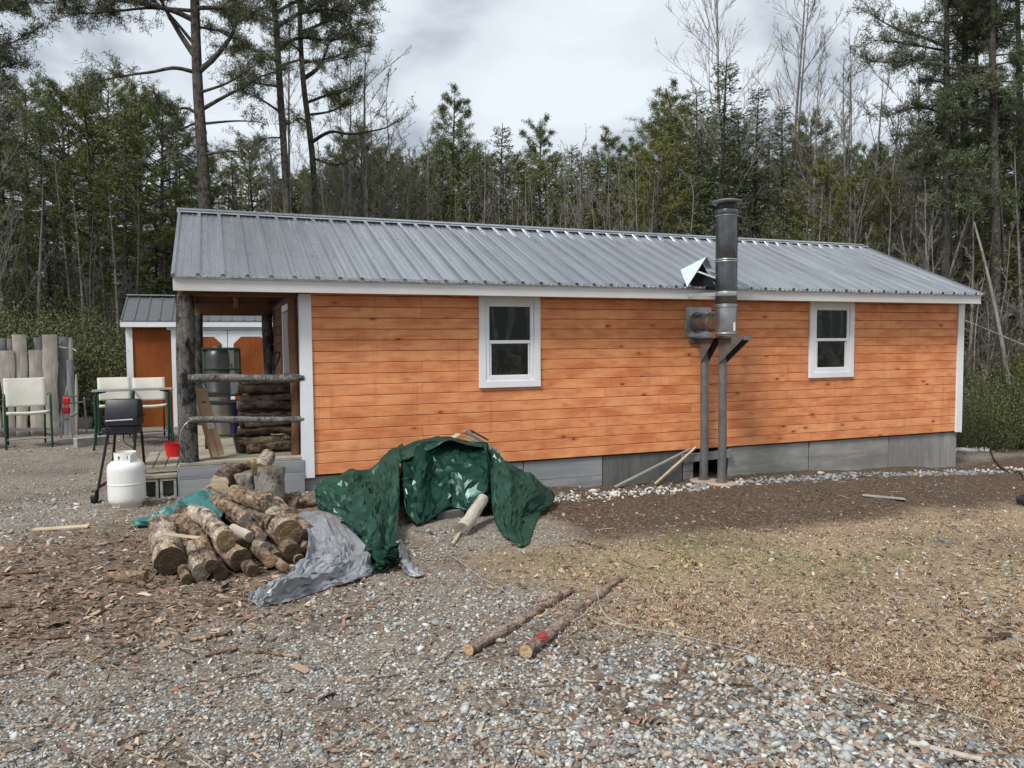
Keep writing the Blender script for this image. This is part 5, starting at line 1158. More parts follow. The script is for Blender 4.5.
def armchair(name, loc, rz, w, h, seat_h, arm_h, d, fab, frame, label, sheer=False, cat='chair', group=None):
    e_ = empty(name, loc, rz=rz, label=label, cat=cat, group=group); r_ = .017
    # front legs with arms as one bent tube each side
    for sx in (-1, 1):
        x_ = sx*w/2; P = np.array([(x_, -d/2, 0), (x_, -d/2, arm_h*.6), (x_, -d/2+.01, arm_h*.93), (x_, -d/2+.06, arm_h), (x_, -d/2+.25, arm_h+.005), (x_, d/2-.08, arm_h-.02)]); m = MB(); m.tube(crspline(P, 24), r_, 8); up(m, 'arm', frame, e_, smooth=True)
        m = MB(); m.tube([(x_*.84, d/2+.14, 0), (x_*.84, d/2+.0, seat_h), (x_*.84, d/2+.03, seat_h+.2), (x_*.84, d/2+.115, h-.02)], r_*.85, 8); up(m, 'back_leg', frame, e_, smooth=True)
        m = MB(); m.tube([(x_*.9, -d/2+.02, seat_h), (x_*.9, d/2-.02, seat_h-.02)], r_*.8, 8); m.tube([(x_, -d/2, .16), (x_*.93, d/2+.06, .16)], r_*.6, 8); up(m, 'side_rail', frame, e_)
    m = MB(); m.tube([(-w/2, -d/2, .155), (w/2, -d/2, .155)], r_*.75, 8); up(m, 'stretcher', 'galv' if not sheer else frame, e_)
    nx, ny = 10, 12; prof = [(-d/2-.01, seat_h-.03), (-d/2-.015, seat_h+.01), (-d/2+.05, seat_h+.02), (0, seat_h-.01), (d/2-.06, seat_h-.02)]
    m = MB(); P = crspline(np.array([(0, a, b) for a, b in prof]), 14); V = [(x_, p[1], p[2]-.02*(1-(2*x_/w)**2)) for p in P for x_ in np.linspace(-w/2*.95, w/2*.95, nx)]
    i = np.arange(13)[:, None]*nx; j = np.arange(nx-1)[None]; Fq = np.stack([i+j, i+j+1, i+nx+j+1, i+nx+j], -1).reshape(-1, 4); m.addq(V, Fq); o = m.build('seat', MAT[fab], e_, smooth=True); md = o.modifiers.new('t', 'SOLIDIFY'); md.thickness = .008
    m = MB(); prof = [(d/2-.02, seat_h+.05), (d/2+.02, seat_h+.25), (d/2+.10, h-.01), (d/2+.115, h)]; P = crspline(np.array([(0, a, b) for a, b in prof]), 14); V = [(x_, p[1]+.02*(1-(2*x_/w)**2), p[2]) for p in P for x_ in np.linspace(-w/2*.95, w/2*.95, nx)]
    m.addq(V, Fq); o = m.build('backrest', MAT[fab], e_, smooth=True); md = o.modifiers.new('t', 'SOLIDIFY'); md.thickness = .008
    if sheer:
        m = MB()
        for zz in (seat_h+.04, seat_h+.38, h): m.tube([(-w/2*.93, d/2+.0+.1*(zz-seat_h)/(h-seat_h), zz), (w/2*.93, d/2+.1*(zz-seat_h)/(h-seat_h), zz)], r_*.8, 8)
        up(m, 'back_bar', frame, e_)
    return e_
t = NT('sling_cream'); v = t.coord('Object'); w_n = t.noise(t.n('ShaderNodeMapping', {'Vector': v, 'Scale': (90, 90, 90)}).outputs[0], 3, 2)
t.set(col=t.mix(t.ramp(t.noise(v, 4, 5), [(.4, 0.), (.7, .35)]), (.58, .57, .5), (.4, .38, .33)), rough=.8).bump(w_n, .3, .002); MAT['sling'] = t.m
t = NT('dark_mesh_sling'); v = t.coord('Object'); ck = t.n('ShaderNodeTexBrick', {'Vector': t.n('ShaderNodeMapping', {'Vector': v, 'Scale': (120, 1, 120), 'Rotation': (pi/2, 0, 0)}).outputs[0], 'Scale': 1.0, 'Mortar Size': .2})
t.set(col=(.02, .022, .022), rough=.6); tr = t.n('ShaderNodeBsdfTransparent'); ms = t.n('ShaderNodeMixShader', {0: .6}); t.t.links.new(tr.outputs[0], ms.inputs[1]); t.t.links.new(t.b.outputs[0], ms.inputs[2]); t.t.links.new(ms.outputs[0], t.t.nodes['Material Output'].inputs[0]); MAT['mesh'] = t.m
c = at(225, 400, 1.35); armchair('mesh_chair', (c[0], 1.35, ZD), .08, .50, at(225, 349, 1.6)[2]-ZD, .58, .78, .46, 'mesh', 'green_frame', 'high backed dark mesh patio chair on the porch in front of the metal cylinder', True)
b_ = at(237, 405, 2.9); m = MB(); m.lathe([(0, 0), (.2, 0), (.24, .36), (.25, .36), (.25, .38), (.22, .38), (.19, .02), (0, .02)], (0, 0, 0), 28); o = up(m, 'blue_tub', 'blue_plastic', None, auto=40); o.location = (b_[0]+.08, 2.7, ZD); o.scale = (1, 1, 1.25); tag(o, 'deep blue plastic tub at the back of the porch', 'tub')
# cardboard box leaning
A = at(205.5, 443, .12); B_ = at(178+22, 392, .22)
q0 = at(218, 454, .16); q1 = at(199, 389, .28); q0[2] = ZD+.012
bx = MB(); d_ = Vector(q1-q0); Lb = d_.length; zax = d_.normalized(); xax = Vector((1, .25, 0)); xax = (xax-zax*xax.dot(zax)).normalized(); yax = zax.cross(xax)
M_ = Matrix(((xax.x, yax.x, zax.x, q0[0]), (xax.y, yax.y, zax.y, q0[1]), (xax.z, yax.z, zax.z, q0[2]), (0, 0, 0, 1)))
bx.bbox(-.065, .065, -.05, .05, .02, Lb, .003); o = up(bx, 'cardboard_box', 'cardboard', None); o.matrix_world = M_; tag(o, 'long narrow cardboard carton leaning on the porch rail', 'box')
m = MB(); m.box(-.03, .035, -.0525, -.0505, Lb*.42, Lb*.50); s_ = up(m, 'shipping_label', 'paper', o)
m = MB()
for k in range(4): m.box(-.022+.0, .026, -.0535, -.0528, Lb*.43+k*.0125, Lb*.43+k*.0125+.004)
up(m, 'label_print', 'black_plastic', s_)
m = MB(); m.tube([(-.02, -.0506, Lb*.80), (.02, -.0506, Lb*.80)], .008, 8); up(m, 'hand_hole', 'blackvoid', o)
m = MB(); m.box(-.012, .012, -.0515, -.0502, .03, Lb*.4); up(m, 'packing_tape', 'tape_brown', o)
# bucket, shovel
c = at(244.5, 452, .55); m = MB(); m.lathe([(0, .003), (.09, 0), (.125, .19), (.135, .19), (.135, .205), (.118, .205), (.085, .012), (0, .012)], (0, 0, 0), 28); o = up(m, 'black_bucket', 'black_plastic', None, auto=40); o.location = (c[0], .6, ZD); tag(o, 'black plastic bucket on the deck by the stacked logs', 'bucket')
shv = empty('shovel', at(269, 425, 1.1), label='shovel with a black D shaped grip leaning behind the porch logs', cat='shovel'); SV = Vector(shv.location)
def svp(o): o.parent = shv; o.matrix_parent_inverse = Matrix.Translation(-SV); return o
a, b_ = at(262, 420, 1.2), at(273.5, 371, 1.3); m = MB(); m.tube([a, b_], .014, 8); svp(up(m, 'shaft', 'post_wood', None))
P = np.array([at(273.5, 371, 1.3), at(273, 362, 1.3), at(274.5, 353, 1.3), at(279, 352.5, 1.3), at(279.5, 357, 1.3), at(275.5, 366, 1.3), at(273.5, 371, 1.3)]); m = MB(); m.tube(crspline(P, 30), .011, 8); svp(m.build('grip', MAT['black_plastic'], None, smooth=True))
m = MB(); m.bbox(a[0]-.1, a[0]+.1, 1.16, 1.18, ZD+.01, a[2]+.05, .004); svp(up(m, 'blade', 'black_metal', None))

# ------------------------------------------------------------------ chairs, table, fence on the left
def chair_at(pxc, pyf, wpx, ptop, label, depth=None, rz=0, group=None):
    g = gp(pxc, pyf); dep = (g-CAM)@FW; k = 1/F*dep
    return g, k
g, k = chair_at(25, 449, 0, 0, '')
GC_ = 'cream sling chairs with green frames'
armchair('sling_chair', (g[0], g[1]+.25, g[2]), .25, 39*k, 69*k, 37*k, 54*k, .5, 'sling', 'green_frame', 'cream sling armchair standing alone before the slab fence', group=GC_)
armchair('sling_chair', (g[0]-.92, g[1]+.1, g[2]), .5, 39*k, 69*k, 37*k, 54*k, .5, 'sling', 'green_frame', 'cream sling armchair cut off by the left edge with only a green arm showing', group=GC_)
g, k = chair_at(115, 441, 0, 0, '')
armchair('sling_chair', (g[0], g[1]+.25, g[2]), .15, 32*k, 62*k, 36*k, 50*k, .5, 'sling', 'green_frame', 'cream sling armchair behind the table, the one farther from the porch', group=GC_)
g2_ = gp(150, 441); armchair('sling_chair', (g2_[0], g2_[1]+.25, g2_[2]), .1, 32*k, 62*k, 36*k, 50*k, .5, 'sling', 'green_frame', 'cream sling armchair behind the table nearest the porch', group=GC_)
g = gp(133, 449); k = ((g-CAM)@FW)/F; tb = empty('patio_table', (g[0], g[1]+.3, g[2]), rz=.1, label='low patio table with thin top and curved green legs behind the grill', cat='table')
tw, thh = 74*k, 58*k
m = MB(); m.bbox(-tw/2, tw/2, -.28, .28, thh, thh+.012, .004); up(m, 'tabletop', 'fence_grey', tb)
for sx in (-1, 1):
    for sy in (-1, 1):
        P = crspline(np.array([(sx*tw*.33, sy*.2, thh-.0), (sx*tw*.43, sy*.24, thh-.03), (sx*tw*.46, sy*.25, thh-.12), (sx*tw*.46, sy*.26, thh*.4), (sx*tw*.49, sy*.27, 0)]), 20); m = MB(); m.tube(P, .017, 8); up(m, 'leg', 'green_frame', tb, smooth=True)
# fence of slabs
fy0 = gp(40, 436)[1]; fn = empty('slab_fence', gp(40, 436), label='rough vertical slab wood fence with uneven tops at the left', cat='fence'); FNL = Vector(fn.location)
def fpr(o): o.parent = fn; o.matrix_parent_inverse = Matrix.Translation(-FNL); return o
def slab(x0p, x1p, top, off, mat, wn=.025, bot=437):
    a = at(x0p, bot, fy0+off); b_ = at(x1p, bot, fy0+off); zt = at((x0p+x1p)/2, top, fy0+off)[2]; zb_ = gz(a[0], fy0+off)-.05; m = MB(); n_ = 18; zz = np.linspace(zb_, zt, n_); sd = x0p
    V = []; 
    for q, z_ in enumerate(zz):
        wl_ = (n2(np.array([z_*1.6]), np.array([sd]), 1, 11)[0]-.5)*.08; wr = (n2(np.array([z_*1.6]), np.array([sd+5.]), 1, 12)[0]-.5)*.08
        xl, xr_ = a[0]+wl_, b_[0]+wr; bow = .02*sin(z_*2+sd)
        for f_, dy in ((0, 0), (.25, -wn*.8), (.75, -wn*.8), (1, 0), (1, .02), (0, .02)): V.append((xl+(xr_-xl)*f_, fy0+off+dy+bow, z_))
    i = np.arange(n_-1)[:, None]*6; j = np.arange(6)[None]; j2 = (j+1) % 6; m.addq(V, np.stack([i+j, i+j2, i+6+j2, i+6+j], -1).reshape(-1, 4)); m.N.append(np.arange(6)[::-1]+m.n-6)
    return fpr(up(m, 'slab', mat, None, auto=40))
for a in ((-44, -31, 338, 0, 'fence_slab'), (-30, -17, 350, 0, 'fence_slab'), (-16, -3.5, 336, 0, 'fence_slab'), (-2.5, 2.3, 334.5, 0, 'fence_slab'), (3, 16.5, 350.5, 0, 'fence_slab'), (4.5, 10, 338, .12, 'fence_grey'), (10.5, 17, 338.5, .12, 'fence_grey'), (17, 30, 334.5, .02, 'fence_slab'), (31, 46, 350, 0, 'fence_slab'), (37, 45.5, 337.5, .12, 'fence_grey'), (46, 60.5, 334.5, -.01, 'fence_slab'), (62.5, 72, 337, .06, 'fence_grey'), (72, 77, 337.5, .09, 'bleached'), (70, 77.5, 360, 0, 'fence_grey'), (60, 69.5, 371, .1, 'fence_grey'), (77, 78.6, 374, -.02, 'bleached')): slab(*a)
m = MB(); a, b_ = at(-30, 366, fy0+.1), at(70, 364, fy0+.1); m.bar(a, b_, .04, .12); fpr(up(m, 'fence_rail', 'fence_grey', None))
m = MB(); m.bar(at(-30, 430, fy0-.07), at(62, 429, fy0-.07), .03, .05); fpr(up(m, 'fence_rail', 'fence_grey', None))
m = MB(); P = crspline(np.array([at(60, 347, fy0-.05), at(66, 348, fy0-.06), at(73, 349, fy0), at(76, 351, fy0-.05)]), 12); m.tube(P, .012, 6); fpr(up(m, 'rope_tie', 'rope', None))
# folding metal sawhorse with red clamps
zz = fy0-.9; sh_ = empty('folding_stand', gp(66, 441), label='thin folding metal stand with red clamps beside the fence end', cat='stand'); SHL = Vector(sh_.location)
def shp_(o): o.parent = sh_; o.matrix_parent_inverse = Matrix.Translation(-SHL); return o
for (a, b_) in (((69, 380), (56, 437)), ((66, 395), (73, 437)), ((63, 408), (61, 438)), ((84, 398), (87, 434))):
    m = MB(); m.bar(at(*a, zz), at(*b_, zz+(0 if a[0] != 84 else .3)), .025, .025); shp_(up(m, 'leg', 'galv', None))
for (a, b_) in (((63, 397), (79, 396)), ((66, 404), (88, 401)), ((65, 420), (78, 413))):
    m = MB(); m.bar(at(*a, zz), at(*b_, zz+.2), .022, .022); shp_(up(m, 'cross_bar', 'galv', None))
for py in (401, 410):
    m = MB(); c = at(66, py, zz-.04); m.bbox(c[0]-.05, c[0]+.06, c[1]-.02, c[1]+.03, c[2]-.06, c[2]+.06, .02); shp_(up(m, 'clamp', 'red_plastic', None))
m = MB(); c = at(88, 401, zz+.15); m.bbox(c[0]-.05, c[0]+.05, c[1]-.02, c[1]+.03, c[2]-.1, c[2]+.04, .015); shp_(up(m, 'vise', 'black_metal', None))
A, B_ = gp(75, 443, .06), gp(108, 440, .06); m = MB(); m.bar(A, B_, .12, .15, b=.008); tag(up(m, 'concrete_beam', 'concrete', None), 'grey concrete beam lying on the gravel behind the grill', 'beam')
# odds by the fence
m = MB(); c = gp(17, 434, .0); m.bbox(c[0]-.12, c[0]+.12, c[1], c[1]+.2, c[2], c[2]+.13, .02); tag(up(m, 'plastic_box', 'galv', None), 'pale grey box under the lone chair at the fence foot', 'box')
m = MB(); c = gp(84, 428, .0); m.lathe([(0, 0), (.14, 0), (.18, .2), (.19, .2), (.16, .22), (.12, .1), (0, .1)], (c[0], c[1], c[2]), 20); tag(up(m, 'steel_pail', 'galv', None, auto=40), 'battered metal pail on the ground behind the folding stand', 'pail')
m = MB(); c = gp(112, 425, .0); m.bbox(c[0]-.2, c[0]+.2, c[1], c[1]+.4, c[2], c[2]+.2, .03); tag(up(m, 'white_cooler', 'tank_white', None), 'white cooler box half hidden behind the table legs', 'cooler')
# ------------------------------------------------------------------ trees
class TB:
    def __init__(s): s.V = []; s.F = []; s.n = 0
    def tube(s, P, R, n=5):
        P = np.asarray(P, float); k = len(P); R = np.full(k, R, float) if np.isscalar(R) else np.asarray(R, float)
        T_ = np.gradient(P, axis=0); T_ /= np.linalg.norm(T_, axis=1)[:, None]+1e-9
        a = np.array([0, 0, 1.]) if abs(T_[k//2][2]) < .8 else np.array([1., 0, 0])
        U = np.cross(T_, a); U /= np.linalg.norm(U, axis=1)[:, None]+1e-9; W_ = np.cross(T_, U); th = np.arange(n)/n*2*pi
        V = P[:, None]+(U[:, None]*np.cos(th)[None, :, None]+W_[:, None]*np.sin(th)[None, :, None])*R[:, None, None]
        i = np.arange(k-1)[:, None]*n; j = np.arange(n)[None]; j2 = (j+1) % n
        s.F.append(np.stack([i+j, i+j2, i+n+j2, i+n+j], -1).reshape(-1, 4)+s.n); s.V.append(V.reshape(-1, 3)); s.n += k*n
    def blades(s, P, D, L, W_, r):
        n = len(P)
        if n == 0: return
        D = D/(np.linalg.norm(D, axis=1)[:, None]+1e-9); Q = r.normal(size=(n, 3)); S = np.cross(D, Q); S /= np.linalg.norm(S, axis=1)[:, None]+1e-9
        L = np.broadcast_to(L, n)[:, None]; W_ = np.broadcast_to(W_, n)[:, None]
        V = np.stack([P-S*W_*.4, P+S*W_*.4, P+D*L*.55+S*W_*.5, P+D*L, P+D*L*.55-S*W_*.5], 1)
        base = s.n+np.arange(n)[:, None]*5
        s.F.append(np.concatenate([base+np.array([0, 1, 2, 4])]).reshape(-1, 4)); s.F.append((base+np.array([4, 2, 3, 3]))[:, :3]); s.V.append(V.reshape(-1, 3)); s.n += 5*n
    def mesh(s, name, mat, smooth=False):
        F4 = [f for f in s.F if f.shape[1] == 4]; F3 = [f for f in s.F if f.shape[1] == 3]
        me = mesh_np(name, np.concatenate(s.V), ([np.concatenate(F4)] if F4 else [])+([np.concatenate(F3)] if F3 else []), smooth); me.materials.append(MAT[mat]); return me
def unit(v): return v/(np.linalg.norm(v)+1e-9)
def trunk_line(H, r, wob, n=14):
    t = np.linspace(0, 1, n); a, b = r.uniform(0, 6, 2); return np.stack([wob*np.sin(t*3+a)*t, wob*np.cos(t*2.6+b)*t, t*H], -1)
def spruce(H, R, seed, bare=.06, dens=1.0, droop=.25, mat='needles_spruce', dead=0, lvl=.2, tmat='trunk_dark'):
    r = np.random.default_rng(seed); T1, C = TB(), TB(); tl_ = trunk_line(H, r, .12); T1.tube(tl_, np.linspace(.012*H+.02, .012, 14), 8)
    z = bare*H
    while z < H*.985:
        f = (z-bare*H)/(H-bare*H); k = r.integers(3, 6); base_a = r.uniform(0, 6.3)
        for q in range(k):
            L = (R*(1-f)**.8*r.uniform(.55, 1.12)+.12); az_ = base_a+q*2*pi/k+r.normal(0, .25)
            el = .55*f-.12+r.normal(0, .1); d = np.array([cos(az_)*cos(el), sin(az_)*cos(el), sin(el)]); p0_ = np.array([np.interp(z, tl_[:, 2], tl_[:, 0]), np.interp(z, tl_[:, 2], tl_[:, 1]), z])
            t = np.linspace(0, 1, 6); P = p0_+d*L*t[:, None]; P[:, 2] += -droop*L*t**1.5*(1-f)+.16*L*t**3
            T1.tube(P, np.linspace(.006+.012*L, .003, 6), 3)
            nt = max(3, int(L/.10*dens)); tt = r.uniform(.12, 1, nt); B = np.stack([np.interp(tt, t, P[:, c]) for c in range(3)], -1)
            side = unit(np.cross(d, [0, 0, 1])); sg = r.choice([-1, 1], nt)[:, None]; TD = d*.65+side*sg*r.uniform(.5, 1, (nt, 1))+r.normal(0, .18, (nt, 3)); TD[:, 2] -= .12; TD /= np.linalg.norm(TD, axis=1)[:, None]
            TL = (.12+.36*L*(1-tt)*.8+.08)*r.uniform(.6, 1.1, nt)
            m = 7; u = r.random((nt, m)); PP = (B[:, None]+TD[:, None]*(TL[:, None]*u)[..., None]).reshape(-1, 3); DD = np.repeat(TD, m, 0)+r.normal(0, .38, (nt*m, 3))
            C.blades(PP, DD, r.uniform(.06, .14, nt*m), r.uniform(.012, .026, nt*m), r)
        z += lvl*r.uniform(.7, 1.3)*(1-.45*f)
    for _ in range(dead):
        zz = r.uniform(.05, max(bare, .3))*H; a = r.uniform(0, 6.3); L = r.uniform(.4, 1.3); P = np.array([[0, 0, zz], [cos(a)*L*.5, sin(a)*L*.5, zz+.05*L], [cos(a)*L, sin(a)*L, zz-.15*L]]); T1.tube(P, [.012, .008, .004], 3)
        for __ in range(3):
            q = P[1]+(P[2]-P[1])*r.random(); T1.tube([q, q+np.array([cos(a+r.normal(0, .9)), sin(a+r.normal(0, .9)), r.normal(-.2, .2)])*L*.35], [.005, .003], 3)
    return (T1.mesh('trunk', tmat, True), C.mesh('crown', mat), H)
def puffs(C, P, r, n=20, L=.13, W_=.013, spread=.05):
    P = np.asarray(P); k = len(P); PP = np.repeat(P, n, 0)+r.normal(0, spread, (k*n, 3)); D = r.normal(size=(k*n, 3)); D[:, 2] += .45; C.blades(PP, D, r.uniform(.6, 1.1, k*n)*L, W_, r)
def pine(H, R, seed, bare=.35, nb=60, mat='needles_pine', dead=10, tr=.016, pn=16, dens=1.0, tmat='trunk_bark'):
    r = np.random.default_rng(seed); T1, C = TB(), TB(); tl_ = trunk_line(H, r, .2); T1.tube(tl_, np.linspace(tr*H, .02, 14), 8)
    for q in range(nb):
        f = (q+r.random())/nb; z = H*(bare+(1-bare)*f**.85); prof = (sin(pi*min(1, .18+f*.78)))**.7; L = R*prof*r.uniform(.55, 1.1)+.15
        a = q*2.4+r.normal(0, .5); el = .12+.75*f**1.5+r.normal(0, .12); d = np.array([cos(a)*cos(el), sin(a)*cos(el), sin(el)])
        p0_ = np.array([np.interp(z, tl_[:, 2], tl_[:, 0]), np.interp(z, tl_[:, 2], tl_[:, 1]), z]); t = np.linspace(0, 1, 6); P = p0_+d*L*t[:, None]; P[:, 2] += .22*L*t**2.2-.1*L*t; T1.tube(P, np.linspace(.008+.014*L, .005, 6), 4)
        nt = int((4+L*6)*dens); tt = r.uniform(.3, 1, nt); B = np.stack([np.interp(tt, t, P[:, c]) for c in range(3)], -1); TD = d*.8+r.normal(0, .55, (nt, 3)); TD[:, 2] = np.abs(TD[:, 2])*.35+.08; TL = r.uniform(.15, .5, nt)*min(1, L/1.2)
        for b, td, l_ in zip(B, TD, TL):
            T1.tube([b, b+td*l_], [.005, .003], 3); puffs(C, b+td*l_*np.array([.45, .75, 1.0])[:, None], r, pn, .12, .014, .045)
    for _ in range(dead):
        zz = r.uniform(.1, bare)*H; a = r.uniform(0, 6.3); L = r.uniform(.5, 1.5); P = np.array([[0, 0, zz], [cos(a)*L*.5, sin(a)*L*.5, zz+.08*L], [cos(a+.2)*L, sin(a+.2)*L, zz-.05*L]]); T1.tube(P, [.016, .01, .005], 3)
        for __ in range(4):
            q = P[1]+(P[2]-P[1])*r.random(); T1.tube([q, q+np.array([cos(a+r.normal(0, .9)), sin(a+r.normal(0, .9)), r.normal(0, .3)])*L*.4], [.006, .003], 3)
    return (T1.mesh('trunk', tmat, True), C.mesh('crown', mat), H)
def bare(H, seed, nb=16, spread=.5, r0=.011, start=.3, mat='trunk_grey', lean=.1, tw=.0055, stems=1):
    r = np.random.default_rng(seed); T1 = TB(); C = TB()
    for st_ in range(stems):
        tl_ = trunk_line(H*(1-.15*st_), r, .25); 
        if stems > 1: tl_[:, 0] += np.linspace(0, 1, 14)*r.normal(0, .09*H); tl_[:, 1] += np.linspace(0, 1, 14)*r.normal(0, .09*H)
        T1.tube(tl_, np.linspace(r0*H, .009, 14), 7)
        def branch(T_, p, d, L, rr, lvl):
            t = np.linspace(0, 1, 5); cu = r.normal(0, .14, 3); cu[2] = abs(cu[2])*.9+.10; P = p+d*L*t[:, None]+cu*L*(t**2)[:, None]; T_.tube(P, np.linspace(rr, max(rr*.3, .0035), 5), 4 if lvl == 1 else 3)
            if lvl < 3:
                for _ in range(9 if lvl == 1 else 5):
                    u = r.uniform(.22, .97); q = np.array([np.interp(u, t, P[:, c]) for c in range(3)]); nd = unit(d+r.normal(0, .48, 3)+np.array([0, 0, .22])); branch(C, q, nd, L*(1-u*.45)*r.uniform(.3, .5), max(rr*.45, tw), lvl+1)
        Hs = H*(1-.15*st_)
        for q in range(nb):
            f = start+(1-start)*(q+r.random())/nb; z = f*Hs; a = q*2.4+r.normal(0, .6); el = r.uniform(.55, 1.1); L = Hs*spread*(1-f*.72)*r.uniform(.35, .7)
            p = np.array([np.interp(z, tl_[:, 2], tl_[:, 0]), np.interp(z, tl_[:, 2], tl_[:, 1]), z]); branch(T1, p, np.array([cos(a)*cos(el), sin(a)*cos(el), sin(el)]), L, .003*L+.007, 1)
    return (T1.mesh('trunk', mat, True), C.mesh('branches', mat), H)
def bush(H, R, seed, mat='needles_bush', n=170):
    r = np.random.default_rng(seed); T1, C = TB(), TB()
    for q in range(n):
        a = r.uniform(0, 6.3); rr = R*sqrt(r.random())*.8; b = np.array([cos(a)*rr*.6, sin(a)*rr*.6, 0]); top = np.array([cos(a)*rr*1.1, sin(a)*rr*1.1, H*(1-.55*(rr/R)**1.5)*r.uniform(.45, 1)]); t = np.linspace(0, 1, 4)[:, None]; P = b+(top-b)*t+np.array([0, 0, .1])*np.sin(t*3); T1.tube(P, np.linspace(.012, .003, 4), 3)
        m = 95; u = r.uniform(.15, 1.05, m)[:, None]; PP = b+(top-b)*u+r.normal(0, .10, (m, 3)); D = unit(top-b)*.5+r.normal(0, .6, (m, 3)); C.blades(PP, D, r.uniform(.025, .06, m), r.uniform(.009, .016, m), r)
    return (T1.mesh('stems', 'trunk_dark', True), C.mesh('foliage', mat), H)
def brush(H, R, seed, n=60, mat='trunk_grey'):
    r = np.random.default_rng(seed); T1 = TB(); T2 = TB()
    for q in range(n):
        a = r.uniform(0, 6.3); rr = R*r.random(); b = np.array([cos(a)*rr, sin(a)*rr, 0]); l_ = H*r.uniform(.4, 1); d = unit(np.array([r.normal(0, .45), r.normal(0, .45), 1])); t = np.linspace(0, 1, 5)[:, None]; P = b+d*l_*t+np.array([r.normal(0, .2), r.normal(0, .2), -.1])*l_*t**2; T1.tube(P, np.linspace(.010, .003, 5), 3)
        for _ in range(6):
            u = r.uniform(.25, .95); s_ = b+d*l_*u; T2.tube([s_, s_+unit(d+r.normal(0, .7, 3))*l_*.3], [.005, .0025], 3)
    return (T1.mesh('stems', mat, True), T2.mesh('twigs', mat), H)
PR = {
 'fir0': spruce(9, 1.7, 1), 'fir1': spruce(9, 1.35, 2, .03, 1.0, .3), 'fir2': spruce(10, 1.25, 3, .1, .9, .3, 'needles_grey', 8),
 'fir4': spruce(10, 1.7, 5, .05, 1.0, .22, 'needles_pine', 0, .2), 'fir5': spruce(10, 1.45, 6, .08, .95, .15, 'needles_olive', 0, .2),
 'fir3': spruce(8, 2.0, 4, .02, 1.0, .2, 'needles_olive', 0, .22), 'hem0': spruce(10, 1.9, 8, .22, .8, .28, 'needles_olive', 30, .26, 'trunk_bark'), 'hem1': spruce(10, 1.7, 9, .32, .8, .3, 'needles_spruce', 34, .26),
 'pin0': pine(10, 1.9, 11, .3, 60), 'pin1': pine(10, 1.6, 12, .42, 50, 'needles_olive', 16), 'pin2': pine(10, 2.1, 13, .2, 66, 'needles_olive', 8), 'pin3': pine(10, 1.4, 14, .12, 66, 'needles_pine', 4),
 'bar0': bare(10, 21, 16), 'bar1': bare(10, 22, 13, .38, .009, .35), 'bar2': bare(10, 23, 18, .55, .012, .25), 'bar3': bare(10, 24, 12, .4, .010, .4, 'trunk_birch'), 'bar4': bare(8, 25, 10, .5, .008, .2, stems=3),
 'sng0': bare(9, 31, 14, .22, .010, .12, 'trunk_grey'), 'sng1': bare(9, 32, 9, .18, .008, .2, 'trunk_bark'),
 'bsh0': bush(2.6, 1.5, 41), 'bsh1': bush(2.4, 1.8, 42), 'bsh2': bush(4.5, 2.0, 43, 'needles_bush', 420), 'thk0': bare(5, 55, 12, .5, .006, .1, stems=4, tw=.004), 'thk1': bare(5.5, 56, 10, .6, .006, .08, 'trunk_bark', stems=5, tw=.004),
 'tal0': bare(17, 61, 40, .42, .0066, .36, 'trunk_birch', tw=.0055), 'tal1': bare(17, 67, 30, .42, .0066, .3, tw=.0055, stems=2), 'tal2': bare(14, 63, 34, .40, .0066, .28, tw=.005), 'brs0': brush(2.6, 1.0, 51), 'brs1': brush(2.0, 1.3, 52, mat='trunk_bark')}
NM = {'fir': ('spruce_tree', 'tree'), 'hem': ('hemlock_tree', 'tree'), 'pin': ('pine_tree', 'tree'), 'bar': ('bare_tree', 'tree'), 'sng': ('bare_tree', 'tree'), 'bsh': ('evergreen_shrub', 'shrub'), 'brs': ('leafless_shrub', 'shrub'), 'thk': ('leafless_shrub', 'shrub'), 'tal': ('bare_tree', 'tree')}
LK = {'fir': 'dark green spruce', 'hem': 'ragged dark conifer with dead lower twigs', 'pin': 'olive green pine', 'bar': 'leafless grey hardwood tree', 'sng': 'slim bare grey trunk', 'bsh': 'low evergreen shrub', 'brs': 'leafless grey shrub', 'thk': 'leafless grey shrub', 'tal': ''}
def region(px, d):
    nm = 'in the woods at the far left' if px < 70 else 'behind the orange shed' if px < 200 else 'behind the left end of the cabin roof' if px < 400 else 'behind the middle of the cabin roof' if px < 640 else 'behind the flue pipe' if px < 800 else 'behind the right end of the roof' if px < 930 else 'in the woods at the far right'
    return nm
tcount = {}
def put(px, d, top, kind, label=None, sx=1.0, rz=None, name=None):
    a = PR[kind]; p = CAM+ray(px, 342)*d; g = gz(p[0], p[1]); H = CAM[2]+(342-top)/F*d-g; s_ = H/a[2]; nm, cat = NM[kind[:3]]
    lb = label or '%s %s' % (LK[kind[:3]], region(px, d)); 
    e_ = empty(name or nm, (p[0], p[1], g-.05), rz=random.uniform(0, 6.28) if rz is None else rz, label=lb, cat=cat)
    if not label: e_['group'] = '%ss %s' % (nm.replace('_', ' '), region(px, d))
    e_.scale = (s_*sx, s_*sx, s_)
    for me, nmm in ((a[0], a[0].name.split('.')[0]), (a[1], a[1].name.split('.')[0])):
        o = bpy.data.objects.new(nmm, me); COL.objects.link(o); o.parent = e_
    return e_
R5 = random.Random(77)
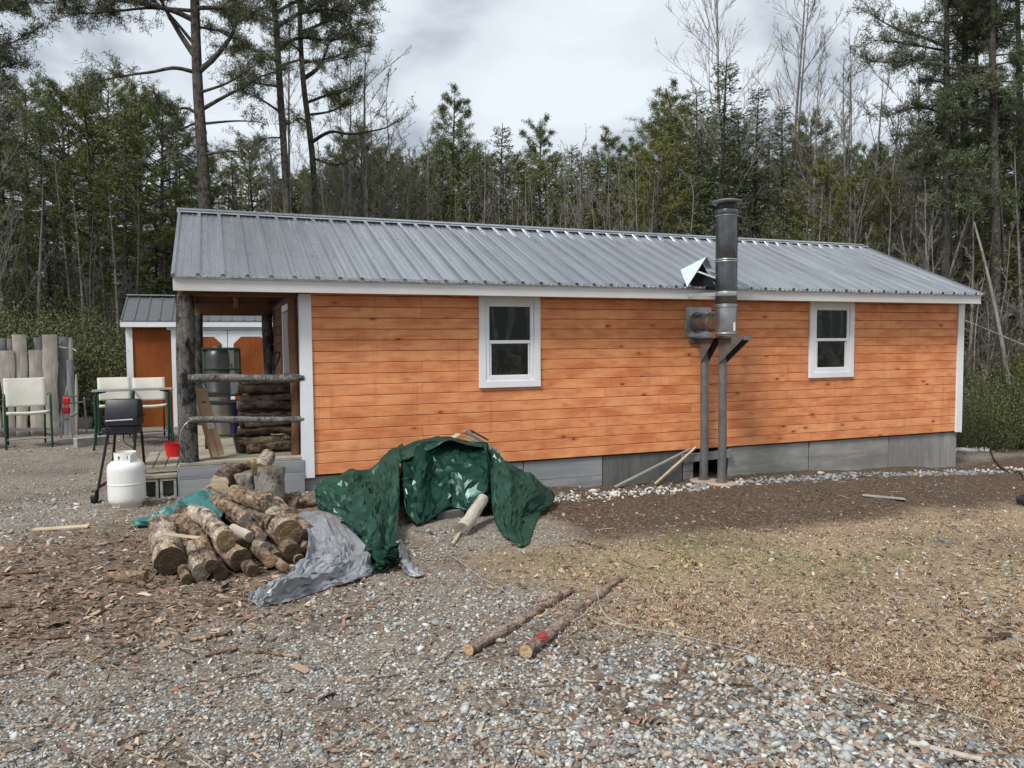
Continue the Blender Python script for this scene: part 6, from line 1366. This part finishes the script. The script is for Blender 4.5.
# (px, depth, top py, kind)
for a in [
 # far left woods
 (-95, 20, 60, 'pin1'), (-50, 23, 70, 'hem1'), (-20, 19, 96, 'pin0'), (8, 24, 70, 'hem0'), (30, 27, 88, 'pin2'), (52, 22, 112, 'hem1'), (70, 26, 92, 'pin0'), (92, 23, 100, 'pin2'), (112, 27, 88, 'pin0'), (128, 22, 104, 'hem0'), (146, 25, 96, 'pin2'), (166, 23, 108, 'pin0'), (184, 26, 128, 'hem1'), (176, 24, 165, 'fir0'), (157, 23, 190, 'fir3'), (15, 19, 205, 'fir1'), (-12, 17, 215, 'fir3'), (60, 30, 100, 'hem1'), (100, 32, 95, 'hem0'), (140, 32, 100, 'hem1'), (20, 32, 90, 'hem0'),
 (40, 19, 150, 'sng0'), (56, 20, 165, 'sng1'), (84, 18.5, 185, 'sng0'), (104, 20, 150, 'sng1'), (118, 19, 178, 'sng0'), (28, 21, 140, 'sng1'), (72, 22, 140, 'sng0'), (136, 21, 180, 'bar1'), (92, 20.5, 200, 'bar4'), (5, 17, 120, 'bar2'), (-10, 15, 60, 'bar0'),
 # behind left roof
 (215, 27, 158, 'pin0'), (236, 26, 150, 'hem0'), (258, 28, 146, 'pin2'), (276, 30, 168, 'hem1'), (300, 30, 176, 'pin1'), (322, 32, 165, 'hem0'), (345, 28, 140, 'pin3'), (366, 27, 136, 'pin2'), (388, 30, 158, 'pin1'), (330, 25, 128, 'bar0'), (352, 24, 120, 'bar2'), (375, 26, 110, 'bar0'), (398, 28, 98, 'bar2'), (318, 22, 150, 'bar4'), (246, 22, 172, 'bar4'), (226, 21, 182, 'thk0'), (268, 23, 150, 'bar1'),
 # middle
 (412, 33, 156, 'fir4'), (430, 32, 130, 'bar1'), (452, 34, 103, 'pin3'), (447, 30, 146, 'fir4'), (474, 34, 144, 'hem1'), (490, 36, 158, 'fir4'), (502, 33, 124, 'fir1'), (520, 35, 152, 'fir4'), (537, 34, 130, 'pin3'), (556, 35, 154, 'fir5'), (574, 36, 146, 'fir4'), (590, 37, 152, 'fir4'), (606, 36, 142, 'pin3'), (622, 36, 158, 'fir4'), (640, 34, 148, 'pin3'), (425, 27, 162, 'bar2'), (442, 26, 180, 'bar0'), (465, 28, 162, 'bar1'), (484, 27, 154, 'bar1'), (512, 28, 172, 'bar2'), (533, 27, 170, 'bar1'), (548, 29, 177, 'bar4'), (566, 28, 170, 'bar1'), (583, 27, 182, 'bar2'), (598, 28, 167, 'bar0'), (612, 27, 180, 'bar4'), (628, 29, 170, 'bar2'), (645, 28, 172, 'bar1'), (405, 25, 147, 'bar0'),
 # flue region
 (664, 31, 100, 'pin3'), (680, 29, 118, 'pin2'), (696, 27, 92, 'hem0'), (700, 26, 130, 'fir0'), (722, 25, 62, 'fir1'), (738, 27, 112, 'fir0'), (756, 28, 92, 'fir2'), (770, 30, 130, 'hem1'), (655, 26, 150, 'pin1'), (640, 25, 160, 'bar1'), (782, 27, 110, 'fir2'), (793, 29, 140, 'hem0'), (745, 34, 140, 'pin1'), (708, 34, 130, 'pin0'), (670, 35, 130, 'pin2'),
 # right end
 (812, 28, 130, 'pin1'), (828, 30, 148, 'hem0'), (846, 29, 158, 'pin3'), (862, 31, 160, 'pin1'), (876, 27, 144, 'fir0'), (892, 29, 150, 'hem1'), (908, 28, 160, 'pin2'), (925, 30, 150, 'hem0'), (820, 24, 172, 'pin2'), (855, 23, 186, 'pin2'), (885, 23, 180, 'fir3'), (838, 26, 88, 'bar1'), (850, 25, 58, 'bar1'), (868, 26, 84, 'bar0'), (905, 23, 78, 'bar1'), (890, 24, 100, 'bar2'), (812, 26, 70, 'bar0'), (920, 20, 150, 'bar4'), (900, 20, 200, 'thk0'), (930, 19, 180, 'sng0'),
 # far right
 (960, 27, 120, 'hem1'), (985, 26, 90, 'hem0'), (1012, 24, 100, 'hem1'), (1040, 22, 60, 'pin0'), (1080, 20, 40, 'hem0'), (1130, 20, 60, 'pin1'), (1180, 20, 50, 'hem0'), (935, 30, 130, 'pin1'), (998, 31, 120, 'pin0'), (970, 19, 190, 'sng0'), (1004, 18, 170, 'sng1'), (1020, 19, 150, 'sng0'), (985, 17, 205, 'sng1'), (950, 18, 215, 'sng1'), (940, 17, 230, 'thk0'), (975, 16.5, 240, 'thk0'), (1010, 17, 225, 'thk0'), (1045, 16, 230, 'thk1'), (995, 20, 180, 'fir3'), (1020, 21, 190, 'hem1'), (960, 21, 200, 'fir3')]: put(*a)
for k in range(20):
    px = 330+k*17+R5.uniform(-4, 4); put(px, R5.uniform(24, 29), R5.uniform(148, 186), R5.choice(['bar0', 'bar1', 'bar2', 'tal2', 'bar4']), sx=.9)
for k in range(14): put(800+k*12+R5.uniform(-4, 4), R5.uniform(21, 27), R5.uniform(130, 200), R5.choice(['bar0', 'bar1', 'tal2', 'bar4']), sx=.8)
for k in range(30):
    px = 300+k*12+R5.uniform(-4, 4); put(px, R5.uniform(31, 38), R5.uniform(152, 182), R5.choice(['fir4', 'fir5', 'hem0', 'pin2', 'fir3']), sx=1.15)
for k in range(12): put(198+k*11+R5.uniform(-4, 4), R5.uniform(29, 36), R5.uniform(165, 190), R5.choice(['fir4', 'hem0', 'fir5']), sx=1.2)
# undergrowth at the wood edge
for k in range(30):
    px = -70+k*9.5+R5.uniform(-4, 4); d = R5.uniform(14.5, 18)
    if 78 < px: d = R5.uniform(21.5, 23.5)
    if px < 195: put(px, d, R5.uniform(268, 318), R5.choice(['bsh0', 'bsh1', 'bsh1']), sx=1.25)
for k in range(16):
    px = 968+k*9+R5.uniform(-3, 3); d = R5.uniform(14.6, 16.5); put(px, d, R5.uniform(335, 400), R5.choice(['bsh0', 'thk0', 'fir3', 'bsh1', 'fir5']), sx=1.1)
for k in range(12): put(955+k*14, R5.uniform(17, 19), R5.uniform(285, 330), R5.choice(['bsh2', 'thk1', 'thk0']), sx=1.1)
for k in range(24): put(205+k*33, R5.uniform(22, 26), R5.uniform(190, 222), R5.choice(['thk0', 'thk1', 'bsh2', 'thk0']), sx=1.2)
for k in range(9): put(-60+k*30+R5.uniform(-8, 8), R5.uniform(20.5, 23), R5.uniform(225, 262), R5.choice(['thk0', 'thk1', 'fir3']), sx=1.0)
# backing row, far
for k in range(40):
    px = -120+k*33+R5.uniform(-9, 9); top = np.interp(px, [-100, 180, 230, 420, 640, 800, 900, 1200], [105, 115, 178, 172, 172, 165, 165, 120]); put(px, R5.uniform(38, 46), top+R5.uniform(-8, 10), R5.choice(['hem0', 'hem1', 'pin2', 'fir0', 'pin0']), sx=1.25)
for k in range(44):
    px = -130+k*30+R5.uniform(-8, 8); put(px, R5.uniform(29, 37), R5.uniform(215, 262) if px < 200 else R5.uniform(188, 222), R5.choice(['fir3', 'fir0', 'bsh2', 'fir3']), sx=1.5)
# off-frame trees to the sides so the wood goes on
for px, d in ((-260, 22), (-200, 19), (-150, 24), (1230, 19), (1300, 22), (1370, 18)): put(px, d, 60, R5.choice(['hem0', 'pin0', 'pin2']))

# hand-laid trees that stand out against the sky
def hero(name, depth, trunks, limbs, label, tmat, cmat, seed=1, tw=5, pn=14, crown=True, fol=(.35, 1), extra=None, cname='crown', pl=.13, pw=.013, sub=.55):
    r = np.random.default_rng(seed); T1, C = TB(), TB()
    base = ad(trunks[0][0][0], trunks[0][0][1], depth); gx_, gy_ = base[0], base[1]
    O = np.array([gx_, gy_, gz(gx_, gy_)])
    def W3(px, py, dd=0): return ad(px, py, depth+dd)-O
    for tr in trunks:
        P = np.array([W3(*q[:2], q[3] if len(q) > 3 else 0) for q in tr]); R_ = np.array([q[2]/F*depth for q in tr])
        if P[0][2] > 0: P = np.concatenate([[P[0]+np.array([0, 0, -P[0][2]-.1])], P]); R_ = np.concatenate([[R_[0]*1.15], R_])
        n = len(P)*5; T1.tube(crspline(P, n), np.interp(np.linspace(0, 1, n), np.linspace(0, 1, len(R_)), R_), 10)
    def dress(P, L, f0, f1, cnt):
        for _ in range(cnt):
            u = r.uniform(f0, f1)*(len(P)-1); i = min(int(u), len(P)-2); q = P[i]+(P[i+1]-P[i])*(u-i); d = unit(P[i+1]-P[i]); td = unit(d*.6+r.normal(0, .6, 3)*np.array([1, 1, .55])+np.array([0, 0, .15])); l_ = r.uniform(.25, .9)*sub*min(1.6, L)
            e1 = q+td*l_; T1.tube([q, q+td*l_*.5+r.normal(0, .03, 3), e1], [.010, .007, .004], 3)
            if crown: puffs(C, q+td*l_*r.uniform(.35, 1.05, (3, 1)), r, pn, pl, pw, .05)
            else:
                for __ in range(4): s_ = q+td*l_*r.uniform(.2, 1); C.tube([s_, s_+unit(td+r.normal(0, .5, 3)+np.array([0, 0, .3]))*l_*.55], [.006, .0035], 3)
            for __ in range(2):
                s_ = q+td*l_*r.uniform(.3, .8); e2 = s_+unit(td+r.normal(0, .5, 3))*l_*.45; T1.tube([s_, e2], [.005, .003], 3)
                if crown: puffs(C, e2[None], r, pn, pl, pw, .05)
    for lm in limbs:
        pts, r0_, dn = lm[0], lm[1], lm[2]; dd = r.uniform(-1.5, 1.5); n0 = len(pts); pts = list(pts); ty = [q[1] for q in trunks[0]][::-1]; txx = [q[0] for q in trunks[0]][::-1]; pts[0] = (float(np.interp(pts[0][1]+3, ty, txx)), pts[0][1]+3); P = np.array([W3(q[0], q[1], dd*(i/(n0-1))) for i, q in enumerate(pts)]); P = crspline(P, n0*5); L = np.linalg.norm(P[-1]-P[0]); T1.tube(P, np.linspace(r0_/F*depth, .006, len(P)), 6)
        f_ = lm[3] if len(lm) > 3 else fol; dress(P, L, f_[0], f_[1], dn)
    if extra: extra(T1, C, r, W3, dress)
    e_ = empty(name, O, label=label, cat='tree')
    for me, nn in ((T1.mesh('trunk', tmat, True), 'trunk'), (C.mesh(cname, cmat), cname)): o = bpy.data.objects.new(nn, me); COL.objects.link(o); o.parent = e_
    return e_
def rl(r, x, y, dx, dy, k=3): return [(x+dx*t, y+dy*t+4*sin(t*3+x)) for t in np.linspace(0, 1, k+1)]
def topcrown(xc, y0, y1, n, reach, dn=26, seedx=0, lift=-.25):
    def f(T1, C, r, W3, dress):
        for q in range(n):
            y = y0+(y1-y0)*q/n; a = r.uniform(0, 6.3); Lx = reach*cos(a)*r.uniform(.6, 1.1); dd = 4.2*sin(a)*r.uniform(.4, 1)
            P = crspline(np.array([W3(xc, y), W3(xc+Lx*.5, y+lift*abs(Lx)*.3, dd*.5), W3(xc+Lx, y+lift*abs(Lx)-8, dd)]), 10); T1.tube(P, np.linspace(.05, .008, 10), 5); dress(P, 1.6, .3, 1, dn)
    return f
hero('white_pine', 19, [[(205, 216, 6.3), (202, 150, 5.6), (198, 90, 5.2), (196, 40, 4.8), (195, 0, 4.6), (196, -60, 3.8), (200, -150, 3), (203, -220, 1)]], [
 ([(192, 70), (175, 68), (152, 72), (130, 75), (105, 80), (88, 88)], 2.2, 26, (.5, 1)), ([(190, 56), (180, 34), (166, 10), (158, -8), (150, -40)], 3.2, 20, (.6, 1)), ([(186, 44), (176, 22), (160, 5), (140, -4)], 2.2, 18, (.5, 1)),
 ([(203, 70), (216, 56), (230, 38), (240, 21), (262, 19), (290, 24)], 3.4, 26, (.5, 1)), ([(206, 108), (222, 98), (245, 86), (262, 76), (276, 72)], 2.2, 26, (.3, 1)), ([(208, 121), (235, 121), (262, 122)], 1.6, 5, (.6, 1)), ([(208, 152), (232, 151), (252, 155)], 1.8, 10, (.5, 1)),
 ([(199, 112), (186, 108), (172, 110), (158, 100)], 2, 22, (.4, 1)), ([(205, 90), (225, 84), (246, 72), (262, 58)], 1.6, 24, (.3, 1)), ([(200, 180), (188, 172), (172, 160)], 1.5, 6, (.5, 1)), ([(200, 165), (175, 152), (150, 165), (122, 172)], 1.2, 5, (.5, 1)), ([(196, 118), (178, 130), (160, 132)], 1.3, 9, (.4, 1)),
 ([(196, 18), (170, 10), (130, 2), (85, -2), (45, 4)], 3, 55, (.3, 1)), ([(194, 8), (150, 8), (110, 12), (72, 14)], 2, 42, (.4, 1)), ([(196, 5), (225, 8), (250, 12), (275, 5)], 2.4, 36, (.3, 1)), ([(196, 24), (216, 30), (235, 40)], 1.6, 14, (.3, 1))],
 'tall white pine with thick bare lower trunk rising behind the left end of the roof', 'trunk_bark', 'needles_grey', 3, extra=topcrown(197, -20, -210, 16, 90, 22))
hero('white_pine', 20, [[(287, 222, 3.7), (284, 150, 3.4), (280, 90, 3.4), (277, 40, 3.0), (273, -20, 2.8), (270, -90, 2.4), (270, -160, 1)]], [
 ([(282, 110), (262, 100), (245, 92)], 1.6, 10, (.4, 1)), ([(281, 84), (262, 84), (240, 80)], 1.6, 14, (.4, 1)), ([(280, 60), (262, 52), (242, 48), (228, 52)], 1.8, 22, (.3, 1)), ([(278, 44), (300, 38), (330, 40), (352, 34)], 2, 40, (.2, 1)), ([(277, 25), (300, 14), (330, 10), (362, 14)], 2.2, 52, (.2, 1)), ([(276, 18), (252, 14), (236, 18), (222, 12)], 1.8, 34, (.2, 1)),
 ([(276, 10), (300, 0), (335, -8), (368, -6)], 2.2, 46, (.2, 1)), ([(281, 64), (300, 60), (322, 62), (345, 58)], 1.4, 22, (.4, 1)), ([(283, 135), (268, 138), (255, 145)], 1, 5, (.4, 1)), ([(275, 0), (255, -6), (230, -4)], 1.6, 28, (.2, 1))],
 'white pine with a straight slim trunk and broken crown beside the tallest left pine', 'trunk_bark', 'needles_grey', 5, extra=topcrown(271, -30, -150, 10, 70, 20))
hero('white_pine', 22, [[(316, 232, 3.0), (313, 165, 3.0), (308, 120, 2.8), (303, 78, 2.6), (300, 20, 2.4), (302, -60, 2)]], [
 ([(306, 76), (318, 68), (326, 52), (330, 42), (345, 36), (362, 24)], 2.4, 26, (.55, 1)), ([(310, 100), (325, 96), (342, 92), (360, 82)], 1.8, 34, (.25, 1)), ([(312, 112), (328, 112), (345, 106), (352, 104)], 1.6, 22, (.3, 1)), ([(305, 60), (330, 58), (352, 50), (372, 44)], 1.5, 14, (.5, 1)), ([(316, 140), (330, 132), (352, 134), (385, 128), (398, 120)], 2, 4, (.7, 1)), ([(318, 155), (335, 165), (350, 160)], 1.6, 8, (.4, 1)), ([(302, 30), (325, 22), (350, 8), (366, 0)], 2, 44, (.2, 1)), ([(301, 10), (322, 0), (345, -12)], 2, 30, (.2, 1)), ([(303, 50), (290, 44), (276, 50)], 1.5, 18, (.2, 1)), ([(314, 122), (300, 118), (290, 124)], 1.4, 14, (.3, 1))],
 'crooked dark pine with tufts of olive needles left of the open sky', 'trunk_dark', 'needles_olive', 8, extra=topcrown(301, -20, -60, 5, 50, 18))
put(296, 21, -20, 'tal2', 'slender bare tree standing between the two left pines', .8, 1.0)
put(352, 25, 62, 'tal2', 'multi stemmed leafless tree fanning grey branches over the left end of the roof', 1.25, 2.0)
put(372, 24, 50, 'bar2', 'leafless tree at the edge of the open sky right of the crooked pine', 1.1, .6)
put(722, 26, -95, 'tal0', 'tall pale birch whose white trunk rises directly behind the flue cap', 1, .5)
put(781, 28, -75, 'tal1', 'tall forked bare tree right of the flue reaching out of the top', .9, 1.3)
put(845, 29, 50, 'tal2', 'fine twigged bare tree behind the right half of the roof', .9, 2.2)
put(915, 27, 62, 'tal2', 'pale bare tree just left of the dark pine cluster', .8, 4.1)
# dark pines at the right edge
def layered(px, d, x1, top, seed, label, mat, tmat, reach, nb, y0, r0_=4.2, dn=14, side=0, extra_l=()):
    rq = random.Random(seed); lim = list(extra_l)
    for q in range(nb):
        y = y0-q*(y0-top)/nb; x = px+(x1-px)*(260-y)/(260-top); s_ = side if side and rq.random() < .3 else rq.choice([-1, 1]); l_ = rq.uniform(.45, 1.05)*reach*(.6+.4*sin(pi*q/nb)); k = rq.uniform(-.15, .25); lim.append(([(x, y), (x+s_*l_*.5, y-l_*(k*.3)), (x+s_*l_, y-l_*(k-.12))], 1.1, int(dn*l_/reach)+4, (.25, 1)))
    hero('dark_pine', d, [[(px, 262, r0_), (px*.5+x1*.5, 262*.5+top*.5, r0_*.75), (x1, top, 1.2)]], lim, label, tmat, mat, seed, pn=12, extra=topcrown(x1, top+60, top, 6, reach*.8, 12), pl=.12, pw=.013)
layered(946, 20, 947, -70, 71, 'dark pine at the right whose long upper boughs reach left over the sky', 'needles_grey', 'trunk_dark', 46, 34, 215, 4.0, 15, -1,
  [([(946, 56), (925, 60), (900, 62), (880, 62), (864, 58)], 1.6, 30, (.25, 1)), ([(946, 44), (925, 38), (900, 30), (880, 20), (866, 8)], 1.8, 40, (.2, 1)), ([(946, 48), (920, 46), (896, 42), (874, 40)], 1.4, 26, (.3, 1)), ([(946, 112), (925, 108), (905, 110), (890, 116)], 1.3, 20, (.3, 1)), ([(946, 135), (925, 132), (902, 136)], 1.2, 16, (.3, 1)), ([(946, 160), (925, 150), (915, 138)], 1.2, 10, (.4, 1))])
layered(963, 21, 966, -60, 72, 'dark pine with a grey trunk second in the cluster at the right', 'needles_spruce', 'trunk_bark', 42, 28, 200, 4.6, 13)
layered(996, 19.5, 990, -90, 73, 'dark pine nearest the right edge of the cluster with heavy low boughs', 'needles_spruce', 'trunk_bark', 52, 32, 215, 4.4, 15)
layered(1024, 21, 1016, -60, 74, 'dark pine standing just at the right border of the wood', 'needles_grey', 'trunk_dark', 50, 28, 220, 4.0, 13)
layered(978, 24, 976, -20, 75, 'thin pine filling in behind the right cluster', 'needles_olive', 'trunk_dark', 36, 22, 190, 2.6, 12)
layered(-34, 17, -38, -60, 76, 'pine beyond the left border sending tufted boughs into the sky', 'needles_grey', 'trunk_bark', 60, 26, 130, 6, 15, 1, [([(-34, 58), (-5, 50), (14, 42), (28, 34)], 1.6, 20, (.4, 1)), ([(-34, 75), (0, 68), (22, 62)], 1.4, 14, (.4, 1)), ([(-34, 10), (0, 6), (16, 8)], 1.5, 14, (.4, 1))])
# leaning pale trunk at the right
log(gp(1012, 385, .0)*0+ad(1009, 385, 15.5), ad(974, 222, 16.5), .045, 'pale leaning dead trunk in the brush at the right edge', group=None, bark='trunk_grey', r2=.02, name='dead_tree', cat='tree', n=8, bend=.25)
log(ad(1040, 352, 15), ad(960, 318, 16), .02, 'thin fallen grey branch hung in the brush by the right cabin corner', group=None, bark='trunk_grey', r2=.008, name='fallen_branch', cat='branch', n=7)
